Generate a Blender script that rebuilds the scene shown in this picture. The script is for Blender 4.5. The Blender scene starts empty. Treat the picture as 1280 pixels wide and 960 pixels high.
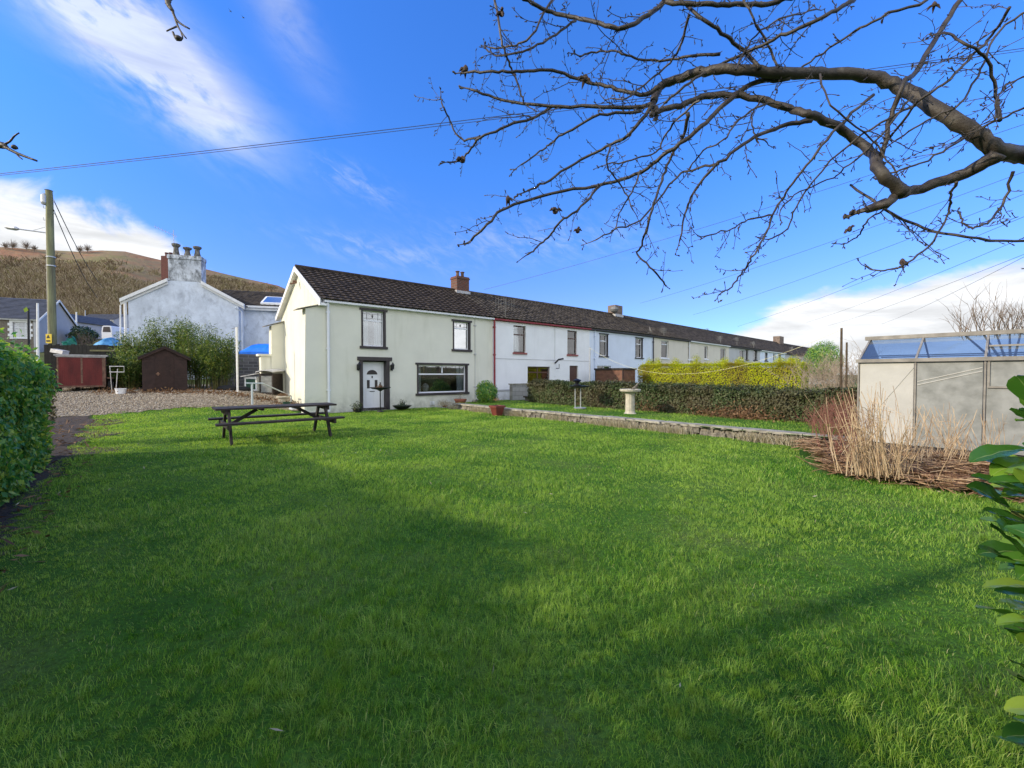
import bpy, math, random
import numpy as np
from mathutils import Vector, Matrix
random.seed(7)
RNG = np.random.default_rng(11)
sc = bpy.context.scene
COL = sc.collection
FP = 540.0; CAMZ = 1.5; PITCH = math.atan(12.5/FP)
V = Vector

# ------------------------------------------------------------------ picture <-> place
def ray(px, py):
    u = (px-640)/FP; v = (480-py)/FP; c, s = math.cos(PITCH), math.sin(PITCH)
    return V((u, c+v*s, -s+v*c))
def at(px, py, Y):
    r = ray(px, py); k = Y/r.y
    return V((r.x*k, Y, CAMZ+r.z*k))
def gnd(px, py, z=0.0):
    r = ray(px, py); k = (z-CAMZ)/r.z
    return V((r.x*k, r.y*k, z))
def mof(px, Y):           # metres of px pixels at depth Y
    return px*Y/FP

D = V((.758, .652, 0)); D.normalize(); G = V((-D.y, D.x, 0)); C0 = V((-7.21, 16.57, 0))
def ts(x, y):
    return (x-C0.x)*D.x+(y-C0.y)*D.y, (x-C0.x)*G.x+(y-C0.y)*G.y
def ss(a, b, x):
    k = min(1, max(0, (x-a)/(b-a))); return k*k*(3-2*k)

# ------------------------------------------------------------------ terrain height
AZ = [(-180, 4), (-90, 9), (-60, 10.2), (-49.8, 11.0), (-45, 11.6), (-42.2, 12.3), (-39.2, 12.0), (-35, 11.5), (-28.2, 10.4), (-21, 7.6), (-10, 4), (10, 1.6), (30, .3), (60, .2), (180, 4)]
def ridge_el(az):
    for (a, e), (b, f) in zip(AZ, AZ[1:]):
        if a <= az <= b: return e+(f-e)*ss(a, b, az) if abs(a) > 55 else e+(f-e)*(az-a)/(b-a)
    return 4
def H(x, y):
    z = .7*ss(12.5, 19.5, y)*ss(-8, -13, x)
    z += 1.0*ss(20, 40, y)*ss(-6, -16, x)
    r = math.hypot(x, y)
    if r > 22:
        el = ridge_el(math.degrees(math.atan2(x, y)))
        hh = 260*math.tan(math.radians(el))
        f = min(1, (r-22)/(260-22))
        z += hh*f**1.8
        if r > 40:
            k = ss(40, 160, r)
            z += k*(1.3*math.sin(x*.061+y*.023)*math.cos(y*.047)+.7*math.sin(x*.17+1.3)*math.sin(y*.13))*min(1, el/5)*(1-ss(220, 262, r)*.8)
        if r > 262: z -= (r-262)*.05*min(1, el/8)
    return z

# ------------------------------------------------------------------ mesh building
class MB:
    def __init__(s): s.v = []; s.f = []
    def add(s, vs, fs):
        n = len(s.v); s.v += [tuple(v) for v in vs]; s.f += [tuple(i+n for i in f) for f in fs]; return s
    def quad(s, a, b, c, d): return s.add([a, b, c, d], [(0, 1, 2, 3)])
    def box(s, o, a, b, c):
        o, a, b, c = V(o), V(a), V(b), V(c)
        return s.add([o, o+a, o+a+b, o+b, o+c, o+a+c, o+a+b+c, o+b+c],
                     [(0, 3, 2, 1), (4, 5, 6, 7), (0, 1, 5, 4), (1, 2, 6, 5), (2, 3, 7, 6), (3, 0, 4, 7)])
    def fbox(s, F, a0, a1, b0, b1, z0, z1):
        P = [F(a, b, z) for z in (z0, z1) for a, b in ((a0, b0), (a1, b0), (a1, b1), (a0, b1))]
        return s.add(P, [(0, 3, 2, 1), (4, 5, 6, 7), (0, 1, 5, 4), (1, 2, 6, 5), (2, 3, 7, 6), (3, 0, 4, 7)])
    def beam(s, p, q, w, h, up=V((0, 0, 1))):
        p, q = V(p), V(q); ax = (q-p); L = ax.normalized(); x = L.cross(up).normalized(); y = x.cross(L).normalized()
        return s.box(p-x*w/2-y*h/2, ax, x*w, y*h)
    def tube(s, pts, rad, n=6, cap=True):
        pts = [V(p) for p in pts]; m = len(pts)
        if not hasattr(rad, '__len__'): rad = [rad]*m
        t0 = (pts[1]-pts[0]).normalized(); u = t0.orthogonal().normalized(); vs = []
        for i in range(m):
            t = (pts[min(i+1, m-1)]-pts[max(i-1, 0)])
            t = t.normalized() if t.length > 1e-9 else t0
            u = (u-t*u.dot(t)); u = u.normalized() if u.length > 1e-6 else t.orthogonal().normalized()
            w = t.cross(u)
            for k in range(n):
                a = 2*math.pi*k/n; vs.append(pts[i]+(u*math.cos(a)+w*math.sin(a))*rad[i])
        fs = [(i*n+k, i*n+(k+1) % n, (i+1)*n+(k+1) % n, (i+1)*n+k) for i in range(m-1) for k in range(n)]
        if cap: fs += [tuple(range(n-1, -1, -1)), tuple((m-1)*n+k for k in range(n))]
        return s.add(vs, fs)
    def lathe(s, c, prof, n=20, sx=1, sy=1):
        vs = []; c = V(c)
        for r, z in prof:
            for k in range(n):
                a = 2*math.pi*k/n; vs.append(c+V((r*math.cos(a)*sx, r*math.sin(a)*sy, z)))
        m = len(prof)
        fs = [(i*n+k, i*n+(k+1) % n, (i+1)*n+(k+1) % n, (i+1)*n+k) for i in range(m-1) for k in range(n)]
        fs += [tuple(range(n-1, -1, -1)), tuple((m-1)*n+k for k in range(n))]
        return s.add(vs, fs)
    def prism(s, F, poly, b0, b1):      # polygon in the (a,z) plane of F pulled along b
        n = len(poly); vs = [F(a, b0, z) for a, z in poly]+[F(a, b1, z) for a, z in poly]
        fs = [tuple(range(n)), tuple(range(2*n-1, n-1, -1))]+[(i, i+n, (i+1) % n+n, (i+1) % n) for i in range(n)]
        return s.add(vs, fs)

ORG = {}
def link(o, parent, P):
    COL.objects.link(o)
    if parent is None:
        o.location = P; ORG[o.name] = V(P)
    else:
        o.parent = parent; ORG[o.name] = ORG[parent.name]
def tag(o, label=None, cat=None, group=None, kind=None):
    if label: o['label'] = label
    if cat: o['category'] = cat
    if group: o['group'] = group
    if kind: o['kind'] = kind
    return o
def thing(name, label, cat, loc=(0, 0, 0), group=None):
    o = bpy.data.objects.new(name, None); o.empty_display_size = .2
    link(o, None, V(loc)); return tag(o, label, cat, group)
def obj(name, mb, mat, parent=None, smooth=False, P=(0, 0, 0), label=None, cat=None, group=None, kind=None, fix=True, weld=False):
    P = ORG[parent.name] if parent is not None else V(P)
    me = bpy.data.meshes.new(name); me.from_pydata([(x-P.x, y-P.y, z-P.z) for x, y, z in mb.v], [], mb.f)
    if fix or weld:
        import bmesh
        bm = bmesh.new(); bm.from_mesh(me)
        if weld: bmesh.ops.remove_doubles(bm, verts=bm.verts, dist=.001)
        bmesh.ops.recalc_face_normals(bm, faces=bm.faces); bm.to_mesh(me); bm.free()
    me.materials.append(mat)
    if smooth: me.polygons.foreach_set('use_smooth', [True]*len(me.polygons))
    o = bpy.data.objects.new(name, me); link(o, parent, P); return tag(o, label, cat, group, kind)
def npobj(name, Vv, nper, faces, rnd, mat, parent=None, P=(0, 0, 0), smooth=False, **kw):
    """Vv (n*nper,3); faces: list of tuples inside one element; rnd (n,)"""
    P = ORG[parent.name] if parent is not None else V(P)
    n = len(Vv)//nper; me = bpy.data.meshes.new(name)
    Vv = Vv-np.array(P)[None, :]
    me.vertices.add(len(Vv)); me.vertices.foreach_set('co', Vv.astype(np.float32).ravel())
    pat = np.array([i for f in faces for i in f]); tot = np.array([len(f) for f in faces]); st = np.concatenate([[0], np.cumsum(tot)[:-1]])
    loops = (np.arange(n)[:, None]*nper+pat[None, :]).ravel(); starts = (np.arange(n)[:, None]*len(pat)+st[None, :]).ravel()
    me.loops.add(len(loops)); me.loops.foreach_set('vertex_index', loops.astype(np.int32))
    me.polygons.add(n*len(faces)); me.polygons.foreach_set('loop_start', starts.astype(np.int32))
    a = me.attributes.new('rnd', 'FLOAT', 'POINT'); a.data.foreach_set('value', np.repeat(rnd, nper).astype(np.float32))
    me.update(calc_edges=True); me.materials.append(mat)
    if smooth: me.polygons.foreach_set('use_smooth', np.ones(n*len(faces), bool))
    o = bpy.data.objects.new(name, me); link(o, parent, P); return tag(o, **kw)
def unit(a): return a/np.maximum(1e-9, np.linalg.norm(a, axis=1, keepdims=True))
def leaves(name, Pn, Nn, L, W, mat, parent=None, fold=.25, droop=.3, **kw):
    """folded leaf quads at Pn with rough normals Nn"""
    n = len(Pn); Nn = unit(Nn+RNG.normal(0, .45, (n, 3))); r = RNG.normal(0, 1, (n, 3)); r[:, 2] -= droop
    T = unit(r-Nn*(r*Nn).sum(1)[:, None]); B = np.cross(Nn, T)
    l = (L*RNG.uniform(.65, 1.3, n))[:, None]; w = (W*RNG.uniform(.7, 1.25, n))[:, None]
    a = Pn; t = Pn+T*l; c = Pn+T*l*.5-Nn*w*fold
    p1 = c+B*w*.5+Nn*w*fold*1.2; p2 = c-B*w*.5+Nn*w*fold*1.2
    Vv = np.stack([a, p1, t, p2], 1).reshape(-1, 3)
    return npobj(name, Vv, 4, [(0, 1, 2), (0, 2, 3)], RNG.uniform(0, 1, n), mat, parent, **kw)

def smoothpath(pts, k=5):
    pts = [V(p) for p in pts]; out = []
    P = [pts[0]*2-pts[1]]+pts+[pts[-1]*2-pts[-2]]
    for i in range(1, len(P)-2):
        a, b, c, d = P[i-1:i+3]
        for j in range(k):
            t = j/k
            out.append(.5*((2*b)+(c-a)*t+(2*a-5*b+4*c-d)*t*t+(3*b-a-3*c+d)*t**3))
    out.append(pts[-1]); return out

# ------------------------------------------------------------------ materials
def nodes(name):
    m = bpy.data.materials.new(name); m.use_nodes = True; nt = m.node_tree
    return m, nt, nt.nodes['Principled BSDF']
def noise(nt, scale, detail=5, rough=.55, coord='Object', stretch=None, dist=0):
    tc = nt.nodes.new('ShaderNodeTexCoord'); n = nt.nodes.new('ShaderNodeTexNoise'); n.inputs['Scale'].default_value = scale
    n.inputs['Detail'].default_value = detail; n.inputs['Roughness'].default_value = rough; n.inputs['Distortion'].default_value = dist
    if stretch:
        mp = nt.nodes.new('ShaderNodeMapping'); mp.inputs['Scale'].default_value = stretch
        nt.links.new(tc.outputs[coord], mp.inputs[0]); nt.links.new(mp.outputs[0], n.inputs['Vector'])
    else: nt.links.new(tc.outputs[coord], n.inputs['Vector'])
    return n.outputs['Fac']
def ramp(nt, fac, stops):
    r = nt.nodes.new('ShaderNodeValToRGB'); e = r.color_ramp.elements
    while len(e) < len(stops): e.new(.5)
    for k, (p, c) in enumerate(stops): e[k].position = p; e[k].color = (c[0], c[1], c[2], 1)
    nt.links.new(fac, r.inputs[0]); return r.outputs[0]
def bump(nt, b, h, strength, dist=.01):
    n = nt.nodes.new('ShaderNodeBump'); n.inputs['Strength'].default_value = strength; n.inputs['Distance'].default_value = dist
    nt.links.new(h, n.inputs['Height']); nt.links.new(n.outputs[0], b.inputs['Normal'])
def mixc(nt, f, a, b, mode='MIX'):
    m = nt.nodes.new('ShaderNodeMix'); m.data_type = 'RGBA'; m.blend_type = mode
    for s, v in ((m.inputs[0], f), (m.inputs[6], a), (m.inputs[7], b)):
        if hasattr(v, 'is_output'): nt.links.new(v, s)
        else: s.default_value = v if not hasattr(v, '__len__') else (v[0], v[1], v[2], 1)
    return m.outputs[2]
def sc3(c, k): return tuple(min(1, x*k) for x in c)
def mat(name, col, rough=.75, var=.15, scale=4, c2=None, bs=0, bscale=60, bd=.01, metal=0, stretch=None, spec=.4, lo=.35, hi=.65):
    m, nt, b = nodes(name)
    f = noise(nt, scale, stretch=stretch)
    c = ramp(nt, f, [(lo, sc3(col, 1-var)), (hi, c2 or sc3(col, 1+var))])
    nt.links.new(c, b.inputs['Base Color']); b.inputs['Roughness'].default_value = rough; b.inputs['Metallic'].default_value = metal
    b.inputs['Specular IOR Level'].default_value = spec
    if bs: bump(nt, b, noise(nt, bscale, 4, stretch=stretch), bs, bd)
    return m
def leafmat(name, cols, rough=.45, trans=.3, spec=.5, patch=None, pscale=1.5):
    m, nt, b = nodes(name); at_ = nt.nodes.new('ShaderNodeAttribute'); at_.attribute_name = 'rnd'
    c = ramp(nt, at_.outputs['Fac'], [(i/(len(cols)-1), k) for i, k in enumerate(cols)])
    if patch:
        f = ramp(nt, noise(nt, pscale, 3), [(.45, (0, 0, 0)), (.62, (1, 1, 1))]); mm = mixc(nt, f, c, patch)
        c = mm
    nt.links.new(c, b.inputs['Base Color']); b.inputs['Roughness'].default_value = rough; b.inputs['Specular IOR Level'].default_value = spec
    tr = nt.nodes.new('ShaderNodeBsdfTranslucent'); nt.links.new(mixc(nt, 1, c, (1.0, 1.0, .45), 'MULTIPLY'), tr.inputs[0])
    mx = nt.nodes.new('ShaderNodeMixShader'); mx.inputs[0].default_value = trans
    out = nt.nodes['Material Output']; nt.links.new(b.outputs[0], mx.inputs[1]); nt.links.new(tr.outputs[0], mx.inputs[2]); nt.links.new(mx.outputs[0], out.inputs[0])
    return m
def glassmat(name, tint=(.75, .8, .82), refl=.25, rough=.02, opac=0, ocol=(.5, .55, .55)):
    m, nt, b = nodes(name); nt.nodes.remove(b)
    tr = nt.nodes.new('ShaderNodeBsdfTransparent'); tr.inputs[0].default_value = (*tint, 1)
    gl = nt.nodes.new('ShaderNodeBsdfGlossy'); gl.inputs['Roughness'].default_value = rough
    fr = nt.nodes.new('ShaderNodeFresnel'); fr.inputs[0].default_value = 1.5
    ad = nt.nodes.new('ShaderNodeMath'); ad.operation = 'ADD'; ad.use_clamp = True; nt.links.new(fr.outputs[0], ad.inputs[0]); ad.inputs[1].default_value = refl
    mx = nt.nodes.new('ShaderNodeMixShader'); nt.links.new(ad.outputs[0], mx.inputs[0]); nt.links.new(tr.outputs[0], mx.inputs[1]); nt.links.new(gl.outputs[0], mx.inputs[2])
    o = mx.outputs[0]
    if opac:
        df = nt.nodes.new('ShaderNodeBsdfDiffuse'); df.inputs[0].default_value = (*ocol, 1)
        m2 = nt.nodes.new('ShaderNodeMixShader'); m2.inputs[0].default_value = opac; nt.links.new(o, m2.inputs[1]); nt.links.new(df.outputs[0], m2.inputs[2]); o = m2.outputs[0]
    nt.links.new(o, nt.nodes['Material Output'].inputs[0]); return m
def rendermat(name, col, stain=(.45, .42, .33), amt=.25, bs=.5, var=.06, streak=1.6):
    """rendered wall with weather streaks"""
    m, nt, b = nodes(name)
    c = ramp(nt, noise(nt, .9, 6), [(.3, sc3(col, 1-var)), (.7, sc3(col, 1+var))])
    f = ramp(nt, noise(nt, streak, 6, .6, stretch=(1, 1, .16)), [(.52, (0, 0, 0)), (.78, (amt, amt, amt))])
    c = mixc(nt, f, c, stain); nt.links.new(c, b.inputs['Base Color']); b.inputs['Roughness'].default_value = .9; b.inputs['Specular IOR Level'].default_value = .2
    tc = nt.nodes.new('ShaderNodeTexCoord'); sp = nt.nodes.new('ShaderNodeSeparateXYZ'); nt.links.new(tc.outputs['Object'], sp.inputs[0])
    mr = nt.nodes.new('ShaderNodeMapRange'); nt.links.new(sp.outputs[2], mr.inputs[0]); mr.inputs[1].default_value = .75; mr.inputs[2].default_value = .0
    mu = nt.nodes.new('ShaderNodeMath'); mu.operation = 'MULTIPLY'; nt.links.new(mr.outputs[0], mu.inputs[0]); nt.links.new(ramp(nt, noise(nt, 4, 6, .65), [(.35, (0, 0, 0)), (.7, (.75, .75, .75))]), mu.inputs[1])
    c = mixc(nt, mu.outputs[0], c, (.20, .21, .15)); nt.links.new(c, b.inputs['Base Color'])
    bump(nt, b, noise(nt, 55, 3), bs, .012); return m
def brickmat(name, c1, c2, mortar, w, h, scale=1, rot=0, bs=.6, msize=.012, var=None):
    m, nt, b = nodes(name); tc = nt.nodes.new('ShaderNodeTexCoord'); mp = nt.nodes.new('ShaderNodeMapping')
    mp.vector_type = 'TEXTURE'; mp.inputs['Rotation'].default_value = (math.pi/2, 0, rot)
    t = nt.nodes.new('ShaderNodeTexBrick'); t.inputs['Color1'].default_value = (*c1, 1); t.inputs['Color2'].default_value = (*c2, 1); t.inputs['Mortar'].default_value = (*mortar, 1)
    t.inputs['Scale'].default_value = 1; t.inputs['Brick Width'].default_value = w; t.inputs['Row Height'].default_value = h; t.inputs['Mortar Size'].default_value = msize
    t.inputs['Mortar Smooth'].default_value = .3
    nt.links.new(tc.outputs['Object'], mp.inputs[0]); nt.links.new(mp.outputs[0], t.inputs['Vector'])
    c = mixc(nt, noise(nt, 7, 6), t.outputs['Color'], var or sc3(c1, .45)); 
    c = mixc(nt, .6, t.outputs['Color'], c)
    nt.links.new(c, b.inputs['Base Color']); b.inputs['Roughness'].default_value = .9
    inv = nt.nodes.new('ShaderNodeMath'); inv.operation = 'SUBTRACT'; inv.inputs[0].default_value = 1; nt.links.new(t.outputs['Fac'], inv.inputs[1])
    bump(nt, b, inv.outputs[0], bs, .015); return m

M = {}
M['cream'] = rendermat('cream_render', (.69, .68, .575), (.43, .43, .31), .55)
M['white_r'] = rendermat('white_render', (.80, .81, .81), (.50, .50, .47), .3)
M['bluewhite'] = rendermat('blue_white_render', (.66, .73, .84), (.45, .47, .5), .25)
M['beige'] = rendermat('beige_render', (.66, .61, .52), (.42, .40, .34), .3)
M['grey_r'] = rendermat('grey_render', (.48, .48, .48), (.3, .3, .29), .3)
def oldrender(name, col, dirt, lo, hi, sc=2.2):
    m, nt, b = nodes(name); c = ramp(nt, noise(nt, 1.1, 9, .7), [(.3, sc3(col, .72)), (.7, sc3(col, 1.12))])
    f = ramp(nt, noise(nt, sc, 10, .72, stretch=(1, 1, .55), dist=.4), [(lo, (0, 0, 0)), (hi, (.95, .95, .95))]); c = mixc(nt, f, c, dirt)
    nt.links.new(c, b.inputs['Base Color']); b.inputs['Roughness'].default_value = .9; bump(nt, b, noise(nt, 40, 4), .5, .012); return m
M['oldwhite'] = oldrender('weathered_white_render', (.70, .76, .84), (.26, .29, .33), .50, .80)
M['stack_r'] = oldrender('sooty_stack_render', (.66, .70, .74), (.05, .055, .055), .44, .64, 3.0)
M['white'] = mat('white_plastic', (.76, .77, .80), .35, .03)
M['whitepaint'] = mat('white_painted_wood', (.78, .78, .76), .5, .06, 3, bs=.1)
M['dark'] = mat('charcoal_paint', (.040, .032, .032), .5, .2)
M['black'] = mat('black_iron', (.012, .012, .013), .45, .2)
M['redp'] = mat('red_paint', (.26, .025, .03), .45, .15)
M['brownw'] = mat('brown_window_wood', (.09, .045, .03), .5, .25, 20)
M['sillred'] = mat('red_sill_paint', (.28, .09, .08), .6, .2)
M['room'] = mat('dim_room', (.05, .045, .04), .9, .3, 2)
M['curtain'] = mat('net_curtain', (.62, .62, .60), .9, .12, 14, stretch=(1, 1, .05))
M['glass'] = glassmat('window_glass', (.8, .85, .88), .16)
M['tile'] = mat('brown_concrete_tile', (.036, .026, .019), .8, .35, 3.5, c2=(.070, .053, .038), bs=.3, bscale=90, spec=.25)
M['tile2'] = mat('grey_brown_concrete_tile', (.042, .034, .026), .8, .35, 3, c2=(.105, .086, .064), bs=.3, bscale=90, spec=.25)
M['slate'] = mat('blue_grey_slate', (.07, .075, .09), .6, .3, 2.5, bs=.3, bscale=30, stretch=(1, 1, 3))
M['brick'] = brickmat('orange_brown_brick', (.19, .06, .032), (.10, .045, .032), (.17, .145, .12), .22, .075, rot=math.atan2(D.y, D.x))
M['redbrick'] = brickmat('red_brick', (.15, .03, .025), (.12, .028, .02), (.12, .08, .07), .22, .075, rot=.3)
M['pot'] = mat('clay_chimney_pot', (.13, .08, .055), .8, .3, 12, bs=.3)
M['sootpot'] = mat('sooty_chimney_pot', (.13, .125, .11), .9, .45, 9, bs=.4)
M['lead'] = mat('lead_flashing', (.42, .42, .42), .6, .15)
M['metal'] = mat('dull_aluminium', (.45, .46, .47), .4, .12, metal=.6)
M['wood_pole'] = mat('green_grey_weathered_pole', (.17, .16, .10), .85, .3, 6, c2=(.24, .25, .13), bs=.5, bscale=50, stretch=(1, 1, .12))
M['darkwood'] = mat('dark_stained_wood', (.020, .014, .011), .65, .35, 9, c2=(.042, .030, .023), bs=.35, bscale=60, stretch=(1, 1, 1))
M['shedwood'] = mat('red_brown_shed_boards', (.032, .016, .013), .75, .25, 5, bs=.3)
M['shedwood2'] = mat('chestnut_shed_boards', (.15, .068, .042), .7, .25, 5, bs=.3)
M['fencewood'] = mat('blackened_fence_wood', (.018, .017, .014), .85, .3, 5)
M['felt'] = mat('roofing_felt', (.03, .025, .022), .9, .3, 6, bs=.3)
M['trailer'] = mat('faded_red_panel', (.11, .008, .007), .5, .3, 2.2, c2=(.19, .022, .018), stretch=(1, 1, .3))
M['rust'] = mat('rusty_steel', (.16, .09, .06), .8, .4, 8)
M['alu'] = mat('grey_capping', (.38, .37, .36), .5, .25, 7)
M['rubber'] = mat('black_rubber', (.012, .012, .012), .8, .2)
M['binGreen'] = mat('dark_green_plastic', (.015, .06, .035), .45, .15)
M['tarp'] = mat('bright_blue_tarpaulin', (.01, .17, .78), .45, .12, 3, bs=.3, bscale=6, bd=.05)
M['tarp2'] = mat('faded_blue_tarpaulin', (.03, .20, .45), .5, .3, 3, c2=(.12, .35, .6), bs=.5, bscale=5, bd=.05)
M['green_net'] = mat('green_netting', (.03, .20, .15), .7, .3, 5)
M['stonew'] = brickmat('dark_squared_stone', (.20, .19, .18), (.09, .09, .095), (.30, .30, .29), .42, .17, rot=.29, msize=.02, bs=1)
M['blocks'] = brickmat('grey_concrete_blocks', (.38, .37, .34), (.30, .29, .27), (.22, .21, .19), .44, .215, rot=math.atan2(D.y, D.x))
M['sandstone'] = brickmat('brown_rubble_stone', (.22, .18, .13), (.15, .13, .10), (.28, .25, .2), .3, .14, rot=.45, msize=.02)
M['stone'] = mat('lichen_grey_stone', (.085, .075, .06), .9, .3, 9, c2=(.26, .235, .19), bs=.8, bscale=22, bd=.03)
M['slab'] = mat('pale_coping_stone', (.22, .205, .17), .9, .25, 6, c2=(.37, .35, .29), bs=.6, bscale=30)
M['bath'] = mat('cream_cast_stone', (.42, .39, .31), .85, .18, 7, bs=.4)
M['terracotta'] = mat('terracotta', (.34, .12, .07), .8, .2, 8)
M['redpot'] = mat('red_glazed_pot', (.15, .035, .028), .45, .2, 8)
M['bark'] = None
M['soil'] = mat('dark_soil', (.035, .025, .018), .95, .4, 6, c2=(.07, .05, .036), bs=1, bscale=30, bd=.04)
M['gravel'] = mat('tan_gravel', (.20, .165, .115), .95, .35, 25, c2=(.35, .30, .22), bs=1, bscale=70, bd=.02)
M['pebble'] = leafmat('gravel_stones', [(.15, .115, .08), (.30, .25, .18), (.46, .41, .33), (.21, .155, .105)], .85, 0, .3)
M['ground'] = None
M['lime'] = mat('whitewashed_board', (.40, .395, .365), .7, .08, 2, bs=.2, bscale=8)
M['frost'] = mat('grimy_frosted_sheet', (.18, .19, .18), .5, .12, 5, c2=(.245, .255, .245), bs=.25, bscale=12, spec=.5)
M['ghframe'] = mat('weathered_greenhouse_frame', (.21, .195, .17), .7, .25, 5)
M['roofglass'] = glassmat('greenhouse_glass', (.60, .74, .93), .10, .03, opac=.07, ocol=(.4, .5, .6))
M['cable'] = mat('grey_black_cable', (.03, .03, .035), .6, .1)
M['rope'] = mat('pale_yellow_rope', (.70, .68, .40), .8, .1)
M['stackc'] = mat('brown_rendered_stack', (.17, .13, .105), .9, .3, 4, bs=.4)
M['dishm'] = mat('weathered_dish', (.16, .16, .155), .7, .2)
M['conc'] = mat('plain_concrete', (.30, .29, .27), .9, .2, 4, bs=.4)
M['yellow'] = mat('yellow_sign_plate', (.62, .45, .03), .5, .05)
M['stem'] = mat('brown_stem', (.07, .05, .03), .9, .35, 10)
M['bluegrey'] = mat('blue_grey_rail_paint', (.42, .48, .52), .45, .1)

def barkmat():
    m, nt, b = nodes('grey_brown_bark')
    f = noise(nt, 14, 6, .6, stretch=(1, 1, 1)); c = ramp(nt, f, [(.3, (.014, .011, .009)), (.55, (.045, .036, .027)), (.72, (.085, .075, .06))])
    nt.links.new(c, b.inputs['Base Color']); b.inputs['Roughness'].default_value = .55; b.inputs['Specular IOR Level'].default_value = .45
    bump(nt, b, noise(nt, 70, 6, .65), .7, .006); return m
M['bark'] = barkmat()
def groundmat():
    m, nt, b = nodes('hill_and_field')
    geo = nt.nodes.new('ShaderNodeNewGeometry'); sep = nt.nodes.new('ShaderNodeSeparateXYZ'); nt.links.new(geo.outputs['Position'], sep.inputs[0])
    c1 = ramp(nt, noise(nt, .05, 8, .62), [(.35, (.11, .095, .045)), (.5, (.16, .125, .065)), (.66, (.22, .17, .095))])       # rough grass, scrub
    c2 = ramp(nt, noise(nt, .035, 9, .68, stretch=(1, 1, 2.5)), [(.38, (.19, .17, .075)), (.47, (.24, .175, .10)), (.56, (.28, .145, .08)), (.66, (.22, .175, .095))])  # bracken
    mr = nt.nodes.new('ShaderNodeMapRange'); nt.links.new(sep.outputs[2], mr.inputs[0]); mr.inputs[1].default_value = 24; mr.inputs[2].default_value = 42
    nz = nt.nodes.new('ShaderNodeMath'); nz.operation = 'MULTIPLY_ADD'; nt.links.new(noise(nt, .03, 5), nz.inputs[0]); nz.inputs[1].default_value = 1.4; nz.inputs[2].default_value = -.7
    ad = nt.nodes.new('ShaderNodeMath'); ad.operation = 'ADD'; ad.use_clamp = True; nt.links.new(mr.outputs[0], ad.inputs[0]); nt.links.new(nz.outputs[0], ad.inputs[1])
    c = mixc(nt, ad.outputs[0], c1, c2)
    # grass on the low ground
    m3 = nt.nodes.new('ShaderNodeMapRange'); nt.links.new(sep.outputs[2], m3.inputs[0]); m3.inputs[1].default_value = 2; m3.inputs[2].default_value = 9
    c = mixc(nt, m3.outputs[0], (.06, .085, .025), c)
    nt.links.new(c, b.inputs['Base Color']); b.inputs['Roughness'].default_value = 1; b.inputs['Specular IOR Level'].default_value = .1
    bump(nt, b, noise(nt, .4, 6), 1, .6); return m
M['ground'] = groundmat()
def lawnmat():
    m, nt, b = nodes('lawn_turf')
    c = ramp(nt, noise(nt, .8, 6, .6), [(.35, (.04, .12, .012)), (.5, (.07, .17, .02)), (.68, (.12, .18, .04))])
    c = mixc(nt, ramp(nt, noise(nt, 30, 4), [(.4, (0, 0, 0)), (.7, (.6, .6, .6))]), c, (.02, .03, .01))
    nt.links.new(c, b.inputs['Base Color']); b.inputs['Roughness'].default_value = 1; b.inputs['Specular IOR Level'].default_value = .1
    bump(nt, b, noise(nt, 45, 4), 1, .03); return m
M['lawn'] = lawnmat()
def grassmat():
    m, nt, b = nodes('grass_blades')
    at_ = nt.nodes.new('ShaderNodeAttribute'); at_.attribute_name = 'rnd'
    c = ramp(nt, at_.outputs['Fac'], [(0, (.018, .085, .008)), (.30, (.065, .22, .018)), (.62, (.22, .45, .045)), (.86, (.48, .61, .13)), (.94, (.52, .53, .20)), (1, (.70, .62, .36))])
    geo = nt.nodes.new('ShaderNodeTexCoord')
    c = mixc(nt, ramp(nt, noise(nt, .55, 5, .6), [(.38, (0, 0, 0)), (.62, (.65, .65, .65))]), c, (.42, .58, .10))
    c = mixc(nt, ramp(nt, noise(nt, 1.7, 4, .6), [(.50, (0, 0, 0)), (.72, (.5, .5, .5))]), c, (.035, .13, .012))
    c = mixc(nt, ramp(nt, noise(nt, .33, 7, .7, dist=.6), [(.60, (0, 0, 0)), (.70, (.55, .55, .55))]), c, (.20, .19, .05))
    nt.links.new(c, b.inputs['Base Color']); b.inputs['Roughness'].default_value = .5; b.inputs['Specular IOR Level'].default_value = .35
    tr = nt.nodes.new('ShaderNodeBsdfTranslucent'); nt.links.new(mixc(nt, 1, c, (1.3, 1.2, .4), 'MULTIPLY'), tr.inputs[0])
    mx = nt.nodes.new('ShaderNodeMixShader'); mx.inputs[0].default_value = .45
    nt.links.new(b.outputs[0], mx.inputs[1]); nt.links.new(tr.outputs[0], mx.inputs[2]); nt.links.new(mx.outputs[0], nt.nodes['Material Output'].inputs[0])
    return m
M['grass'] = grassmat()
M['laurel'] = leafmat('dark_glossy_leaves', [(.012, .035, .008), (.02, .055, .014), (.035, .075, .016), (.05, .09, .02)], .3, .18, .6)
M['privet'] = leafmat('mid_green_hedge_leaves', [(.05, .20, .05), (.11, .30, .07), (.24, .42, .07), (.48, .56, .08)], .40, .45, .4)
M['olive'] = leafmat('dull_olive_hedge_leaves', [(.022, .042, .012), (.045, .075, .022), (.075, .105, .035), (.13, .135, .07)], .6, .15, .25, patch=(.085, .08, .04), pscale=1.3)
M['conifer'] = leafmat('yellow_green_conifer', [(.30, .36, .012), (.42, .48, .015), (.54, .58, .02), (.66, .64, .03)], .7, .45, .2, patch=(.30, .24, .03), pscale=.6)
M['bamboo'] = leafmat('bamboo_leaves', [(.02, .06, .010), (.05, .11, .018), (.12, .19, .03), (.32, .36, .07)], .45, .35, .4)
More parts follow.
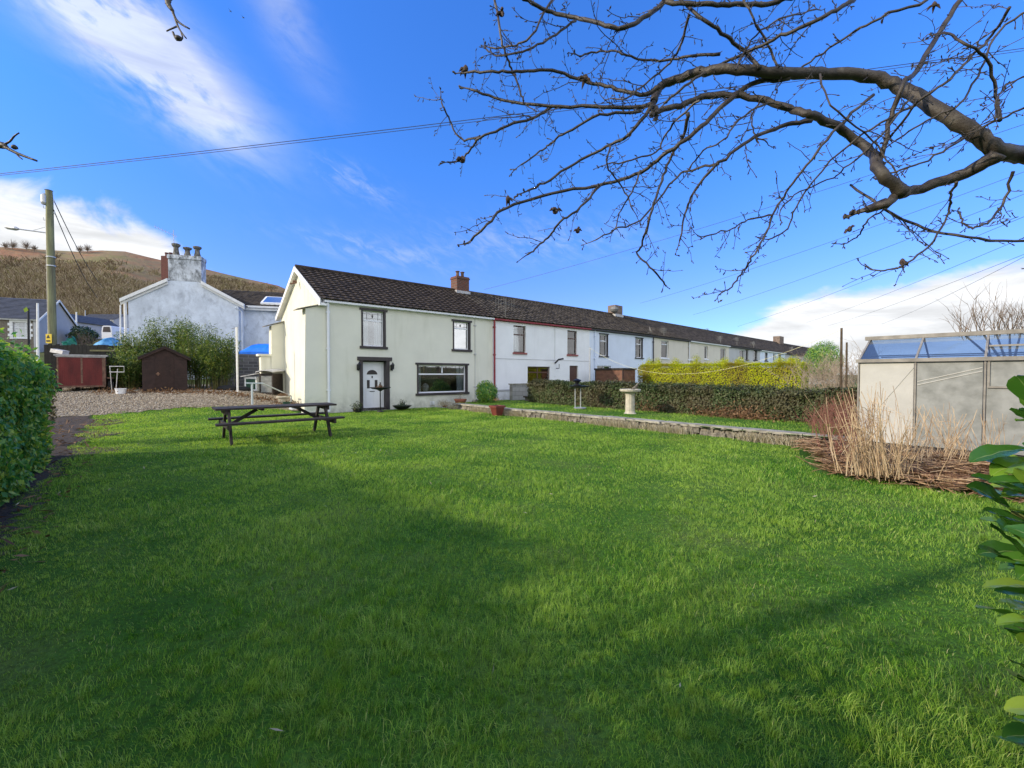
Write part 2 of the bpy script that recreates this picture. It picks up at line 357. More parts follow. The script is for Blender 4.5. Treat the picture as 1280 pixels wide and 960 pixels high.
M['dead'] = leafmat('dead_russet_leaves', [(.11, .055, .03), (.19, .10, .05), (.26, .165, .09), (.10, .055, .03)], .8, .15, .2)
M['straw'] = leafmat('straw_stalks', [(.20, .11, .055), (.32, .19, .10), (.46, .32, .18), (.56, .44, .28)], .7, .1, .3)
M['strawlow'] = leafmat('fallen_straw', [(.10, .05, .03), (.20, .11, .06), (.32, .20, .11), (.46, .33, .19)], .8, .05, .2)
M['palegrass'] = leafmat('bleached_grass', [(.30, .25, .16), (.42, .37, .26), (.55, .50, .38), (.26, .2, .13)], .8, .2, .2)
M['scrub'] = leafmat('bare_scrub_twigs', [(.15, .115, .07), (.25, .195, .12), (.38, .30, .19), (.24, .21, .09)], .9, 0, .1)
M['redscrub'] = leafmat('red_bramble_twigs', [(.10, .035, .028), (.17, .065, .045), (.22, .12, .08), (.12, .07, .05)], .8, 0, .2)
# ------------------------------------------------------------------ camera, sun, sky
cam = bpy.data.cameras.new('camera'); co = bpy.data.objects.new('camera', cam); COL.objects.link(co)
cam.sensor_width = 36; cam.lens = 36*FP/1280; cam.clip_start = .05; cam.clip_end = 6000
co.location = (0, 0, CAMZ); co.rotation_euler = (math.pi/2-PITCH, 0, 0); sc.camera = co
SAZ = V((-.948, -.318, 0)).normalized(); SEL = math.radians(25)
SD = V((SAZ.x*math.cos(SEL), SAZ.y*math.cos(SEL), math.sin(SEL)))
sl = bpy.data.lights.new('sun', 'SUN'); sl.energy = 2.0; sl.angle = math.radians(1.0); sl.color = (1, .86, .66)
so = bpy.data.objects.new('sun', sl); COL.objects.link(so); so.rotation_euler = SD.to_track_quat('Z', 'Y').to_euler(); so.location = (-20, 5, 20)
sc.view_settings.view_transform = 'Standard'; sc.view_settings.look = 'None'; sc.view_settings.gamma = 1; sc.view_settings.exposure = 1.3
sc.view_settings.use_curve_mapping = False
sc.render.engine = 'CYCLES'; sc.cycles.max_bounces = 8; sc.cycles.transparent_max_bounces = 12

def build_world():
    w = bpy.data.worlds.new('World'); sc.world = w; w.use_nodes = True; nt = w.node_tree; L = nt.links
    bg = nt.nodes['Background']
    sky = nt.nodes.new('ShaderNodeTexSky'); sky.sky_type = 'NISHITA'; sky.sun_disc = False
    sky.sun_elevation = SEL; sky.sun_rotation = math.atan2(SD.x, SD.y); sky.ozone_density = 2.6; sky.dust_density = .3; sky.air_density = 1.0
    def MN(op, a, b=None, c=None, clamp=False):
        n = nt.nodes.new('ShaderNodeMath'); n.operation = op; n.use_clamp = clamp
        for i, x in enumerate((a, b, c)):
            if x is None: continue
            if hasattr(x, 'is_output'): L.new(x, n.inputs[i])
            else: n.inputs[i].default_value = x
        return n.outputs[0]
    def SM(x, a, b):            # smoothstep
        n = nt.nodes.new('ShaderNodeMapRange'); n.interpolation_type = 'SMOOTHSTEP'; L.new(x, n.inputs[0]); n.inputs[1].default_value = a; n.inputs[2].default_value = b; return n.outputs[0]
    tc = nt.nodes.new('ShaderNodeTexCoord'); sp = nt.nodes.new('ShaderNodeSeparateXYZ'); L.new(tc.outputs['Generated'], sp.inputs[0])
    x, y, z = sp.outputs
    az = MN('MULTIPLY', MN('ARCTAN2', x, y), 180/math.pi); el = MN('MULTIPLY', MN('ARCSINE', z), 180/math.pi)
    def NZ(sa, se, det=6, rough=.55, off=0., dist=0., rot=0.):
        cb = nt.nodes.new('ShaderNodeCombineXYZ')
        ca, sa_ = math.cos(rot), math.sin(rot)
        A = MN('ADD', MN('MULTIPLY', az, ca), MN('MULTIPLY', el, sa_)); E = MN('SUBTRACT', MN('MULTIPLY', el, ca), MN('MULTIPLY', az, sa_))
        L.new(MN('MULTIPLY', A, sa), cb.inputs[0]); L.new(MN('MULTIPLY', E, se), cb.inputs[1]); cb.inputs[2].default_value = off
        n = nt.nodes.new('ShaderNodeTexNoise'); n.inputs['Scale'].default_value = 1; n.inputs['Detail'].default_value = det; n.inputs['Roughness'].default_value = rough; n.inputs['Distortion'].default_value = dist
        L.new(cb.outputs[0], n.inputs['Vector']); return n.outputs['Fac']
    def ELL(a0, e0, ra, re, rot):   # soft ellipse 1 in the middle, 0 outside
        da = MN('SUBTRACT', az, a0); de = MN('SUBTRACT', el, e0); c_, s_ = math.cos(rot), math.sin(rot)
        p = MN('MULTIPLY', MN('ADD', MN('MULTIPLY', da, c_), MN('MULTIPLY', de, s_)), 1/ra)
        q = MN('MULTIPLY', MN('SUBTRACT', MN('MULTIPLY', de, c_), MN('MULTIPLY', da, s_)), 1/re)
        r2 = MN('ADD', MN('MULTIPLY', p, p), MN('MULTIPLY', q, q)); return MN('POWER', 2.718, MN('MULTIPLY', r2, -1.0))
    nbig = NZ(.11, .25, 7, .55, 3.1, .3); nfine = NZ(.35, .7, 7, .6, 8.2, .4)
    # right-hand bank
    edge = MN('ADD', MN('MULTIPLY', SM(az, 12, 40), 8.9), MN('MULTIPLY', MN('SUBTRACT', nbig, .5), 4.0))
    edge = MN('ADD', edge, MN('MULTIPLY', MN('SUBTRACT', nfine, .5), 1.4))
    bank = MN('MULTIPLY', SM(MN('SUBTRACT', edge, el), -.5, 1.0), SM(az, 12, 24))
    # left-hand bank over the hill
    e2 = MN('ADD', MN('MULTIPLY', SM(MN('MULTIPLY', az, -1), 27, 44), 9.2), 6.9)
    e2 = MN('ADD', e2, MN('MULTIPLY', MN('SUBTRACT', NZ(.16, .22, 7, .55, 1.7, .5), .5), 9.0))
    b2 = MN('MULTIPLY', SM(MN('SUBTRACT', e2, el), -.4, 2.2), SM(MN('MULTIPLY', az, -1), 26, 31))
    # cirrus smear, streaky
    st = NZ(.05, .42, 8, .62, 5.5, .8, -.42); st2 = NZ(.35, .9, 7, .65, 2.2, .5, -.42)
    cm = MN('ADD', MN('MULTIPLY', ELL(-39.0, 28.8, 8.5, 3.3, -.46), 1.9), MN('MULTIPLY', ELL(-47.0, 33.5, 6, 3.6, -.5), .7))
    cm = MN('ADD', cm, MN('MULTIPLY', ELL(-29, 38, 8, 2.4, -.9), .45))
    cir = MN('MULTIPLY', cm, SM(MN('ADD', MN('MULTIPLY', NZ(.10, .22, 5, .55, 5.5, .6, -.42), .72), MN('MULTIPLY', st2, .28)), .34, .62)); cir = MN('MULTIPLY', MN('MINIMUM', cir, 1.0), .66, None, True)
    # thin wisps
    wi = MN('ADD', ELL(-20, 22.5, 5, 1.6, -.3), MN('ADD', ELL(-17, 15, 9, 1.6, -.1), ELL(3, 17, 12, 2.4, .0)))
    wi = MN('MULTIPLY', MN('MULTIPLY', wi, SM(st2, .36, .75)), .27, None, True)
    # unseen cloud added behind the camera, whitening the light on shaded walls
    back = MN('MULTIPLY', SM(MN('MULTIPLY', y, -1), -.05, .3), MN('MULTIPLY', SM(nbig, .28, .52), .92))
    a = MN('MAXIMUM', MN('MAXIMUM', bank, b2), MN('MAXIMUM', cir, wi)); a = MN('MAXIMUM', a, back)
    hs = nt.nodes.new('ShaderNodeHueSaturation'); hs.inputs['Saturation'].default_value = 1.18; hs.inputs['Hue'].default_value = .524; hs.inputs['Value'].default_value = 1.4; L.new(sky.outputs[0], hs.inputs['Color'])
    shade = MN('ADD', MN('MULTIPLY', SM(NZ(.10, .5, 7, .6, 12.0, .4), .3, .7), .30), .72)
    cl = nt.nodes.new('ShaderNodeMix'); cl.data_type = 'RGBA'; cl.inputs[0].default_value = 1; cl.blend_type = 'MULTIPLY'
    cl.inputs[6].default_value = (4.9, 5.0, 5.15, 1)
    cb = nt.nodes.new('ShaderNodeCombineXYZ'); shade = MN('MULTIPLY', shade, MN('ADD', MN('MULTIPLY', SM(MN('MULTIPLY', y, -1), -.1, .35), .50), .61))  # cloud behind the camera made brighter to lift the shade
    for i in range(3): L.new(shade, cb.inputs[i])
    L.new(cb.outputs[0], cl.inputs[7])
    # sky exposure falls toward the horizon, as in a hazier, brighter zenith
    gf = nt.nodes.new('ShaderNodeValToRGB'); e = gf.color_ramp.elements; e[0].position = 0; e[0].color = (.18, .28, .42, 1); e[1].position = 1; e[1].color = (.30, .70, .80, 1)
    n1 = e.new(.16); n1.color = (.26, .33, .50, 1); n2 = e.new(.42); n2.color = (.245, .50, .62, 1)
    L.new(z, gf.inputs[0]); gm = nt.nodes.new('ShaderNodeMix'); gm.data_type = 'RGBA'; gm.blend_type = 'MULTIPLY'; gm.inputs[0].default_value = 1; L.new(hs.outputs[0], gm.inputs[6]); L.new(gf.outputs[0], gm.inputs[7])
    mx = nt.nodes.new('ShaderNodeMix'); mx.data_type = 'RGBA'; L.new(a, mx.inputs[0]); L.new(gm.outputs[2], mx.inputs[6]); L.new(cl.outputs[2], mx.inputs[7])
    L.new(mx.outputs[2], bg.inputs[0]); bg.inputs[1].default_value = .15
build_world()

# ------------------------------------------------------------------ ground
mb = MB(); radii = [.0]+[.6*1.085**k for k in range(110)]; NA = 216
rings = []
for r in radii[1:]:
    ring = []
    for k in range(NA):
        a = 2*math.pi*k/NA; x, y = r*math.sin(a), r*math.cos(a)
        ring.append((x, y, H(x, y)-.06))
    rings.append(ring)
mb.v = [(0, 0, H(0, 0)-.06)]+[p for g in rings for p in g]
mb.f = [(0, 1+(k+1) % NA, 1+k) for k in range(NA)]
for i in range(len(rings)-1):
    for k in range(NA):
        a, b = 1+i*NA+k, 1+i*NA+(k+1) % NA; mb.f.append((a, b, b+NA, a+NA))
obj('ground', mb, M['ground'], smooth=True, kind='structure', fix=False)

def upper(t, s):      # garden strip beyond the low wall
    return 5.05 < t < 9.5 and -14.9 < s < -1.0
def gravel_edge(x):
    P = [(-22, 13.6), (-17, 14.3), (-14.2, 14.5), (-12.4, 15.7), (-10.5, 17.0), (-8.6, 17.7), (-7.4, 17.9)]
    for (a, e), (b, f) in zip(P, P[1:]):
        if a <= x <= b: return e+(f-e)*(x-a)/(b-a)
    return 99 if x > -7.4 else 10
def wob(x, y): return .12*math.sin(x*2.1+1)*math.cos(y*1.7)+.06*math.sin(x*5.3+y*4.1)
def inlawn(x, y):
    t, s = ts(x, y); w = wob(x, y)
    if t < -6.45+w*1.5 or s < -26: return False
    if t > -.85 and s > -.12: return False
    if s > -.3 and x > -7.3: return False
    if y > gravel_edge(x)+w: return False
    if s > -14.3: return t < 4.72+.35*ss(-4, -14, s)
    lim = 4.9+(2.3-4.9)*ss(-14.1, -15.6, s)
    if s < -19.5: lim = 2.3+(s+19.5)*-.5
    return t < lim+w
def insheet_gravel(x, y):
    t, s = ts(x, y)
    return y > gravel_edge(x)-.35+wob(x, y) and y < 24 and -26 < x < -6.0 and (t < .1 or s > 6.6) and t > -14
def sheet(name, fn, x0, x1, y0, y1, res, dz, m, hf=None, **kw):
    nx = int((x1-x0)/res); ny = int((y1-y0)/res); idx = {}; mb = MB(); hf = hf or H
    def vid(i, j):
        if (i, j) not in idx:
            x, y = x0+i*res, y0+j*res; idx[i, j] = len(mb.v); mb.v.append((x, y, hf(x, y)+dz))
        return idx[i, j]
    for i in range(nx):
        for j in range(ny):
            if fn(x0+(i+.5)*res, y0+(j+.5)*res): mb.f.append((vid(i, j), vid(i+1, j), vid(i+1, j+1), vid(i, j+1)))
    return obj(name, mb, m, smooth=True, fix=False, **kw)
def lawnsheet(x, y): return inlawn(x, y) or inlawn(x+.3, y) or inlawn(x-.3, y)
sheet('lawn', lawnsheet, -18, 12, -8, 19, .2, -.004, M['lawn'], kind='structure')
sheet('gravel_drive', insheet_gravel, -27, -5, 9, 25, .2, .012, M['gravel'], kind='structure')
def inbed(x, y):
    t, s = ts(x, y)
    if -8.4 < t < -6.3 and -22 < s < -2: return True               # soil under the left hedge
    if -8.2 < t < -6.15+.5*math.sin(s*1.9) and -6 < s < 3.5 and y < gravel_edge(x)+.2: return True
    return False
sheet('soil_border', inbed, -20, 4, -6, 16, .2, .006, M['soil'], kind='structure')
def upz(x, y):
    t, s = ts(x, y); return .22+.02*math.sin(x*1.3)*math.sin(y*1.7)
sheet('upper_lawn', lambda x, y: upper(*ts(x, y)), -2, 16, 2, 26, .2, 0, M['lawn'], hf=upz, kind='structure')
def inhead(x, y):
    t, s = ts(x, y); return 2.0 < t < 8.6 and -22 < s < -14.3 and not inlawn(x-.4, y)
sheet('planting_bed', inhead, 2, 16, -2, 12, .2, .02, M['soil'], hf=lambda x, y: .15*ss(2.2, 3.6, ts(x, y)[0]), kind='structure')
sheet('neighbour_ground', lambda x, y: ts(x, y)[0] > 8.9 and -40 < ts(x, y)[1] < .4, 0, 80, -10, 70, .8, 0, M['lawn'], hf=lambda x, y: .1, kind='structure')

# ------------------------------------------------------------------ grass
def patchy(x, y):
    return (np.sin(x*1.9+.7*np.sin(y*1.3))*np.sin(y*2.3+1.1*np.sin(x*.9))+.6*np.sin(x*5.1+y*3.7)*np.sin(y*6.3-x*1.4)+.4*np.sin(x*11+y*7)*np.sin(y*13-x*5))
def grass(name, fn, rmin, rmax, dens, hgt, wmin, hf, m, amax=62, **kw):
    rs = np.linspace(rmin, rmax, 400); dr = rs[1]-rs[0]
    d = np.array([dens(r) for r in rs]); cnt = d*rs*dr*math.radians(2*amax); tot = int(cnt.sum())
    p = cnt/cnt.sum(); r = rs[RNG.choice(len(rs), tot, p=p)]+RNG.uniform(0, dr, tot); a = np.radians(RNG.uniform(-amax, amax, tot))
    x, y = r*np.sin(a), r*np.cos(a)
    # pull blades into small tufts
    k = RNG.uniform(0, 1, tot) < .42; gs = np.where(np.sin(x*.9+1.3*y)+np.sin(2.1*x-.7*y) > 0, .13, .083)
    cx = np.floor(x/gs); cy = np.floor(y/gs); hx = np.modf(np.abs(np.sin(cx*12.9898+cy*78.233)*43758.5))[0]; hy = np.modf(np.abs(np.sin(cx*39.34+cy*11.13)*24634.6))[0]
    tx = (cx+hx)*gs; ty = (cy+hy)*gs; x = np.where(k, tx+(x-tx)*.45, x); y = np.where(k, ty+(y-ty)*.45, y)
    ok = np.array([fn(a_, b_) for a_, b_ in zip(x, y)]); x, y, r, hx, hy = x[ok], y[ok], r[ok], hx[ok], hy[ok]; n = len(x)
    z = np.array([hf(a_, b_) for a_, b_ in zip(x, y)])
    pt = patchy(x, y)
    h = hgt*RNG.uniform(.5, 1.35, n)*(1+.34*pt+.15*np.sin(x*.9+y*.6))*(1+.35*(hx-.5)); w = np.maximum(wmin, r*.00062)*RNG.uniform(.7, 1.2, n)
    th = RNG.uniform(0, 2*math.pi, n); bend = RNG.uniform(.25, 1.0, n)*h
    la = th*.8+1.6*np.sin(x*1.1+y*.7)+hy*5       # shared lean inside a patch
    bx, by = np.cos(la)*bend, np.sin(la)*bend
    sx, sy = np.cos(th)*w*.5, np.sin(th)*w*.5; z0 = z-.01
    A = np.stack([x-sx, y-sy, z0], 1); B = np.stack([x+sx, y+sy, z0], 1)
    mx_, my_ = x+bx*.3, y+by*.3; zm = z0+h*.6
    Cc = np.stack([mx_-sx*.85, my_-sy*.85, zm], 1); Dd = np.stack([mx_+sx*.85, my_+sy*.85, zm], 1)
    E = np.stack([x+bx, y+by, z0+h*.97-bend*.22], 1)
    big = np.sin(x*.83+1.9*np.sin(y*.61))*np.sin(y*1.07+1.4*np.sin(x*.47+2)); rnd = np.clip(RNG.uniform(0, 1, n)**1.15*.84+.12*pt*.6+.10*(hx-.5)+.09*big+.03, 0, .93); dead = RNG.uniform(0, 1, n) < .018; rnd[dead] = RNG.uniform(.94, 1, dead.sum())
    return npobj(name, np.stack([A, B, Cc, Dd, E], 1).reshape(-1, 3), 5, [(0, 1, 3, 2), (2, 3, 4)], rnd, m, **kw)
grass('lawn_grass', inlawn, .5, 20, lambda r: 14500*min(1, (2.0/r))**1.2, .046, .0021, H, M['grass'],
      label='long uneven green lawn grass covering the whole garden floor', cat='grass', kind='stuff')
grass('upper_grass', lambda x, y: 5.25 < ts(x, y)[0] < 8.3 and -14.8 < ts(x, y)[1] < -1.0, 7, 24, lambda r: 900*min(1, 9/r)**1.2, .05, .005, lambda x, y: .22, M['grass'], amax=50,
      label='strip of grass between the low stone wall and the dark evergreen hedge', cat='grass', kind='stuff')
# loose stones on the drive
def stones(name, fn, n, box, size, zf, m, **kw):
    x = RNG.uniform(box[0], box[1], n); y = RNG.uniform(box[2], box[3], n); ok = np.array([fn(a, b) for a, b in zip(x, y)]); x, y = x[ok], y[ok]; n = len(x)
    z = np.array([zf(a, b) for a, b in zip(x, y)]); c = np.stack([x, y, z], 1); s = (size*RNG.uniform(.5, 1.4, n))[:, None]
    base = np.array([(1, 0, 0), (0, 1, 0), (-1, 0, 0), (0, -1, 0), (0, 0, .7), (0, 0, -.4)])
    j = RNG.normal(0, .22, (n, 6, 3)); a = RNG.uniform(0, 6.28, n)
    B = base[None]+j; R = np.stack([B[:, :, 0]*np.cos(a)[:, None]-B[:, :, 1]*np.sin(a)[:, None], B[:, :, 0]*np.sin(a)[:, None]+B[:, :, 1]*np.cos(a)[:, None], B[:, :, 2]], 2)
    return npobj(name, (c[:, None]+R*s[:, :, None]).reshape(-1, 3), 6, [(0, 1, 4), (1, 2, 4), (2, 3, 4), (3, 0, 4), (1, 0, 5), (2, 1, 5), (3, 2, 5), (0, 3, 5)], RNG.uniform(0, 1, n), m, **kw)
stones('gravel', insheet_gravel, 60000, (-25, -6, 10, 22), .028, lambda x, y: H(x, y)+.02, M['pebble'], label='loose tan and grey gravel stones spread over the driveway', cat='gravel', kind='stuff')
# ------------------------------------------------------------------ houses
def FHn(t, s_, z): return C0+D*t+G*s_+V((0, 0, z))
def drop(t): return .0145*max(0, t-20)
def FH(t, s, z): return C0+D*t+G*s+V((0, 0, z-drop(t)))
def fz(px, py, s=0.0):
    """pixel -> (t, z) on the terrace facade plane"""
    r = ray(px, py); o = V((0, 0, CAMZ)); n = -G; k = ((C0+G*s)-o).dot(n)/r.dot(n); p = o+r*k
    t = (p-C0).dot(D); return t, p.z+drop(t)
def wall_holes(mb, F, a0, a1, z0, z1, b, holes, depth):
    xs = sorted({a0, a1}|{h[0] for h in holes}|{h[1] for h in holes}); zs = sorted({z0, z1}|{h[2] for h in holes}|{h[3] for h in holes})
    for i in range(len(xs)-1):
        for j in range(len(zs)-1):
            cx, cz = (xs[i]+xs[i+1])/2, (zs[j]+zs[j+1])/2
            if any(h[0] < cx < h[1] and h[2] < cz < h[3] for h in holes): continue
            mb.quad(F(xs[i], b, zs[j]), F(xs[i+1], b, zs[j]), F(xs[i+1], b, zs[j+1]), F(xs[i], b, zs[j+1]))
    for h in holes:
        x0, x1, y0, y1 = h[:4]; d = b+depth
        for p, q in (((x0, y0), (x1, y0)), ((x1, y0), (x1, y1)), ((x1, y1), (x0, y1)), ((x0, y1), (x0, y0))):
            mb.quad(F(p[0], b, p[1]), F(q[0], b, q[1]), F(q[0], d, q[1]), F(p[0], d, p[1]))
    return mb
def tiles(mb, F, t0, t1, s0, z0, s1, z1, course=.30, per=.30, amp=.013, lip=.045, spp=5, wave=True):
    """interlocking tile courses from the eaves (s0,z0) to the ridge (s1,z1)"""
    L = math.hypot(s1-s0, z1-z0); nc = max(2, round(L/course)); n = max(2, int((t1-t0)/per*spp)) if wave else 2
    nx, nz = -(z1-z0)/L, (s1-s0)/L
    ph = [0]*(n+1)
    for i in range(n+1):
        u = (t0+(t1-t0)*i/n)/per*2*math.pi; ph[i] = amp*(math.sin(u)+.35*math.sin(2*u)) if wave else 0
    for k in range(nc):
        f0, f1 = k/nc, (k+1)/nc; jit = random.uniform(-.003, .003); vs = []
        for f, up in ((f0, -.002), (f0, lip+jit), (f1, .0)):
            for i in range(n+1):
                h = up+(ph[i] if up != -.002 or k == 0 else ph[i]); t = t0+(t1-t0)*i/n
                vs.append(F(t, s0+(s1-s0)*f+nx*h, z0+(z1-z0)*f+nz*h))
        m = n+1
        mb.add(vs, [(r*m+i, r*m+i+1, (r+1)*m+i+1, (r+1)*m+i) for r in range(2) for i in range(n)])
    return mb
def window(par, F, x0, x1, z0, z1, b=0.0, depth=.14, fm='white', surround=None, sill=None, sw=.07, top=.3, mull=(), curtain=0, fw=.055, pane='glass', lead=False, name='window', glassb=None):
    d = b+depth-.045
    w = MB()
    if surround:
        w.fbox(F, x0-sw, x0+.002, b-.022, b+depth*.9, z0-sw, z1+sw); w.fbox(F, x1-.002, x1+sw, b-.022, b+depth*.9, z0-sw, z1+sw)
        w.fbox(F, x0-sw-.07, x1+sw+.07, b-.04, b+depth*.9, z1+.001, z1+sw+.02); w.fbox(F, x0-sw-.07, x1+sw+.07, b-.06, b+depth*.9, z0-sw-.03, z0+.0)
        base = obj(name, w, M[surround], par)
    else:
        w.fbox(F, x0-.06, x1+.06, b-.06, b+depth-.05, z0-.09, z0+.002)
        base = obj(name, w, M[sill or fm], par)
    f = MB()
    f.fbox(F, x0, x0+fw, d, d+.05, z0, z1); f.fbox(F, x1-fw, x1, d, d+.05, z0, z1)
    f.fbox(F, x0+fw, x1-fw, d+.002, d+.048, z0, z0+fw); f.fbox(F, x0+fw, x1-fw, d+.002, d+.048, z1-fw, z1)
    zt = z1-(z1-z0)*top if top else z1
    if top: f.fbox(F, x0+fw, x1-fw, d-.008, d+.045, zt-.03, zt+.03)
    for m_, lo, hi in mull:
        xm = x0+(x1-x0)*m_; f.fbox(F, xm-.03, xm+.03, d-.006, d+.044, z0+(z1-z0)*lo+fw*.9, z0+(z1-z0)*hi-fw*.5)
    obj('frame', f, M[fm], base)
    p = MB(); p.fbox(F, x0+fw*.5, x1-fw*.5, d+.018, d+.026, z0+fw*.5, z1-fw*.5); obj('pane', p, M[pane], base)
    if lead and top:
        l = MB(); n = lead if isinstance(lead, int) else 1
        for i in range(n):
            a0 = x0+fw+(x1-x0-2*fw)*i/n; a1 = x0+fw+(x1-x0-2*fw)*(i+1)/n; zz0, zz1 = zt+.03, z1-fw
            for fx in (.2, .8): l.fbox(F, a0+(a1-a0)*fx-.006, a0+(a1-a0)*fx+.006, d+.008, d+.017, zz0, zz1)
            for fy in (.2, .8): l.fbox(F, a0, a1, d+.009, d+.016, zz0+(zz1-zz0)*fy-.005, zz0+(zz1-zz0)*fy+.005)
            cx, cz = (a0+a1)/2, (zz0+zz1)/2; l.prism(F, [(cx-.04, cz), (cx, cz-.07), (cx+.04, cz), (cx, cz+.07)], d+.007, d+.017)
        obj('leading', l, M['dark'], base)
    if curtain:
        g = curtain if isinstance(curtain, (list, tuple)) else [(0, 1, 0, 1)]
        for a, b2, lo, hi in g:
            c = MB(); n = 14; q0, q1 = x0+(x1-x0)*a, x0+(x1-x0)*b2; zz0, zz1 = z0+(z1-z0)*lo, z0+(z1-z0)*hi; vs = []
            for i in range(n+1):
                xx = q0+(q1-q0)*i/n; o = d+.12+.018*math.sin(i*2.4)
                vs += [F(xx, o, zz0), F(xx, o, zz1)]
            c.add(vs, [(2*i, 2*i+2, 2*i+3, 2*i+1) for i in range(n)])
            obj('curtain', c, M['curtain'], base)
    return base
def chimney(F, t, s, w, dep, z0, z1, m, par, pots=2, potm='pot', flash=True, poth=.35, cor=True):
    b = MB(); b.fbox(F, t-w/2, t+w/2, s-dep/2, s+dep/2, z0, z1-.14)
    c = obj('chimney', b, M[m], par)
    if cor:
        k = MB(); k.fbox(F, t-w/2-.035, t+w/2+.035, s-dep/2-.035, s+dep/2+.035, z1-.14, z1-.07); k.fbox(F, t-w/2-.01, t+w/2+.01, s-dep/2-.01, s+dep/2+.01, z1-.07, z1)
        obj('chimney_cap', k, M[m], c)
    for i in range(pots):
        p = MB(); q = F(t+(i-(pots-1)/2)*w*.8/max(1, pots), s, z1-.01); r = .10
        p.lathe(q, [(r*1.15, 0), (r*.95, .05), (r*.85, poth*.5), (r*.85, poth*.75), (r*1.25, poth*.86), (r*1.25, poth*.95), (r*.8, poth)], 10); obj('chimney_pot', p, M[potm], c)
    if flash:
        k = MB(); k.fbox(F, t-w/2-.05, t+w/2+.05, s-dep/2-.06, s-dep/2+.3, z0+.18, z0+.42); obj('flashing', k, M['lead'], c)
    return c
EAVE = 4.37; RIDGE = 6.17; RS = 3.25; DEP = 6.5
def shell(par, t0, t1, wm, holes, roofm, gut, depth=.14, ends=(False, False), z0=-.3):
    w = MB(); wall_holes(w, FH, t0, t1, z0, EAVE, 0, holes, depth)
    w.quad(FH(t0, DEP, z0), FH(t1, DEP, z0), FH(t1, DEP, EAVE), FH(t0, DEP, EAVE))
    for e, t in zip((True, True), (t0, t1)):
        t = t if (ends[0] if t == t0 else ends[1]) else (t+.003 if t == t0 else t-.003)
        w.add([FH(t, 0, z0), FH(t, DEP, z0), FH(t, DEP, EAVE), FH(t, RS, RIDGE-.12), FH(t, 0, EAVE)], [(0, 1, 2, 3, 4)])
    wall = obj('wall', w, M[wm], par, fix=False, weld=True)
    r = MB(); ex0 = .16 if ends[0] else 0; ex1 = .16 if ends[1] else 0
    big = t0 < 21; tiles(r, FH, t0-ex0, t1+ex1, -.22, EAVE-.02, RS, RIDGE, spp=6 if big else 4)
    tiles(r, FH, t0-ex0, t1+ex1, DEP+.22, EAVE-.02, RS, RIDGE, wave=False)
    n = max(2, int((t1-t0)/.45)); 
    for i in range(n):
        a, b = t0-ex0+(t1+ex1-t0+ex0)*i/n, t0-ex0+(t1+ex1-t0+ex0)*(i+1)/n
        r.tube([FH(a+.005, RS, RIDGE+.0), FH(b+.01, RS, RIDGE+.0+.012)], [.115, .105], 8)
    obj('roof', r, M[roofm], par, fix=False)
    g = MB()
    g.fbox(FH, t0+.002, t1-.002, -.05, -.012, EAVE-.16, EAVE-.03)
    obj('fascia', g, M[gut], par)
    g = MB(); g.fbox(FH, t0+.001, t1-.001, -.17, -.055, EAVE-.13, EAVE-.055); obj('gutter', g, M[gut], par)
    rm = MB(); rm.fbox(FH, t0+.06, t1-.06, 1.3, 1.34, 0, EAVE-.1); rm.fbox(FH, t0+.06, t1-.06, .2, 1.3, 2.0, 2.06); obj('interior_wall', rm, M['room'], par)  # near-black sheets put the darkness of unlit rooms into the colour
    return wall
def pipe(par, t, m, z0=.05, z1=None, r=.04, s=-.075):
    b = MB(); z1 = z1 or EAVE-.12; b.tube([FH(t, s, z0), FH(t, s, z1)], r, 8)
    for z in (z0+.8, z0+2.4, z1-.4): b.fbox(FH, t-.065, t+.065, s-.03, 0, z, z+.05)
    return obj('downpipe', b, M[m], par)
def rect(x0, x1, y0, y1, s=0.0):
    a, z1 = fz(x0, y0, s); b, _ = fz(x1, y0, s); _, z0 = fz(x0, y1, s); return a, b, z0, z1

M['glass2'] = glassmat('sky_reflecting_glass', (.6, .65, .7), .55)
# cottage
b1 = fz(615.8, 420)[0]
cot = thing('cottage', 'pale mint cream end cottage with charcoal window trim and a sunlit gable', 'house', FH(0, 0, 0))
wUL = rect(453.5, 480.0, 387.5, 432.5); wUR = rect(567.5, 586.5, 401.5, 436.5); wBG = rect(522.8, 583.0, 455.8, 491.8); dr = rect(453.2, 484.2, 450.5, 513)
dr = (dr[0], dr[1]-.05, .08, dr[3])
holes = [wUL, wUR, wBG, dr]
shell(cot, 0, b1, 'cream', holes, 'tile', 'white', depth=.2, ends=(True, False))
window(cot, FH, *wUL, depth=.16, surround='dark', top=.27, lead=True, curtain=[(0, .34, 0, 1), (.62, 1, 0, 1)])
window(cot, FH, *wUR, depth=.16, surround='dark', top=.24, lead=True, pane='glass2')
wb = window(cot, FH, *wBG, depth=.16, surround='dark', top=.33, lead=2, mull=[(.5, .67, 1)], curtain=[(0, .1, 0, 1), (.84, 1, 0, 1)], fw=.06)
k = MB(); q = FH(wBG[0]+.55, .35, wBG[2]+.06); k.lathe(q, [(.05, 0), (.12, .06), (.17, .2), (.12, .32), (.04, .38)], 12); obj('sill_plant', k, M['curtain'], wb)
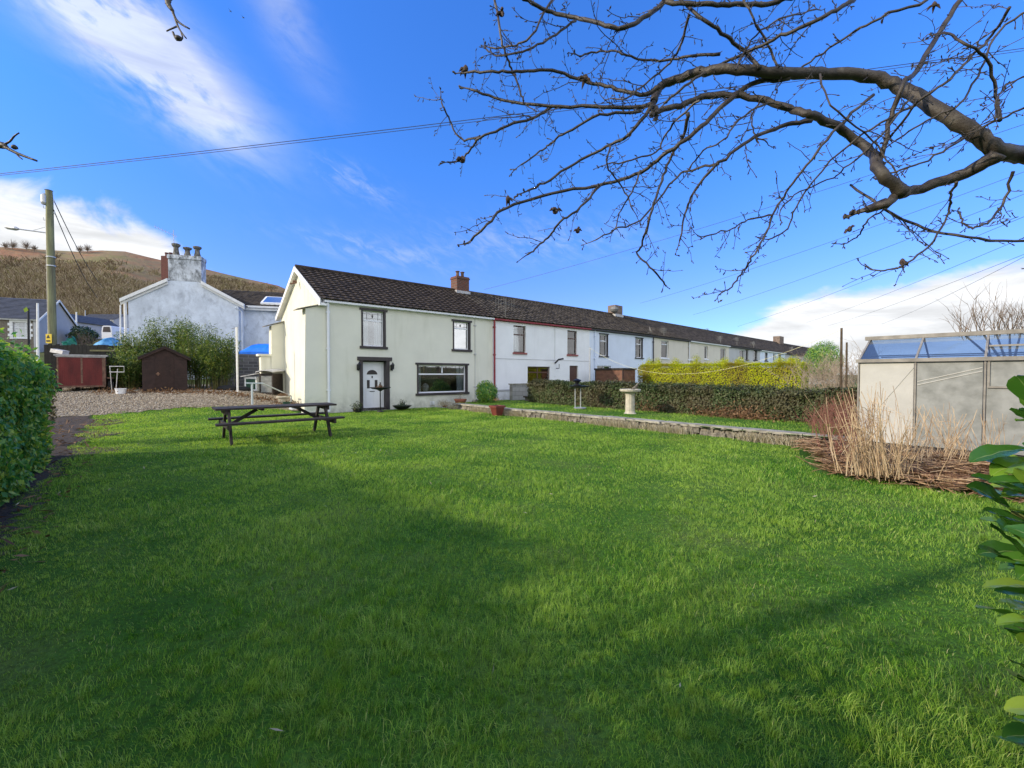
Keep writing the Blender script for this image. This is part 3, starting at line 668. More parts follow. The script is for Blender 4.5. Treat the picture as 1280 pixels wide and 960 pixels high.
# door
k = MB(); k.fbox(FH, dr[0]-.13, dr[0]+.004, -.03, .34, 0, dr[3]+.001); k.fbox(FH, dr[1]-.004, dr[1]+.14, -.03, .34, 0, dr[3]+.001)
k.fbox(FH, dr[0]-.22, dr[1]+.24, -.055, .34, dr[3], dr[3]+.15); k.fbox(FH, dr[0]+.005, dr[1]-.005, .0, .36, 0, .08)
sur = obj('door_surround', k, M['dark'], cot)
k = MB(); k.fbox(FH, dr[0]+.005, dr[0]+.08, .25, .31, .08, dr[3]); k.fbox(FH, dr[1]-.08, dr[1]-.005, .25, .31, .08, dr[3]); k.fbox(FH, dr[0]+.08, dr[1]-.08, .25, .31, dr[3]-.09, dr[3])
obj('door_frame', k, M['white'], sur)
da, db_, dt = dr[0]+.085, dr[1]-.085, dr[3]-.095
k = MB(); k.fbox(FH, da, db_, .275, .31, .09, dt); dm = (da+db_)/2; hw = (db_-da)
for sgn in (-1, 1):
    k.fbox(FH, dm+sgn*.2*hw-.13*hw, dm+sgn*.2*hw+.13*hw, .262, .276, .22, .72); k.fbox(FH, dm+sgn*.2*hw-.13*hw, dm+sgn*.2*hw+.13*hw, .262, .276, .80, 1.32)
door = obj('door', k, M['white'], cot)
for sgn in (-1, 1): k = MB(); k.fbox(FH, dm+sgn*.2*hw-.07*hw, dm+sgn*.2*hw+.07*hw, .255, .263, .90, 1.25); obj('door_pane', k, M['dark'], door)
k = MB(); A = [(dm+.27*hw*math.cos(a), 1.48+.19*math.sin(a)) for a in [math.pi*i/12 for i in range(13)]]; k.prism(FH, A, .262, .274)
obj('door_pane', k, M['dark'], door)
for nm_, bb_ in (('knocker', (dm-.02, dm+.02, .245, .275, 1.33, 1.42)), ('handle', (db_-.09, db_-.06, .23, .275, .98, 1.15)), ('letterbox', (dm-.1, dm+.1, .25, .275, .76, .785))): k = MB(); k.fbox(FH, *bb_); obj(nm_, k, M['black'], door)
for tt in (dr[0]-.20, dr[1]+.22):
    k = MB(); z = dr[3]-.28; k.fbox(FH, tt-.04, tt+.04, -.035, .0, z-.12, z+.12); k.tube([FH(tt, -.03, z-.05), FH(tt, -.1, z-.14), FH(tt, -.15, z-.08)], .012, 6)
    k.lathe(FH(tt, -.15, z-.08), [(.03, 0), (.055, .03), (.065, .17), (.085, .18), (.03, .26), (.01, .3)], 6); obj('wall_lantern', k, M['black'], cot)
pipe(cot, fz(409.5, 420)[0], 'white', r=.05); pipe(cot, fz(593.5, 440)[0], 'grey_r', r=.012, s=-.02)
k = MB(); tt, z = fz(540, 504); k.fbox(FH, tt-.12, tt+.12, -.015, 0, z-.09, z+.09)
for i in range(4): k.fbox(FH, tt-.10, tt+.10, -.024, -.014, z-.07+i*.045, z-.05+i*.045)
obj('air_vent', k, M['white_r'], cot)
# bargeboards
k = MB(); e = .17
for s0, s1, za, zb in ((-.24, RS, EAVE-.06, RIDGE-.0), (DEP+.24, RS, EAVE-.06, RIDGE-.0)):
    P = [(s0, za-.19), (s1, zb-.19), (s1, zb+.02), (s0, za+.02)]
    k.add([FH(-e, s, z) for s, z in P]+[FH(-e-.035, s, z) for s, z in P], [(0, 1, 2, 3), (7, 6, 5, 4), (0, 4, 5, 1), (1, 5, 6, 2), (2, 6, 7, 3), (3, 7, 4, 0)])
    k.add([FH(-e+.002, s, z) for s, z in ((s0, za-.17), (s1, zb-.17))]+[FH(0, s, z) for s, z in ((s0, za-.17), (s1, zb-.17))], [(0, 1, 3, 2)])
obj('bargeboard', k, M['whitepaint'], cot, fix=True)
k = MB(); k.fbox(FH, -e-.03, .05, -.24, -.02, EAVE-.28, EAVE-.20); obj('soffit_end', k, M['whitepaint'], cot)
# buttresses with sloping tops: profile in (t,z)
def buttress(s0, s1, wt, wb_, ztop, zin, name='buttress'):
    k = MB(); P = [(0.0, -.2), (0.0, zin), (-.0-wt, ztop), (-wb_, -.2)]
    k.add([FH(a, s0, z) for a, z in P]+[FH(a, s1, z) for a, z in P], [(0, 1, 2, 3), (7, 6, 5, 4), (0, 4, 5, 1), (1, 5, 6, 2), (2, 6, 7, 3), (3, 7, 4, 0)])
    b = obj(name, k, M['cream'], cot)
    k = MB(); k.add([FH(a, s, z) for s in (s0-.08, s1+.06) for a, z in ((.0, zin+.01), (.0, zin+.07), (-wt-.30, ztop-.07), (-wt-.30, ztop-.01+-.03))], [(0, 1, 2, 3), (7, 6, 5, 4), (0, 4, 5, 1), (1, 5, 6, 2), (2, 6, 7, 3), (3, 7, 4, 0)])
    obj('coping', k, M['slab'], b)
tb, _ = fz(381.6, 430); buttress(.0, .42, -tb-.02, -tb+.06, EAVE-.42, EAVE-.24)
buttress(DEP-.55, DEP-.05, .55, .60, EAVE-.55, EAVE-.35)
k = MB(); k.fbox(FH, -1.0, -.58, DEP-.5, DEP-.06, -.2, 2.35); k.fbox(FH, -1.12, -.56, DEP-.56, DEP-.02, 2.35, 2.45); obj('lower_buttress', k, M['cream'], cot)
k = MB(); q = FH(-.1, RS-.05, RIDGE-.72); k.box(q, (0, 0, .12), D*-.16, G*.08); k.tube([q+D*-.1, q+D*-.28+V((0, 0, -.06))], .035, 6); obj('security_light', k, M['rust'], cot)
chimney(FH, fz(575, 360, RS)[0], RS, .82, .62, RIDGE-.45, RIDGE+.78, 'brick', cot, pots=2)

# terrace row
def aerial(par, t, z, kind='aerial', s=-.1, sc_=1.0):
    k = MB()
    if kind == 'aerial':
        k.tube([FH(t, s, z-.35), FH(t, s, z+.55*sc_)], .016, 5); k.tube([FH(t-.55*sc_, s, z+.3*sc_), FH(t+.5*sc_, s, z+.3*sc_)], .010, 4)
        for i in range(8):
            a = -.5+i*.14; k.tube([FH(t+a*sc_, s-.0, z+(.05 if i > 3 else .0)*sc_), FH(t+a*sc_, s, z+(.56 if i != 4 else .7)*sc_)], .008, 4)
        for i in range(3): k.tube([FH(t-.15*sc_, s-.12, z+(.2+i*.14)*sc_), FH(t-.15*sc_, s+.3, z+(.2+i*.14)*sc_)], .009, 4)
        return obj('aerial', k, M['dishm'], par)
    k.tube([FH(t, 0, z-.3), FH(t, s, z-.25), FH(t, s, z)], .02, 5)
    c = FH(t, s-.12, z+.1); ax = (D*.5-G*.8+V((0, 0, .35))).normalized(); u = ax.orthogonal().normalized(); w = ax.cross(u); vs = []
    for i in range(4):
        for j in range(14):
            a = 2*math.pi*j/14; r = .09*(i)+.01; vs.append(c+(u*math.cos(a)+w*math.sin(a))*r+ax*(r*r*1.1))
    k.add(vs, [(i*14+j, i*14+(j+1) % 14, (i+1)*14+(j+1) % 14, (i+1)*14+j) for i in range(3) for j in range(14)])
    k.tube([c, c+ax*.35+V((0, 0, -.02))], .012, 4); k.tube([FH(t+.28, s+.1, z-.3), FH(t+.28, s+.1, z+.35)], .012, 4)
    return obj('satellite_dish', k, M['dishm'], par)
GRP = 'terraced houses running downhill from the cottage'
def house(label, wm, roofm, gut, t0, t1, wins, ends=(False, False)):
    h = thing('terraced_house', label, 'house', FH(t0, 0, 0), GRP)
    shell(h, t0, t1, wm, [w[0] for w in wins], roofm, gut, ends=ends)
    for r, kw in wins:
        kind = kw.pop('door', None)
        if kind:
            k = MB(); k.fbox(FH, r[0]+.01, r[1]-.01, .09, .13, r[2], r[3]-.01); d_ = obj('door', k, M[kind], h)
            k = MB(); k.fbox(FH, r[0]+.06, r[0]+.1, .06, .09, (r[2]+r[3])/2-.06, (r[2]+r[3])/2+.06); obj('handle', k, M['metal'], d_)
        else: window(h, FH, *r, **kw)
    return h
t2, t3, t4, t5, t6, t7, t8, t9, t10 = fz(737, 420)[0], fz(816.5, 430)[0], 28.5, 36, 43.5, 51, 58.5, 66, 73
bw = dict(fm='brownw', sill='sillred', top=.33); 
h2 = house('white rendered terraced house with red gutter and brown framed windows', 'white_r', 'tile2', 'redp', b1, t2, [
    (rect(641.9, 657.3, 406.5, 440.5), dict(bw, curtain=[(.1, .9, 0, 1)])), (rect(709.3, 721.3, 412.8, 443), dict(bw, curtain=[(.1, .7, 0, 1)])),
    (rect(659.5, 687.5, 458, 479), dict(fm='brownw', top=.35, mull=[(.48, 0, 1)], curtain=[(0, .4, 0, 1), (.6, 1, 0, 1)])),
    ((fz(712, 458)[0], fz(722.6, 458)[0], .1, fz(712, 457)[1]), dict(door='brownw'))])
pipe(h2, b1+.07, 'redp', r=.045)
k = MB(); z = fz(620, 448.5)[1]; k.fbox(FH, b1+.1, t2, -.014, 0, z, z+.03); tt = fz(693.5, 430)[0]; k.fbox(FH, tt-.01, tt+.01, -.014, 0, z+.03, EAVE-.16); k.fbox(FH, b1+.15, b1+1.9, -.03, 0, .62, .70); obj('render_bead', k, M['grey_r'], h2)
aerial(h2, b1+.75, EAVE+.35, sc_=1.25); k = MB(); tt, z = fz(695, 454); k.tube([FH(tt-.1, -.02, z), FH(tt-.1, -.3, z+.2), FH(tt+.1, -.5, z+.25)], .05, 6); k.tube([FH(tt, -.02, z-.3), FH(tt, -.25, z-.3), FH(tt, -.25, z-.05)], .02, 6); obj('floodlight', k, M['black'], h2)
aw = dict(fm='white', sill='dark', top=.3)
h3 = house('blue white terraced house with black gutter and narrow black edged windows', 'bluewhite', 'tile2', 'dark', t2, t3, [
    (rect(750, 759.5, 417.5, 445), dict(aw, surround='dark', sw=.04)), (rect(794.8, 803.0, 422.3, 447), dict(aw, surround='dark', sw=.04, curtain=1)), (rect(746.5, 764, 457, 482), dict(aw, mull=[(.5, 0, 1)]))])
pipe(h3, t3-.08, 'dark'); pipe(h3, fz(742.8, 430)[0], 'bluewhite', r=.03)
aerial(h3, t3-1.0, EAVE+.15, 'dish', s=-.2); chimney(FH, t3-.15, RS, .95, .7, RIDGE-.4, RIDGE+.85, 'stackc', h3, pots=0, cor=False)
k = MB(); c = FH(t3-.75, RS-.35, RIDGE+.3); k.lathe(c+V((0, 0, -.28)), [(.03, 0), (.26, .14), (.33, .3), (.26, .46), (.05, .55)], 12); obj('satellite_dish', k, M['dishm'], h3)
h4 = house('beige rendered terraced house with two white framed oval glazed windows', 'beige', 'tile2', 'dark', t3, t4, [
    (rect(826.5, 835.8, 425.5, 447.3), dict(fm='white', top=.2, curtain=1)), (rect(860, 866.5, 429, 449), dict(fm='white', top=.2, curtain=1)), (rect(840, 855, 460, 475), dict(aw))])
pipe(h4, t4-.1, 'white'); aerial(h4, fz(828.5, 415)[0], EAVE+.25, sc_=.7)
h5 = house('plain beige grey terraced house with white windows beyond the yellow green hedge', 'beige', 'tile2', 'white', t4, t5, [
    (rect(880.5, 885, 432.5, 448.5), dict(fm='white', top=0, curtain=1)), (rect(900.5, 907.5, 435, 451), dict(fm='white', top=0, curtain=1)), (rect(885, 893, 460, 472), dict(aw))])
aerial(h5, fz(884.5, 400, RS)[0], RIDGE-.1, s=RS, sc_=.6); aerial(h5, t5-2, EAVE+.3, sc_=.7)
h6 = house('grey rendered terraced house with one white and one dark upper window', 'grey_r', 'tile2', 'dark', t5, t6, [
    (rect(924.5, 930.8, 437, 449.5), dict(fm='white', top=0, curtain=1)), (rect(931.8, 935.5, 437, 449.5), dict(fm='dark', top=0)), (rect(942.2, 946.8, 438, 450), dict(fm='dark', top=0))])
aerial(h6, t5+1.5, EAVE+.5, sc_=.6); aerial(h6, t6-2, EAVE+.3, sc_=.7)
h7 = house('white terraced house with a row of dark upper windows past the grey one', 'bluewhite', 'tile2', 'white', t6, t7, [
    (rect(956, 959.8, 440.5, 451), dict(fm='dark', top=0)), (rect(966.5, 969.5, 441.5, 451), dict(fm='white', top=0)), (rect(973, 976.5, 442, 452), dict(fm='dark', top=0))])
h8 = house('terraced house under the plain square chimney near the far end of the row', 'grey_r', 'tile2', 'dark', t7, t8, [
    ((t7+1.2, t7+2.4, 2.6, 3.9), dict(fm='dark', top=0)), ((t7+4.6, t7+5.8, 2.6, 3.9), dict(fm='dark', top=0))])
chimney(FH, fz(973, 425, RS)[0], RS, 1.5, .8, RIDGE-.3, RIDGE+1.0, 'stackc', h8, pots=0, cor=False, flash=False)
aerial(h8, t7+2, EAVE+.4, sc_=.7)
h9 = house('low grey terraced house just past the square chimney', 'beige', 'tile2', 'white', t8, t9, [((t8+1.2, t8+2.4, 2.6, 3.9), dict(fm='dark', top=0)), ((t8+4.6, t8+5.8, 2.6, 3.9), dict(fm='white', top=0))])
aerial(h9, t8+3, EAVE+.4, sc_=.7)
h10 = house('last terraced house at the far right end of the row', 'white_r', 'tile2', 'white', t9, t10, [((t9+1.2, t9+2.4, 2.6, 3.9), dict(fm='dark', top=0))], ends=(False, True))

# ---------------------------------------------------------------- generic frame for the other buildings
def frame(o, a):
    o = V(o); A = V((math.cos(a), math.sin(a), 0)); B = V((-A.y, A.x, 0))
    return lambda x, b, z: V((o.x+A.x*x+B.x*b, o.y+A.y*x+B.y*b, z))
# white gable house behind the bamboo
pL = at(160, 372, 26.0); pR = at(298, 378, 27.7); W = (V((pR.x, pR.y, 0))-V((pL.x, pL.y, 0))).length; ang = math.atan2(pR.y-pL.y, pR.x-pL.x)
FW = frame((pL.x, pL.y, 0), ang); ze = (pL.z+pR.z)/2; zr = at(229, 341, 26.8).z
wh = thing('gable_house', 'weathered white gable house with sooty chimney stack rising behind the bamboo', 'house', FW(0, 0, H(pL.x, pL.y)))
k = MB(); k.prism(FW, [(0, 0), (W, 0), (W, ze), (W*.5, zr-.1), (0, ze)], 0, 9); obj('wall', k, M['oldwhite'], wh)
FWr = lambda t, s, z: FW(s, t, z)
k = MB(); tiles(k, FWr, .035, 9, -.3, ze-.12, W*.5, zr+.05, wave=False); tiles(k, FWr, .035, 9, W+.3, ze-.12, W*.5, zr+.05, wave=False); obj('roof', k, M['slate'], wh, fix=False)
for x0, x1 in ((-.34, W*.5), (W+.34, W*.5)):
    k = MB()
    for dz0, dz1, o in ((-.16, .04, -.16), (-.30, -.17, -.05)):
        xc = W*.505+(mof(35, 26.85)/2+.01)*(-1 if x0 < x1 else 1); fc = (xc-x0)/(x1-x0); zc = ze-.13+(zr+.16-ze)*fc
        P = [(x0, ze-.13+dz0), (xc, zc+dz0), (xc, zc+dz1), (x0, ze-.13+dz1)]
        k.add([FW(x, o-.03, z) for x, z in P]+[FW(x, .03, z) for x, z in P], [(0, 1, 2, 3), (7, 6, 5, 4), (0, 4, 5, 1), (1, 5, 6, 2), (2, 6, 7, 3), (3, 7, 4, 0)])
    obj('bargeboard', k, M['whitepaint'], wh)
cx = W*.505; cw = mof(35, 26.85); zt = at(235, 319, 26.85).z
k = MB(); k.fbox(FW, cx-cw/2, cx+cw/2, -.012, .75, zr-.5, zt-.25); k.fbox(FW, cx-cw/2-.03, cx+cw/2+.03, -.08, .78, zt-.25, zt-.02)
ch = obj('chimney', k, M['stack_r'], wh)
for i, (dx, hh) in enumerate(((-.58, .80), (.02, .62), (.55, .72))):
    k = MB(); k.lathe(FW(cx+dx, .35, zt-.04), [(.20, 0), (.19, .12), (.14, hh*.45), (.13, hh*.7), (.22, hh*.82), (.24, hh*.95), (.15, hh)], 9); obj('chimney_pot', k, M['sootpot'], ch)
k = MB(); k.tube([FW(cx-.9, .9, zr+.1), FW(cx-.9, .9, zt+1.75)], .02, 5); k.tube([FW(cx-1.8, .6, zt+1.80), FW(cx-.75, .95, zt+1.35)], .018, 4)
for i in range(7):
    f = i/6; q = FW(cx-1.75+f*.95, .62+f*.3, zt+1.78-f*.38); k.tube([q+V((0, 0, -.13)), q+V((0, 0, .13))], .01, 3)
obj('aerial', k, M['metal'], wh)
q = at(211, 330, 33); k = MB(); z1 = at(211, 321, 33).z; k.fbox(lambda a, b, z: V((q.x+a, q.y+b, z)), -.35, .30, -.3, .4, zr-1.5, z1); rc = obj('rear_chimney', k, M['redbrick'], wh)
for dx in (-.15, .15):
    k = MB(); k.lathe((q.x+dx, q.y, z1-.02), [(.12, 0), (.09, .15), (.12, .28), (.12, .33)], 8); obj('chimney_pot', k, M['redbrick'], rc)
k = MB(); k.tube([FW(-.12, -.06, 1), FW(-.12, -.06, ze-.35)], .07, 8); k.fbox(FW, -.36, -.12, -.05, .1, ze-.38, ze-.26); obj('downpipe', k, M['whitepaint'], wh)
k = MB(); k.tube([FW(W+.16, .1, 1), FW(W+.16, .1, ze-.6), FW(W-.15, -.04, ze-.35)], .05, 8); obj('downpipe', k, M['oldwhite'], wh)
# wing to the right
k = MB(); k.fbox(FW, W+.002, W+8, 1.3, 7, 0, ze-.1); obj('wing_wall', k, M['oldwhite'], wh)
k = MB(); k.fbox(FW, W+.01, W+8.1, 1.05, 1.28, ze-.32, ze-.06); k.fbox(FW, W+.01, W+8.1, .93, 1.04, ze-.16, ze-.04); obj('wing_fascia', k, M['whitepaint'], wh)
zw = at(330, 365, 32.5).z; wr = MB(); tiles(wr, FW, W*.62, W+3.8, 1.1, ze-.05, 4.8, zw, spp=4); tiles(wr, FW, W*.62, W+3.8, 8.5, ze-.05, 4.8, zw, wave=False); obj('wing_roof', wr, M['tile2'], wh, fix=False)
k = MB(); a, b = W+.9, W+3.0
def slope(x, f, up): return FW(x, 1.1+3.7*f, ze-.05+(zw-ze+.05)*f+up)
P = [slope(a, .10, .02), slope(b, .10, .02), slope(b, .52, .02), slope(a, .52, .02), slope(a, .10, .16), slope(b, .10, .16), slope(b, .52, .16), slope(a, .52, .16)]
k.add(P, [(0, 3, 2, 1), (4, 5, 6, 7), (0, 1, 5, 4), (1, 2, 6, 5), (2, 3, 7, 6), (3, 0, 4, 7)]); sk = obj('skylight', k, M['whitepaint'], wh)
k = MB(); P = [slope(a+.12, .13, .165), slope(b-.12, .13, .165), slope(b-.12, .49, .165), slope(a+.12, .49, .165)]; k.quad(*P); obj('skylight_pane', k, glassmat('skylight_glass', (.5, .55, .6), .55), sk)
k = MB(); k.fbox(FW, W+3.35, W+3.95, 3.4, 4.2, ze, at(349, 364, 31.5).z); c = obj('wing_chimney', k, M['stack_r'], wh)
k = MB(); k.lathe(FW(W+3.65, 3.8, at(349, 364, 31.5).z-.02), [(.2, 0), (.12, .2), (.16, .4), (.16, .5)], 8); obj('chimney_pot', k, M['redbrick'], c)

# stone house at the far left
SL = frame((at(48, 400, 40).x, 40, 0), math.radians(22)); ez = at(48, 399, 40).z; rz = at(49, 379, 42.5).z+.35
sh = thing('stone_house', 'brown stone house with blue slate roof and white quoined windows at the left edge', 'house', SL(0, 0, H(-44, 40)))
wl = [(-1.75, -.75, ez-1.75, ez-.35), (-4.4, -3.4, ez-1.75, ez-.35)]
k = MB(); wall_holes(k, SL, -9, 0, 1.5, ez, 0, wl, .15); obj('wall', k, M['sandstone'], sh, fix=False)
k = MB(); k.add([SL(0, 0, 1.5), SL(0, 6, 1.5), SL(0, 6, ez), SL(0, 3, rz-.1), SL(0, 0, ez)], [(0, 1, 2, 3, 4)]); obj('gable_wall', k, M['grey_r'], sh, fix=False); k = MB(); k.quad(SL(-9, 0, 1.5), SL(-9, 6, 1.5), SL(-9, 6, ez), SL(-9, 0, ez)); k.quad(SL(-9, 6, 1.5), SL(0, 6, 1.5), SL(0, 6, ez), SL(-9, 6, ez)); obj('rear_wall', k, M['grey_r'], sh, fix=False, weld=True); k = MB(); k.fbox(SL, -.35, .01, -.02, 0.0, 1.5, ez); obj('corner_render', k, M['grey_r'], sh)
k = MB(); tiles(k, SL, -9.1, .15, -.25, ez-.05, 3, rz, wave=False, course=.25); tiles(k, SL, -9.1, .15, 6.25, ez-.05, 3, rz, wave=False); obj('roof', k, M['slate'], sh, fix=False)
k = MB(); k.fbox(SL, -9, .1, -.2, -.06, ez-.14, ez-.03)
for s0 in (-.27, 6.27):
    P = [(s0, ez-.24), (3, rz-.16), (3, rz+.04), (s0, ez-.02)]; k.add([SL(.16, s, z) for s, z in P]+[SL(.2, s, z) for s, z in P], [(0, 1, 2, 3), (7, 6, 5, 4), (0, 4, 5, 1), (1, 5, 6, 2), (2, 6, 7, 3), (3, 7, 4, 0)])
obj('bargeboard', k, M['whitepaint'], sh)
for (a, b, c, d) in wl:
    w = window(sh, SL, a, b, c, d, fm='white', top=.35, curtain=[(0, .3, 0, 1), (.7, 1, 0, 1)])
    k = MB()
    for i in range(7):
        z = c-.12+i*(d-c+.3)/7; e_ = .34 if i % 2 else .22; k.fbox(SL, a-e_, a, -.025, .01, z, z+(d-c+.3)/7-.01); k.fbox(SL, b, b+e_, -.025, .01, z, z+(d-c+.3)/7-.01)
    k.fbox(SL, a-.2, b+.2, -.03, .01, d+.001, d+.22); obj('quoin', k, M['whitepaint'], w)
# small grey gabled house beyond the pole
def smallhouse(label, wm, o, ang, w, dp, z0, ez, rz, wins, gable=True, name='small_house', rm='slate'):
    F = frame(o, ang); h = thing(name, label, 'house', F(0, 0, z0))
    hol = [x for x in wins]; k = MB(); wall_holes(k, F, 0, w, z0-1, ez, 0, hol, .12)
    if gable:
        k.add([F(0, 0, ez), F(w, 0, ez), F(w/2, 0, rz)], [(0, 1, 2)]); k.quad(F(0, 0, z0-1), F(0, dp, z0-1), F(0, dp, ez), F(0, 0, ez)); k.quad(F(w, 0, z0-1), F(w, dp, z0-1), F(w, dp, ez), F(w, 0, ez))
    else:
        for x in (0, w): k.add([F(x, 0, z0-1), F(x, dp, z0-1), F(x, dp, ez), F(x, dp/2, rz), F(x, 0, ez)], [(0, 1, 2, 3, 4)])
    obj('wall', k, M[wm], h, fix=False, weld=True); k = MB()
    if gable:
        Fr = lambda t, s, z: F(s, t, z); tiles(k, Fr, -.15, dp, -.25, ez-.1, w/2, rz+.05, wave=False); tiles(k, Fr, -.15, dp, w+.25, ez-.1, w/2, rz+.05, wave=False)
    else: tiles(k, F, -.1, w+.1, -.25, ez-.05, dp/2, rz, wave=False); tiles(k, F, -.1, w+.1, dp+.25, ez-.05, dp/2, rz, wave=False)
    obj('roof', k, M[rm], h, fix=False); k = MB()
    if gable:
        for x0 in (-.27, w+.27):
            P = [(x0, ez-.28), (w/2, rz-.14), (w/2, rz+.08), (x0, ez-.05)]; k.add([F(x, -.19, z) for x, z in P]+[F(x, -.14, z) for x, z in P], [(0, 1, 2, 3), (7, 6, 5, 4), (0, 4, 5, 1), (1, 5, 6, 2), (2, 6, 7, 3), (3, 7, 4, 0)])
    else: k.fbox(F, 0, w, -.2, -.05, ez-.16, ez-.02)
    obj('fascia', k, M['whitepaint'], h)
    for x in wins: window(h, F, *x, fm='white', top=0, depth=.1, curtain=0)
    return h
q = at(67, 400, 55); z0 = H(q.x, q.y)
e_ = at(80, 401, 55).z; smallhouse('small grey house with white bargeboards just right of the telegraph pole', 'grey_r', (q.x, q.y, 0), .1, mof(24, 55), 7, z0, e_, at(80, 391.5, 55).z, [(1.4, 2.0, e_-1.7, e_-.8)])
bx = [('white', 93, 106, 'pale grey row house nearest the small gabled one on the far left', 'oldwhite'), ('b', 106, 119, 'white row house in the middle of the distant slate roofed row', 'white_r'), ('c', 119, 129, 'brown walled row house in the distant row before the end house', 'sandstone'), ('d', 129, 142, 'end house of the distant row left of the white gable house', 'grey_r')]
for _, a, b, lab, wm in bx:
    q = at(a, 399.5, 72); ez = at(a, 399.5, 72).z; w = mof(b-a, 72); z0 = H(q.x, q.y)
    smallhouse(lab, wm, (q.x, q.y, 0), 0.06, w-.02, 6, min(z0, ez-3), ez, at(a, 392.5, 74).z+.1, [(w*.2, w*.45, ez-1.3, ez-.4), (w*.6, w*.85, ez-1.3, ez-.4)], gable=False, name='row_house')
# ------------------------------------------------------------------ garden things
def loc(x, y, z=None): return V((x, y, H(x, y) if z is None else z))
# picnic table
TP = V((-5.55, 10.2, 0)); ta = math.atan2(D.y, D.x)-.02; TZ = H(TP.x, TP.y)
FT0 = frame((TP.x, TP.y, 0), ta); FT = lambda a, b, z: FT0(a, b, z+TZ-.01)
tb_ = thing('picnic_table', 'dark stained wooden picnic table with attached benches on the lawn', 'picnic table', FT(0, 0, 0))
def plank(k, a0, a1, b0, b1, z0, z1):
    k.fbox(FT, a0+random.uniform(-.012, .012), a1+random.uniform(-.012, .012), b0, b1, z0+random.uniform(-.002, .002), z1+random.uniform(-.002, .002))
k = MB()
for i in range(5): b = -.40+i*.163; plank(k, -1.25, 1.25, b, b+.148, .73, .77)
obj('tabletop', k, M['darkwood'], tb_)
for sgn in (-1, 1):
    k = MB()
    for i in range(2):
        b = sgn*.76+(-.14 if i == 0 else .01); plank(k, -1.28, 1.28, b, b+.13, .445, .485)
    obj('seat', k, M['darkwood'], tb_)
for x in (-1.0, 1.0):
    for sgn in (-1, 1):
        k = MB(); k.beam(FT(x, sgn*.70, 0), FT(x, sgn*.27, .725), .05, .10, up=FT(x, 1, 0)-FT(x, 0, 0)); obj('leg', k, M['darkwood'], tb_)
    k = MB(); o_ = .052 if x > 0 else -.052
    k.fbox(FT, x-.022+o_, x+.022+o_, -.90, .90, .345, .443); k.fbox(FT, x-.022+o_, x+.022+o_, -.37, .37, .635, .728); obj('crossbeam', k, M['darkwood'], tb_)
    k = MB(); k.beam(FT(x*.98, 0, .36), FT(x*.42, 0, .70), .05, .07); k.fbox(FT, x*.36-.03, x*.36+.03, -.36, .36, .69, .728); obj('brace', k, M['darkwood'], tb_)
# bird bath
q = gnd(787.5, 517.5, .22); q = V((q.x, q.y, .2)); bb = thing('bird_bath', 'cream stone bird bath on a plain column before the dark hedge', 'bird bath', q)
k = MB(); k.lathe(q, [(.21, 0), (.21, .03), (.165, .07), (.15, .12), (.145, .62), (.16, .68), (.19, .70)], 12); obj('pedestal', k, M['bath'], bb)
k = MB(); k.lathe(q+V((0, 0, .69)), [(.17, 0), (.23, .05), (.32, .06), (.335, .12), (.305, .13), (.22, .09), (.05, .075)], 24); obj('bowl', k, M['bath'], bb, smooth=False)
k = MB(); p = q+V((.16, -.02, .79)); k.tube([p+V((-.16, 0, .0)), p+V((-.05, 0, .05)), p+V((.03, 0, .12)), p+V((.08, 0, .21)), p+V((.13, 0, .235))], [.015, .05, .045, .022, .006], 7); obj('bird_figure', k, M['stone'], bb, smooth=True)
# iron bird feeder stand on the strip
q = gnd(722, 511, .22); q.z = .2
fs = thing('bird_table', 'black iron bird table on two thin legs in front of the hedge', 'bird table', q)
k = MB()
for dx in (-.09, .11): k.tube([q+V((dx, 0, 0)), q+V((dx, 0, .78))], .022, 6)
k.lathe(q+V((.08, -.05, .0)), [(.2, 0), (.24, .06), (.22, .08), (.1, .05)], 14); obj('stand', k, M['metal'], fs)
k = MB(); k.lathe(q+V((.06, 0, .78)), [(.06, 0), (.36, .05), (.38, .09), (.34, .08), (.05, .04)], 16); k.lathe(q+V((-.02, 0, .83)), [(.12, 0), (.15, .06), (.05, .12), (.12, .2), (.16, .24), (.03, .30)], 10); obj('tray', k, M['black'], fs)
# iron bowl stand by the door
q = gnd(461, 512, .04); q = FH(ts(q.x, q.y)[0], -1.15, 0.03)
bs_ = thing('iron_planter_stand', 'slim black iron stand with a shallow bowl in front of the white door', 'plant stand', q)
k = MB(); k.tube([q, q+V((0, 0, .82))], .022, 8); k.lathe(q, [(.14, 0), (.13, .02), (.03, .06)], 12); obj('post', k, M['black'], bs_)
k = MB(); k.lathe(q+V((0, 0, .80)), [(.03, 0), (.12, .06), (.30, .09), (.40, .14), (.40, .155), (.28, .12), (.05, .11)], 18); obj('bowl', k, M['black'], bs_)
def tuft(name, par, c, r, n, L, W, m, h=.3, **kw):
    P = RNG.normal(0, 1, (n, 3)); P = unit(P)*RNG.uniform(.3, 1, n)[:, None]; P[:, 2] = np.abs(P[:, 2])*h/r
    Pn = P*r+np.array(c)[None]; return leaves(name, Pn, P+np.array([0, 0, .4]), L, W, m, par, **kw)
tuft('dead_plant', bs_, q+V((0, 0, .92)), .14, 120, .09, .03, M['dead'], h=.15)
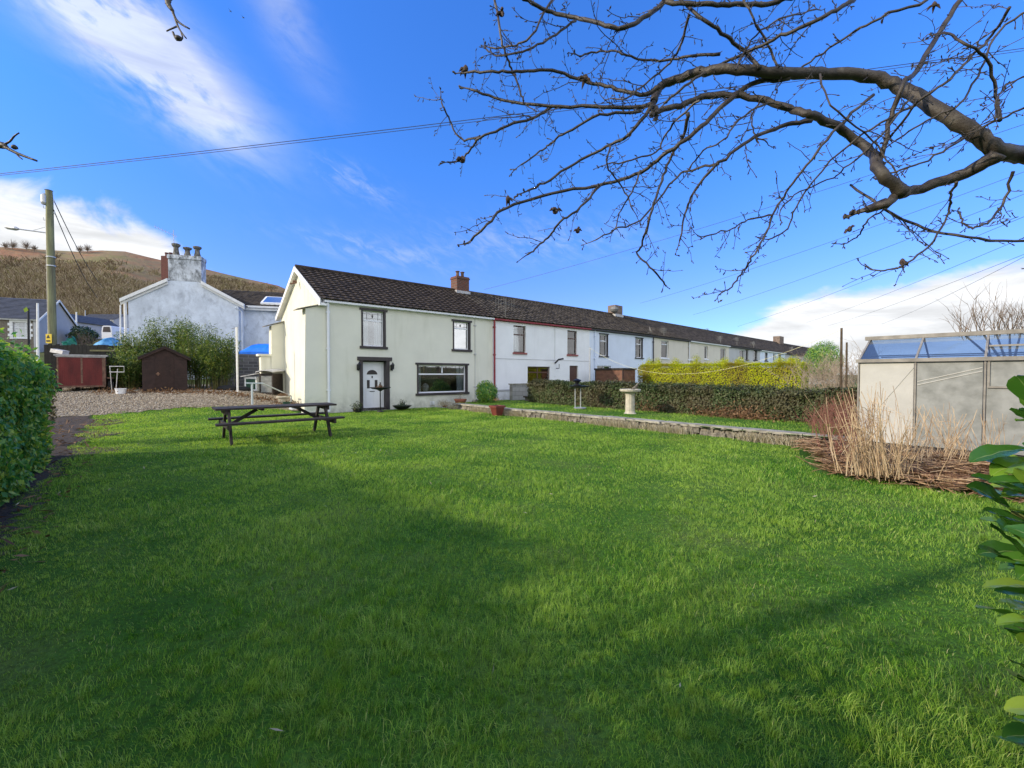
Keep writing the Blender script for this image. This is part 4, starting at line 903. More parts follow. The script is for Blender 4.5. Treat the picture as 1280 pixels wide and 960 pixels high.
def potplant(name, label, cat, c, prof, m, plant, nleaf=160, pr=.2, ph=.3, L=.09, W=.03, n=14, soil=True):
    o = thing(name, label, cat, c); k = MB(); k.lathe(c, prof, n); obj('pot', k, m, o)
    if plant: tuft('leaves', o, c+V((0, 0, prof[-1][1])), pr, nleaf, L, W, plant, h=ph)
    k = MB(); k.tube([c+V((0, 0, prof[-1][1]-.05)), c+V((.03, 0, prof[-1][1]+ph*.8))], .008, 4); k.tube([c+V((0, 0, prof[-1][1]-.05)), c+V((-.08, .02, prof[-1][1]+ph*.6))], .006, 4); obj('stem', k, M['stem'], o)
    return o
def fpt(px, s): return FH(fz(px, 500, s)[0], s, .03)
potplant('potted_plant', 'small dark potted shrub left of the front door', 'plant', fpt(446.5, -.7), [(.14, 0), (.18, .12), (.19, .14), (.15, .13)], M['black'], M['olive'], 130, .24, .34, .10, .04)
potplant('bowl_planter', 'low black bowl of dark leaves right of the front door', 'plant', fpt(502.5, -.7), [(.18, 0), (.30, .08), (.40, .16), (.38, .17), (.2, .14)], M['black'], M['laurel'], 140, .22, .30, .09, .035)
potplant('terracotta_pot', 'terracotta pot with a straggly pale plant under the wide window', 'plant', fpt(575.5, -.8), [(.18, 0), (.26, .26), (.29, .27), (.29, .33), (.24, .32)], M['terracotta'], M['palegrass'], 90, .3, .42, .13, .012)
potplant('straw_plant', 'low mound of bleached dry grass under the wide window', 'plant', fpt(556, -.75), [(.1, 0), (.14, .08), (.1, .08)], M['terracotta'], M['palegrass'], 500, .40, .25, .16, .012)
c = fpt(596, -1.0); tr_ = thing('black_trough', 'long low black trough at the wall between terracotta pot and round bush', 'planter', c)
k = MB(); k.fbox(frame(c, ta), -.5, .5, -.14, .14, 0, .16); k.fbox(frame(c, ta), -.54, .54, -.18, .18, .16, .19); obj('trough', k, M['black'], tr_); tuft('leaves', tr_, c+V((0, 0, .17)), .35, 120, .08, .03, M['dead'], h=.1)
q = gnd(621.5, 512, .22); q.z = .21
rp = thing('red_pot', 'square tapered red pot standing at the end of the low stone wall', 'plant pot', q); FP_ = frame(q, ta)
k = MB(); vs = []
for r, z in ((.12, 0), (.185, .30), (.215, .30), (.215, .37), (.18, .37), (.16, .33)): vs += [FP_(r*a, r*b, z) for a, b in ((-1, -1), (1, -1), (1, 1), (-1, 1))]
k.add(vs, [(i*4+j, i*4+(j+1) % 4, (i+1)*4+(j+1) % 4, (i+1)*4+j) for i in range(5) for j in range(4)]+[(0, 3, 2, 1), (20, 21, 22, 23)]); obj('pot', k, M['redpot'], rp); tuft('leaves', rp, q+V((0, 0, .35)), .18, 60, .08, .02, M['dead'], h=.1)
# concrete block garden wall under the red guttered house
k = MB(); k.fbox(FH, b1+.15, b1+3.2, -1.35, -1.15, 0, .98); bwl = thing('block_wall', 'grey concrete block wall below the red guttered house behind the red pot', 'wall', FH(b1+.15, -1.35, 0)); obj('blocks', k, M['blocks'], bwl)
k = MB(); k.fbox(FH, b1+.1, b1+3.25, -1.39, -1.11, .98, 1.03); obj('coping', k, M['slab'], bwl)
c = FH(b1+.9, -2.1, .2); sb = thing('stone_bench', 'small dark slab bench in front of the concrete block wall', 'bench', c); Fb = frame(c, ta)
k = MB(); k.fbox(Fb, -.55, .55, -.18, .18, .38, .44); obj('seat', k, M['darkwood'], sb)
for x in (-.4, .4): k = MB(); k.fbox(Fb, x-.06, x+.06, -.14, .14, 0, .38); obj('leg', k, M['stone'], sb)
# low stone wall along the lawn: rough courses plus coping
sw = thing('stone_wall', 'low lichened stone retaining wall running diagonally across the garden', 'wall', FH(4.8, -8, 0))
k = MB(); kc = MB(); s = -1.6

while s > -14.6:
    t_ = 4.80+.35*ss(-4, -14, s)
    for row in range(2):
        L = random.uniform(.14, .34); x0 = t_+random.uniform(-.03, .03)-(0.03 if row == 0 else 0); 
        zt = .09*(row+1)+random.uniform(-.015, .015); ch = .02
        A = [FHn(x0+random.uniform(-.015, .015), s+random.uniform(-.01, .01), row*.1-.06), FHn(x0+random.uniform(-.02, .02), s-L*.97, row*.1-.06), FHn(x0+.32, s-L*.97, row*.1-.06), FHn(x0+.32, s, row*.1-.06)]
        B = [FHn(x0+ch, s-ch*.6, zt), FHn(x0+ch, s-L*.97+ch*.6, zt), FHn(x0+.32, s-L*.97+ch, zt), FHn(x0+.32, s-ch, zt)]
        k.add(A+B, [(0, 3, 2, 1), (4, 5, 6, 7), (0, 1, 5, 4), (1, 2, 6, 5), (2, 3, 7, 6), (3, 0, 4, 7)])
    s -= L
s = -1.6
while s > -14.5:
    L = random.uniform(.6, 1.3); t_ = 4.80+.35*ss(-4, -14, s-L/2); w = random.uniform(-.02, .02); z0 = .188+random.uniform(-.004, .006)
    A = [FHn(t_+w-.03, s, z0), FHn(t_+w-.03+random.uniform(-.02, .02), s-L*.985, z0), FHn(t_+w+.33, s-L*.985, z0), FHn(t_+w+.33, s, z0)]
    kc.add(A+[a+V((0, 0, .055+random.uniform(-.006, .006))) for a in A], [(0, 3, 2, 1), (4, 5, 6, 7), (0, 1, 5, 4), (1, 2, 6, 5), (2, 3, 7, 6), (3, 0, 4, 7)]); s -= L
obj('rubble', k, M['stone'], sw); obj('coping', kc, M['slab'], sw)
# ---- greenhouse
gc = V((6.89, 8.59, 0)); GA = math.atan2(-G.y, -G.x)            # along -G (towards the right edge)
FG = frame(gc, GA); # b axis of this frame points along +D
gh = thing('greenhouse', 'old greenhouse with whitewashed and grimy frosted walls and blue tinted glass roof', 'greenhouse', FG(0, 0, .1))
GL = 5.2; ge, gr, gw = 1.765, 2.23, 1.02
k = MB(); k.fbox(FG, -.05, GL+.05, -.04, gw*2+.04, -.1, .17); obj('base', k, M['conc'], gh)
xs = [0]
for px in (1143.5, 1230.5):
    r = ray(px, 500); o = V((0, 0, CAMZ)); n = V((D.x, D.y, 0)); kk = (gc-o).dot(n)/r.dot(n); p = o+r*kk; xs.append((p-gc).dot(-G))
xs += [xs[2]+1.1, GL]
for i in range(4):
    k = MB(); k.fbox(FG, xs[i]+.022, xs[i+1]-.022, .004, .02, .18, ge-.045); obj('wall_panel', k, M['lime' if i == 0 else 'frost'], gh)
k = MB(); k.fbox(FG, .02, GL-.02, 2*gw-.02, 2*gw, .18, ge-.045); obj('wall_panel', k, M['frost'], gh)
k = MB(); k.prism(lambda a, b, z: FG(b, a, z), [(.02, .18), (2*gw-.02, .18), (2*gw-.02, ge), (gw, gr-.03), (.02, ge)], .01, .025); obj('gable_panel', k, M['frost'], gh)
k = MB(); k.prism(lambda a, b, z: FG(b, a, z), [(.02, .18), (2*gw-.02, .18), (2*gw-.02, ge), (gw, gr-.03), (.02, ge)], GL-.025, GL-.01); obj('gable_panel', k, M['frost'], gh)
k = MB()
for x in xs:
    k.fbox(FG, x-.013, x+.013, -.018, .03, .17, ge-.04); k.fbox(FG, x-.013, x+.013, 2*gw-.03, 2*gw+.03, .17, ge-.04)
    for b0, b1_ in ((0, gw), (2*gw, gw)):
        k.beam(FG(x, b0, ge), FG(x, b1_, gr), .03, .03)
k.fbox(FG, -.04, GL+.04, -.05, .035, ge-.04, ge+.025); k.fbox(FG, -.04, GL+.04, 2*gw-.035, 2*gw+.05, ge-.04, ge+.025)
k.fbox(FG, -.08, GL+.08, gw-.07, gw+.07, gr-.01, gr+.065)
k.fbox(FG, xs[2]+.03, xs[3]-.03, -.022, .001, ge-.50, ge-.47); k.fbox(FG, xs[2]+.03, xs[2]+.055, -.022, .001, ge-.47, ge-.045)
k.fbox(FG, xs[2]+.025, xs[3], gw*.42, gw*.46, (ge+(gr-ge)*.46), (ge+(gr-ge)*.46)+.03)

obj('frame', k, M['ghframe'], gh)
for b0, b1_ in ((0, gw), (2*gw, gw)):
    for i in range(4):
        k = MB(); x0, x1 = xs[i]+.02, xs[i+1]-.02; f0, f1 = .03, .96
        P = [FG(x, b0+(b1_-b0)*f, ge+(gr-ge)*f) for x, f in ((x0, f0), (x1, f0), (x1, f1), (x0, f1))]; k.quad(*P); obj('roof_pane', k, M['roofglass'], gh, fix=False)
for a_, b_ in (((.25, .75), (xs[1]-.03, 1.62)), ((xs[1]+.03, 1.30), (xs[2]-.03, 1.55)), ((xs[1]+.03, 1.36), (xs[2]-.03, 1.61))):
    k = MB(); k.beam(FG(a_[0], -.001, a_[1]), FG(b_[0], -.001, b_[1]), .008, .014); obj('brace', k, M['lime'], gh)
k = MB()   # rafters and shelving glimpsed under the glass
for i in range(4): k.beam(FG(.4+i*1.25, .15, ge-.05), FG(.4+i*1.25, 2*gw-.15, ge-.05), .035, .03)
k.beam(FG(.1, gw*.5, ge+.1), FG(GL-.1, gw*.5, ge+.1), .02, .02); k.beam(FG(.1, gw*1.5, ge+.1), FG(GL-.1, gw*1.5, ge+.1), .02, .02); obj('brace', k, M['ghframe'], gh)
# ---- thin poles near the hedge end
for px, py, lab, r in ((1052, 410, 'taller of the two thin dark posts beside the hedge end', .035), (1058.5, 428, 'shorter of the two thin dark posts beside the hedge end', .03)):
    t = at(px, py, 11.3+(px > 1055)*.3); k = MB(); k.tube([(t.x+.02, t.y, -.1), (t.x+.01, t.y, t.z*.5), t], [r, r*.9, r*.75], 7); tag(obj('garden_post', k, M['stem'], P=(t.x, t.y, 0)), lab, 'post', 'thin posts beside the hedge')
# washing line
p0 = at(737.5, 434, 22.5); k = MB(); k.tube([(p0.x, p0.y, -.1), p0], .03, 8); tag(obj('washing_line_post', k, M['metal'], P=(p0.x, p0.y, 0)), 'thin grey washing line post before the blue white house', 'post')
def wire(name, P, Q, sag, r, m, label, cat, group=None, n=24):
    P, Q = V(P), V(Q); pts = [P+(Q-P)*(i/n)-V((0, 0, sag*4*(i/n)*(1-i/n))) for i in range(n+1)]; k = MB(); k.tube(pts, r, 4); return tag(obj(name, k, m, P=P, fix=False), label, cat, group)
wire('washing_line', p0-V((0, 0, .05)), at(1052, 412, 11.3), 1.25, .0045, M['rope'], 'pale rope washing line sagging in front of the yellow green hedge', 'rope')
# cord on the lawn edge
k = MB(); P = [gnd(x, y, .05) for x, y in ((995, 570), (1020, 583), (1045, 592))]; k.tube(smoothpath(P), .006, 5); tag(obj('cane', k, M['straw'], P=P[0]), 'long thin pale cane lying on the lawn by the reed bed', 'cane')
# ---- brown shed beyond the hedge
nc = V((6.13*1.0, 24.0, 0)); nc = at(778.5, 470, 24.0); nc.z = 0
FS = lambda a, b, z: nc+D*a+G*b+V((0, 0, z)); s2 = thing('garden_shed', 'chestnut brown flat topped shed standing behind the dark hedge', 'shed', FS(0, 0, 0))
k = MB(); zt = at(778, 460, 24).z
for i in range(13):
    z = zt-.1-(i+1)*.145; k.fbox(FS, -.0-(.004 if i % 2 else 0), 1.2, -.003*(i % 2), 1.9, max(z, -.1), z+.143)
obj('wall', k, M['shedwood2'], s2); k = MB(); k.fbox(FS, -.06, 1.26, -.06, 1.96, zt-.1, zt); obj('roof', k, M['felt'], s2)
k = MB(); k.fbox(FS, -.02, .04, -.02, .04, 0, zt-.1); k.fbox(FS, -.02, .04, 1.86, 1.92, 0, zt-.1); obj('corner_trim', k, M['shedwood'], s2)
# ---- dark shed on the drive
SY = 18.6; sx0 = at(177.5, 460, SY).x; sx1 = sx0+1.55*.788; sw_ = 1.55; szb = H((sx0+sx1)/2, SY)-.05
FD = frame((sx0, SY, 0), math.radians(38)); ds = thing('wooden_shed', 'dark red brown apex roofed garden shed in front of the bamboo', 'shed', FD(sw_/2, 0, szb))
se, sr = at(177, 446, SY+.4).z, at(205, 434, SY+.5).z; k = MB()
nb = 13
for i in range(nb):
    z0 = szb+.08+(se-szb-.08)*i/nb; z1 = szb+.08+(se-szb-.08)*(i+1)/nb
    for (a, b) in ((0, .42), (1.08, sw_)):
        k.add([FD(a, -.018, z0), FD(b, -.018, z0), FD(b, 0, z1), FD(a, 0, z1)], [(0, 1, 2, 3)])
    k.add([FD(-.018, 0, z0), FD(-.018, 2.4, z0), FD(0, 2.4, z1), FD(0, 0, z1)], [(0, 1, 2, 3)]); k.add([FD(sw_+.018, 0, z0), FD(sw_+.018, 2.4, z0), FD(sw_, 2.4, z1), FD(sw_, 0, z1)], [(0, 1, 2, 3)])
k.add([FD(0, 0, se), FD(sw_, 0, se), FD(sw_/2, 0, sr)], [(0, 1, 2)]); k.add([FD(.4, 0, se-.1), FD(1.1, 0, se-.1), FD(1.1, 0, se+.01), FD(.4, 0, se+.01)], [(0, 1, 2, 3)])
k.add([FD(0, 2.4, szb), FD(sw_, 2.4, szb), FD(sw_, 2.4, se), FD(sw_/2, 2.4, sr), FD(0, 2.4, se)], [(0, 1, 2, 3, 4)]); obj('wall', k, M['shedwood'], ds, fix=False)
k = MB()
for i in range(5): k.fbox(FD, .42+i*.132, .42+(i+1)*.132-.004, -.02, .01, szb+.1, se-.1)
dd = obj('door', k, M['shedwood'], ds); k = MB(); k.fbox(FD, .46, .60, -.045, -.02, szb+.85, szb+.90); k.fbox(FD, .50, .56, -.06, -.02, szb+.80, szb+.95); obj('door_latch', k, M['rust'], dd)
k = MB()
for x0 in (-.14, sw_+.14):
    P = [(x0, se-.08), (sw_/2, sr+.0), (sw_/2, sr+.06), (x0, se-.02)]; k.add([FD(x, -.12, z) for x, z in P]+[FD(x, 2.5, z) for x, z in P], [(0, 1, 2, 3), (7, 6, 5, 4), (0, 4, 5, 1), (1, 5, 6, 2), (2, 6, 7, 3), (3, 7, 4, 0)])
obj('roof', k, M['felt'], ds); k = MB()
for x0 in (-.12, sw_+.12):
    P = [(x0, se-.16), (sw_/2, sr-.08), (sw_/2, sr-.0), (x0, se-.08)]; k.add([FD(x, -.105, z) for x, z in P]+[FD(x, -.08, z) for x, z in P], [(0, 1, 2, 3), (7, 6, 5, 4), (0, 4, 5, 1), (1, 5, 6, 2), (2, 6, 7, 3), (3, 7, 4, 0)])
obj('bargeboard', k, M['shedwood'], ds); k = MB(); k.fbox(FD, -.15, sw_+.15, -.3, 2.5, szb-.12, szb+.06); obj('base', k, M['fencewood'], ds)
# ---- red trailer
TY = 18.3; a0 = at(72, 470, TY).x; a1 = a0+1.12; zb, zt = at(100, 482, TY+.4).z, at(100, 444, TY+.4).z; gz = H((a0+a1)/2, TY)
FR = frame((a0, TY, 0), math.radians(40)); w_ = 1.46; tr = thing('box_trailer', 'faded red box trailer with grey capped lid parked at the end of the drive', 'trailer', FR(w_/2, 0, gz))
k = MB(); k.fbox(FR, 0, w_, 0, 2.6, zb, zt-.04)
for i in range(24): k.fbox(FR, .04+i*w_/24.5, .055+i*w_/24.5, -.008, .001, zb+.06, zt-.1)
obj('body', k, M['trailer'], tr); k = MB(); k.fbox(FR, -.10, w_+.10, -.06, 2.7, zt-.04, zt+.03); k.fbox(FR, -.04, w_+.04, -.03, .02, zt-.09, zt-.035); obj('lid', k, M['alu'], tr)
k = MB(); k.fbox(FR, w_-.08, w_+.03, -.025, 2.6, zb-.02, zt-.1); k.fbox(FR, -.02, .03, -.02, .05, zb, zt-.1); k.fbox(FR, -.02, w_+.02, -.02, 2.6, zb-.07, zb-.0); obj('chassis', k, M['rust'], tr)
k = MB(); k.fbox(FR, .70, .76, -.012, .001, zb+.1, zt-.12); obj('centre_strip', k, M['rust'], tr)
for x in (-.02, w_+.16):
    c = FR(x, .35, gz+.3); ax = FR(1, 0, 0)-FR(0, 0, 0); k = MB(); k.tube([c-ax*.09, c-ax*.07, c+ax*.07, c+ax*.09], [.26, .31, .31, .26], 20); wl_ = obj('wheel', k, M['rubber'], tr); k = MB(); k.tube([c-ax*.095, c+ax*.095], .15, 14); obj('rim', k, M['metal'], wl_)
k = MB(); k.fbox(FR, w_+.05, w_+.28, 0, .7, gz+.62, gz+.66); obj('mudguard', k, M['rust'], tr)
k = MB(); k.fbox(FR, .5, .62, .3, .5, gz-.02, zb-.02); k.fbox(FR, 1.2, 1.3, .3, .5, gz-.02, zb-.02); obj('prop_block', k, M['fencewood'], tr)
# dark boards behind the trailer
q = at(55, 436, 20.5); q2 = at(290, 436, 22.5); q.z = q2.z = 0; fl = (q2-q).length; FF = frame(q, math.atan2(q2.y-q.y, q2.x-q.x)); fn = thing('board_fence', 'blackened board fence behind the red trailer', 'fence', FF(0, 0, .8)); k = MB(); zf = at(100, 431.5, 21).z
i = 0; x = 0
while x < fl*.48: k.fbox(FF, x, x+.14, 0, .03, .4, zf+random.uniform(-.03, .04)); x += .15
obj('boards', k, M['fencewood'], fn); k = MB(); k.fbox(FF, 1.8, fl*.48, -.035, -.005, zf-.30, zf-.22); obj('rail', k, mat('mossy_rail', (.15, .14, .07), .9, .3), fn)
k = MB()
for x in np.arange(.3, fl*.48, 1.8): k.fbox(FF, x-.05, x+.05, .03, .13, .3, zf-.02)
obj('post', k, M['fencewood'], fn)
q = at(62, 440, 19.5); k = MB(); Fq = frame(q, .1); k.box(q, (.55, 0, -.1), (0, .3, 0), (0, .05, .16)); tag(obj('roof_sheet', k, M['alu'], P=q), 'scrap of bent grey sheet lying on the fence above the red trailer', 'metal sheet')
# frame and bucket beside the trailer
q = at(137, 470, 18.4); z0 = H(q.x, 18.4); k = MB(); zt_ = at(140, 458, 18.4).z; x2 = at(155, 460, 18.4).x
k.tube([(q.x, 18.4, zt_), (x2, 18.4, zt_), (x2, 18.4, zt_-.24), (q.x, 18.4, zt_-.24)], .018, 6); k.tube([(q.x+.35, 18.4, zt_-.1), (q.x+.25, 18.4, z0)], .015, 6); k.tube([(q.x+.02, 18.4, zt_), (q.x+.0, 18.5, z0)], .015, 6); tag(obj('metal_trestle', k, M['lead'], P=(q.x, 18.4, z0)), 'light tubular trestle between the red trailer and the dark shed', 'trestle')
def bucket(name, label, px, py, Y, r, h, m, cat='bucket'):
    q = at(px, py, Y); q.z = H(q.x, Y); b = thing(name, label, cat, q); k = MB(); k.lathe(q, [(r*.8, 0), (r, h*.92), (r*1.07, h*.93), (r*1.07, h), (r*.95, h), (r*.76, .02)], 18); obj('tub', k, M[m], b)
    k = MB(); pts = [q+V((r*math.cos(a), -.02, h+.0-r*.5*math.sin(a)*.5)) for a in [math.pi*i/8 for i in range(9)]]; k.tube(pts, .006, 4); obj('handle', k, M['metal'], b)
bucket('bucket', 'white bucket on the ground between the red trailer and the dark shed', 151, 486, 18.2, .19, .24, 'white')
# green wheelie bin
q = at(265.5, 485, 19.7); q.z = H(q.x, q.y); wb_ = thing('wheelie_bin', 'dark green bin half hidden under the bamboo', 'bin', q); Fb = frame(q, .1)
k = MB(); vs = [Fb(a*x, b*x2_, z) for z, x, x2_ in ((0.02, .19, .2), (.50, .25, .27)) for a, b in ((-1, -1), (1, -1), (1, 1), (-1, 1))]; k.add(vs, [(0, 3, 2, 1), (4, 5, 6, 7), (0, 1, 5, 4), (1, 2, 6, 5), (2, 3, 7, 6), (3, 0, 4, 7)]); obj('body', k, M['binGreen'], wb_)
k = MB(); k.fbox(Fb, -.28, .28, -.31, .30, .50, .54); k.fbox(Fb, -.2, .2, -.2, .2, .54, .57); obj('lid', k, M['binGreen'], wb_)
for x in (-.2, .2): k = MB(); k.tube([Fb(x-.03, .22, .08), Fb(x+.03, .22, .08)], .09, 12); obj('wheel', k, M['rubber'], wb_)
# sacks beside it
q = at(284, 489, 20.2); q.z = H(q.x, q.y); k = MB(); k.lathe(q, [(.3, 0), (.38, .08), (.30, .2), (.12, .26)], 12, 1.3, .8); k.lathe(q+V((.7, .1, 0)), [(.25, 0), (.3, .07), (.2, .15), (.08, .2)], 10, 1.4, .8); tag(obj('rubbish_sack', k, M['rubber'], P=q, smooth=True), 'low black plastic sacks slumped between green bin and white pole', 'sacks')
# white drying pole
q = at(296.5, 450, 19.0); z0 = H(q.x, 19.0); zt_ = at(296, 409, 19).z; k = MB(); k.tube([(q.x, 19, z0-.05), (q.x-.01, 19, zt_)], .04, 10); wp = thing('clothes_pole', 'tall white washing line pole at the gravel edge', 'pole', (q.x, 19, z0)); obj('pole', k, M['whitepaint'], wp); k = MB(); k.tube([(q.x-.22, 19, zt_-.06), (q.x+.05, 19, zt_)], .018, 6); obj('hook', k, M['metal'], wp)
# stone boundary wall + blue canopy
q = at(280, 450, 23.0); q2 = at(352, 450, 24.6); q.z = q2.z = 0; FB = frame(q, math.atan2(q2.y-q.y, q2.x-q.x)); L_ = (q2-q).length+3.5
k = MB(); k.fbox(FB, -.6, L_, 0, .35, -.1, at(300, 442.5, 23.5).z); tag(obj('boundary_wall', k, M['stonew'], P=q), 'tall wall of dark squared stone between the bamboo and the cottage', 'wall')
q = at(299, 438, 24.4); cx1 = at(352, 438, 24.4).x+1.6; bc = thing('blue_canopy', 'bright blue fabric canopy seen above the stone wall left of the cottage', 'canopy', (q.x, 24.4, 1)); z1, z2 = at(320, 429, 24.4).z, at(300, 439, 24.4).z
k = MB(); nx, ny = 16, 8; vs = []
for i in range(nx+1):
    for j in range(ny+1):
        f, g_ = i/nx, j/ny; x = q.x+(cx1-q.x)*f; rise = min(1, f/.14, (1-f)/.14); y = 24.2+2.0*g_; ris2 = min(1, g_/.3, (1-g_)/.3)
        z = z2+(z1-z2)*(rise**.8)*ris2+.03*math.sin(f*20)*(1-ris2)+(-.1 if g_ in (0, 1) else 0); vs.append((x, y, z))
k.add(vs, [(i*(ny+1)+j, (i+1)*(ny+1)+j, (i+1)*(ny+1)+j+1, i*(ny+1)+j+1) for i in range(nx) for j in range(ny)])
n0 = len(k.v); k.add([(x, y, z-.03) for x, y, z in vs], [(i*(ny+1)+j, i*(ny+1)+j+1, (i+1)*(ny+1)+j+1, (i+1)*(ny+1)+j) for i in range(nx) for j in range(ny)])
k.fbox(lambda a, b, z: V((a, b, z)), q.x+.1, cx1-.1, 24.17, 24.19, z2-.22, z2-.04); obj('cover', k, M['tarp'], bc, fix=False)
for x in (q.x+.3, cx1-.3):
    for y in (24.5, 26): k = MB(); k.tube([(x, y, .5), (x, y, z2)], .03, 6); obj('leg', k, M['metal'], bc)
# storage lockers near the gable
def locker(px0, px1, pyt, pyb, Y, label, door, arch):
    a, b = at(px0, pyb, Y), at(px1, pyb, Y); F = frame((a.x, Y, 0), -.05); w = b.x-a.x; z0 = H((a.x+b.x)/2, Y); zt = at(px0, pyt, Y).z
    o = thing('garden_locker', label, 'locker', F(w/2, 0, z0), 'garden lockers beside the gable'); k = MB(); k.fbox(F, 0, .06, 0, .8, z0, zt); k.fbox(F, w-.06, w, 0, .8, z0, zt); k.fbox(F, .06, w-.06, .75, .8, z0, zt); k.fbox(F, .06, w-.06, 0, .06, zt-.1, zt); k.fbox(F, .06, w-.06, 0, .06, z0, z0+.08); obj('cabinet', k, M['darkwood' if arch else 'whitepaint'], o)
    k = MB(); k.fbox(F, .07, w-.07, .01, .05, z0+.09, zt-.11); 
    if arch: k.fbox(F, .07, w-.07, .0, .055, z0+.62, z0+.66)
    obj('door', k, M[door], o); k = MB(); n = 10; vs = []
    for i in range(n+1):
        f = i/n; z = zt+(.04+.12*math.sin(math.pi*min(1, f*.8+.1)) if arch else .02+.14*f); x = -.1+(w+.2)*f
        vs += [F(x, -.15, z-.03), F(x, .9, z+.05), F(x, .9, z+.09), F(x, -.15, z+.01)]
    k.add(vs, [(i*4+j, (i+1)*4+j, (i+1)*4+(j+1) % 4, i*4+(j+1) % 4) for i in range(n) for j in range(4)]+[(0, 1, 2, 3), (n*4+3, n*4+2, n*4+1, n*4)]); obj('roof', k, M['lead'], o)
locker(306, 321.5, 471, 497, 20.6, 'low garden locker with dark green door and white edged roof', 'binGreen', False)
locker(324.5, 342, 467, 501, 20.2, 'garden locker with pale grey door in a dark frame next to the cottage gable', 'frost', True)
# hand rail
P = [at(307, 479, 17.2), at(328, 479.2, 17.6), at(364, 495, 19.2)]; pa, pb = at(315, 479, 17.35), at(364, 495, 19.2); hr = thing('handrail', 'blue grey tubular handrail bending down toward the cottage gable', 'handrail', (pa.x, pa.y, 0))
k = MB(); k.tube(P, .028, 8); obj('rail', k, M['bluegrey'], hr)
for p in (pa, pb): k = MB(); k.tube([(p.x, p.y, H(p.x, p.y)-.05), p], .04 if p is pa else .03, 8); obj('post', k, M['bluegrey'], hr)
# tubs by the gable
q = at(354, 497, 18.6); q.z = H(q.x, q.y); o = thing('cream_planter', 'cream urn shaped planter with dead brown growth at the gable foot', 'planter', q)
k = MB(); k.lathe(q, [(.11, 0), (.16, .07), (.19, .22), (.24, .27), (.25, .33), (.2, .35)], 14, 1.1, 1); obj('pot', k, M['bath'], o); tuft('leaves', o, q+V((0, 0, .32)), .22, 200, .09, .03, M['dead'], h=.16)
bucket('plastic_bucket', 'small dark green bucket at the foot of the cream gable', 358.5, 508, 17.9, .15, .24, 'binGreen')
bucket('rubble_bucket', 'dirty white bucket beside the green bucket at the gable foot', 367, 509, 17.5, .18, .24, 'oldwhite')

# ---- telegraph pole and lamp
PY = 22.0; pt = at(61, 238, PY); pz = H(pt.x, PY)
tp = thing('telegraph_pole', 'tall green grey wooden telegraph pole with street lamp arm at the left', 'pole', (pt.x, PY, pz-.2)); pb = at(66, 430, PY)
k = MB(); k.tube([(pb.x+.05, PY, pz-.3), (pb.x, PY, pb.z), (pt.x+.02, PY, pt.z-.4), (pt.x, PY, pt.z)], [.165, .158, .140, .132], 14); k.tube([(pt.x, PY, pt.z), (pt.x, PY, pt.z+.05)], [.16, .02], 12); obj('pole', k, M['wood_pole'], tp)
k = MB(); k.tube([(pb.x-.21, PY-.03, pz), (pt.x-.12, PY-.05, pt.z-1.2)], .022, 6); obj('conduit', k, M['alu'], tp)
l0, l1 = at(58, 291, PY), at(6, 284, PY); k = MB(); k.tube([l0, l0+(l1-l0)*.5, l1+(l0-l1)*.3], .03, 6); k.tube([at(56, 284, PY), l0+(l1-l0)*.36], .012, 5); k.tube([l0-V((0, 0, 0)), l0+V((.2, 0, 0))], .035, 6); arm = obj('lamp_arm', k, M['metal'], tp)
k = MB(); p = l1+(l0-l1)*.33; k.tube([p, p+(l1-p)*.2, p+(l1-p)*.8, l1], [.05, .10, .085, .03], 8); obj('lamp_head', k, M['metal'], arm)
for i in range(5):
    k = MB(); z = pt.z-.3-i*.3; sx = 1 if i % 2 else -1; k.tube([(pt.x+sx*.12, PY, z), (pt.x+sx*.28, PY-.02, z+.02), (pt.x+sx*.28, PY-.02, z+.14)], .018, 5); obj('insulator', k, M['metal'], tp)
for z in (at(62, 322, PY).z, at(62, 333, PY).z): k = MB(); k.tube([(pt.x+.02, PY, z), (pt.x+.02, PY, z+.05)], .18, 12); obj('metal_band', k, M['metal'], tp)
k = MB(); k.lathe((pt.x-.12, PY-.12, pt.z-.75), [(.1, 0), (.13, .1), (.13, .45), (.06, .55)], 10); obj('junction_box', k, M['metal'], tp)
k = MB(); z = at(65, 428, PY).z; k.box((pb.x-.14, PY-.20, z-.05), (.30, 0, 0), (0, .008, 0), (0, 0, .46)); obj('sign_plate', k, M['yellow'], tp)
k = MB(); k.prism(lambda a, b, zz: V((pb.x-.01+a, PY-.207+b, z+.26+zz)), [(-.09, -.06), (.09, -.06), (0, .12)], 0, .004); k.box((pb.x-.11, PY-.207, z+.02), (.2, 0, 0), (0, .004, 0), (0, 0, .08)); obj('warning_symbol', k, M['black'], tp)
# ---- other thin poles in the far left
for (px, y0, y1, Y, r, m, lab) in ((47, 379, 431, 30, .075, 'whitepaint', 'white metal post in front of the stone house gable'), (35.5, 386, 430, 31, .07, 'black', 'dark post in front of the stone house window'), (95.5, 390, 418, 50, .08, 'whitepaint', 'white post before the distant row of houses'), (150.5, 381, 415, 34, .06, 'whitepaint', 'thin pale post left of the white gable house'), (106.5, 388, 416, 60, .07, 'metal', 'faint thin mast before the distant row roofs')):
    a, b = at(px, y0, Y), at(px, y1+4, Y); k = MB(); k.tube([(b.x, Y, min(b.z, H(b.x, Y))-.3), a], [r*1.1, r*.8], 8); tag(obj('street_post', k, M[m], P=(b.x, Y, H(b.x, Y))), lab, 'post')
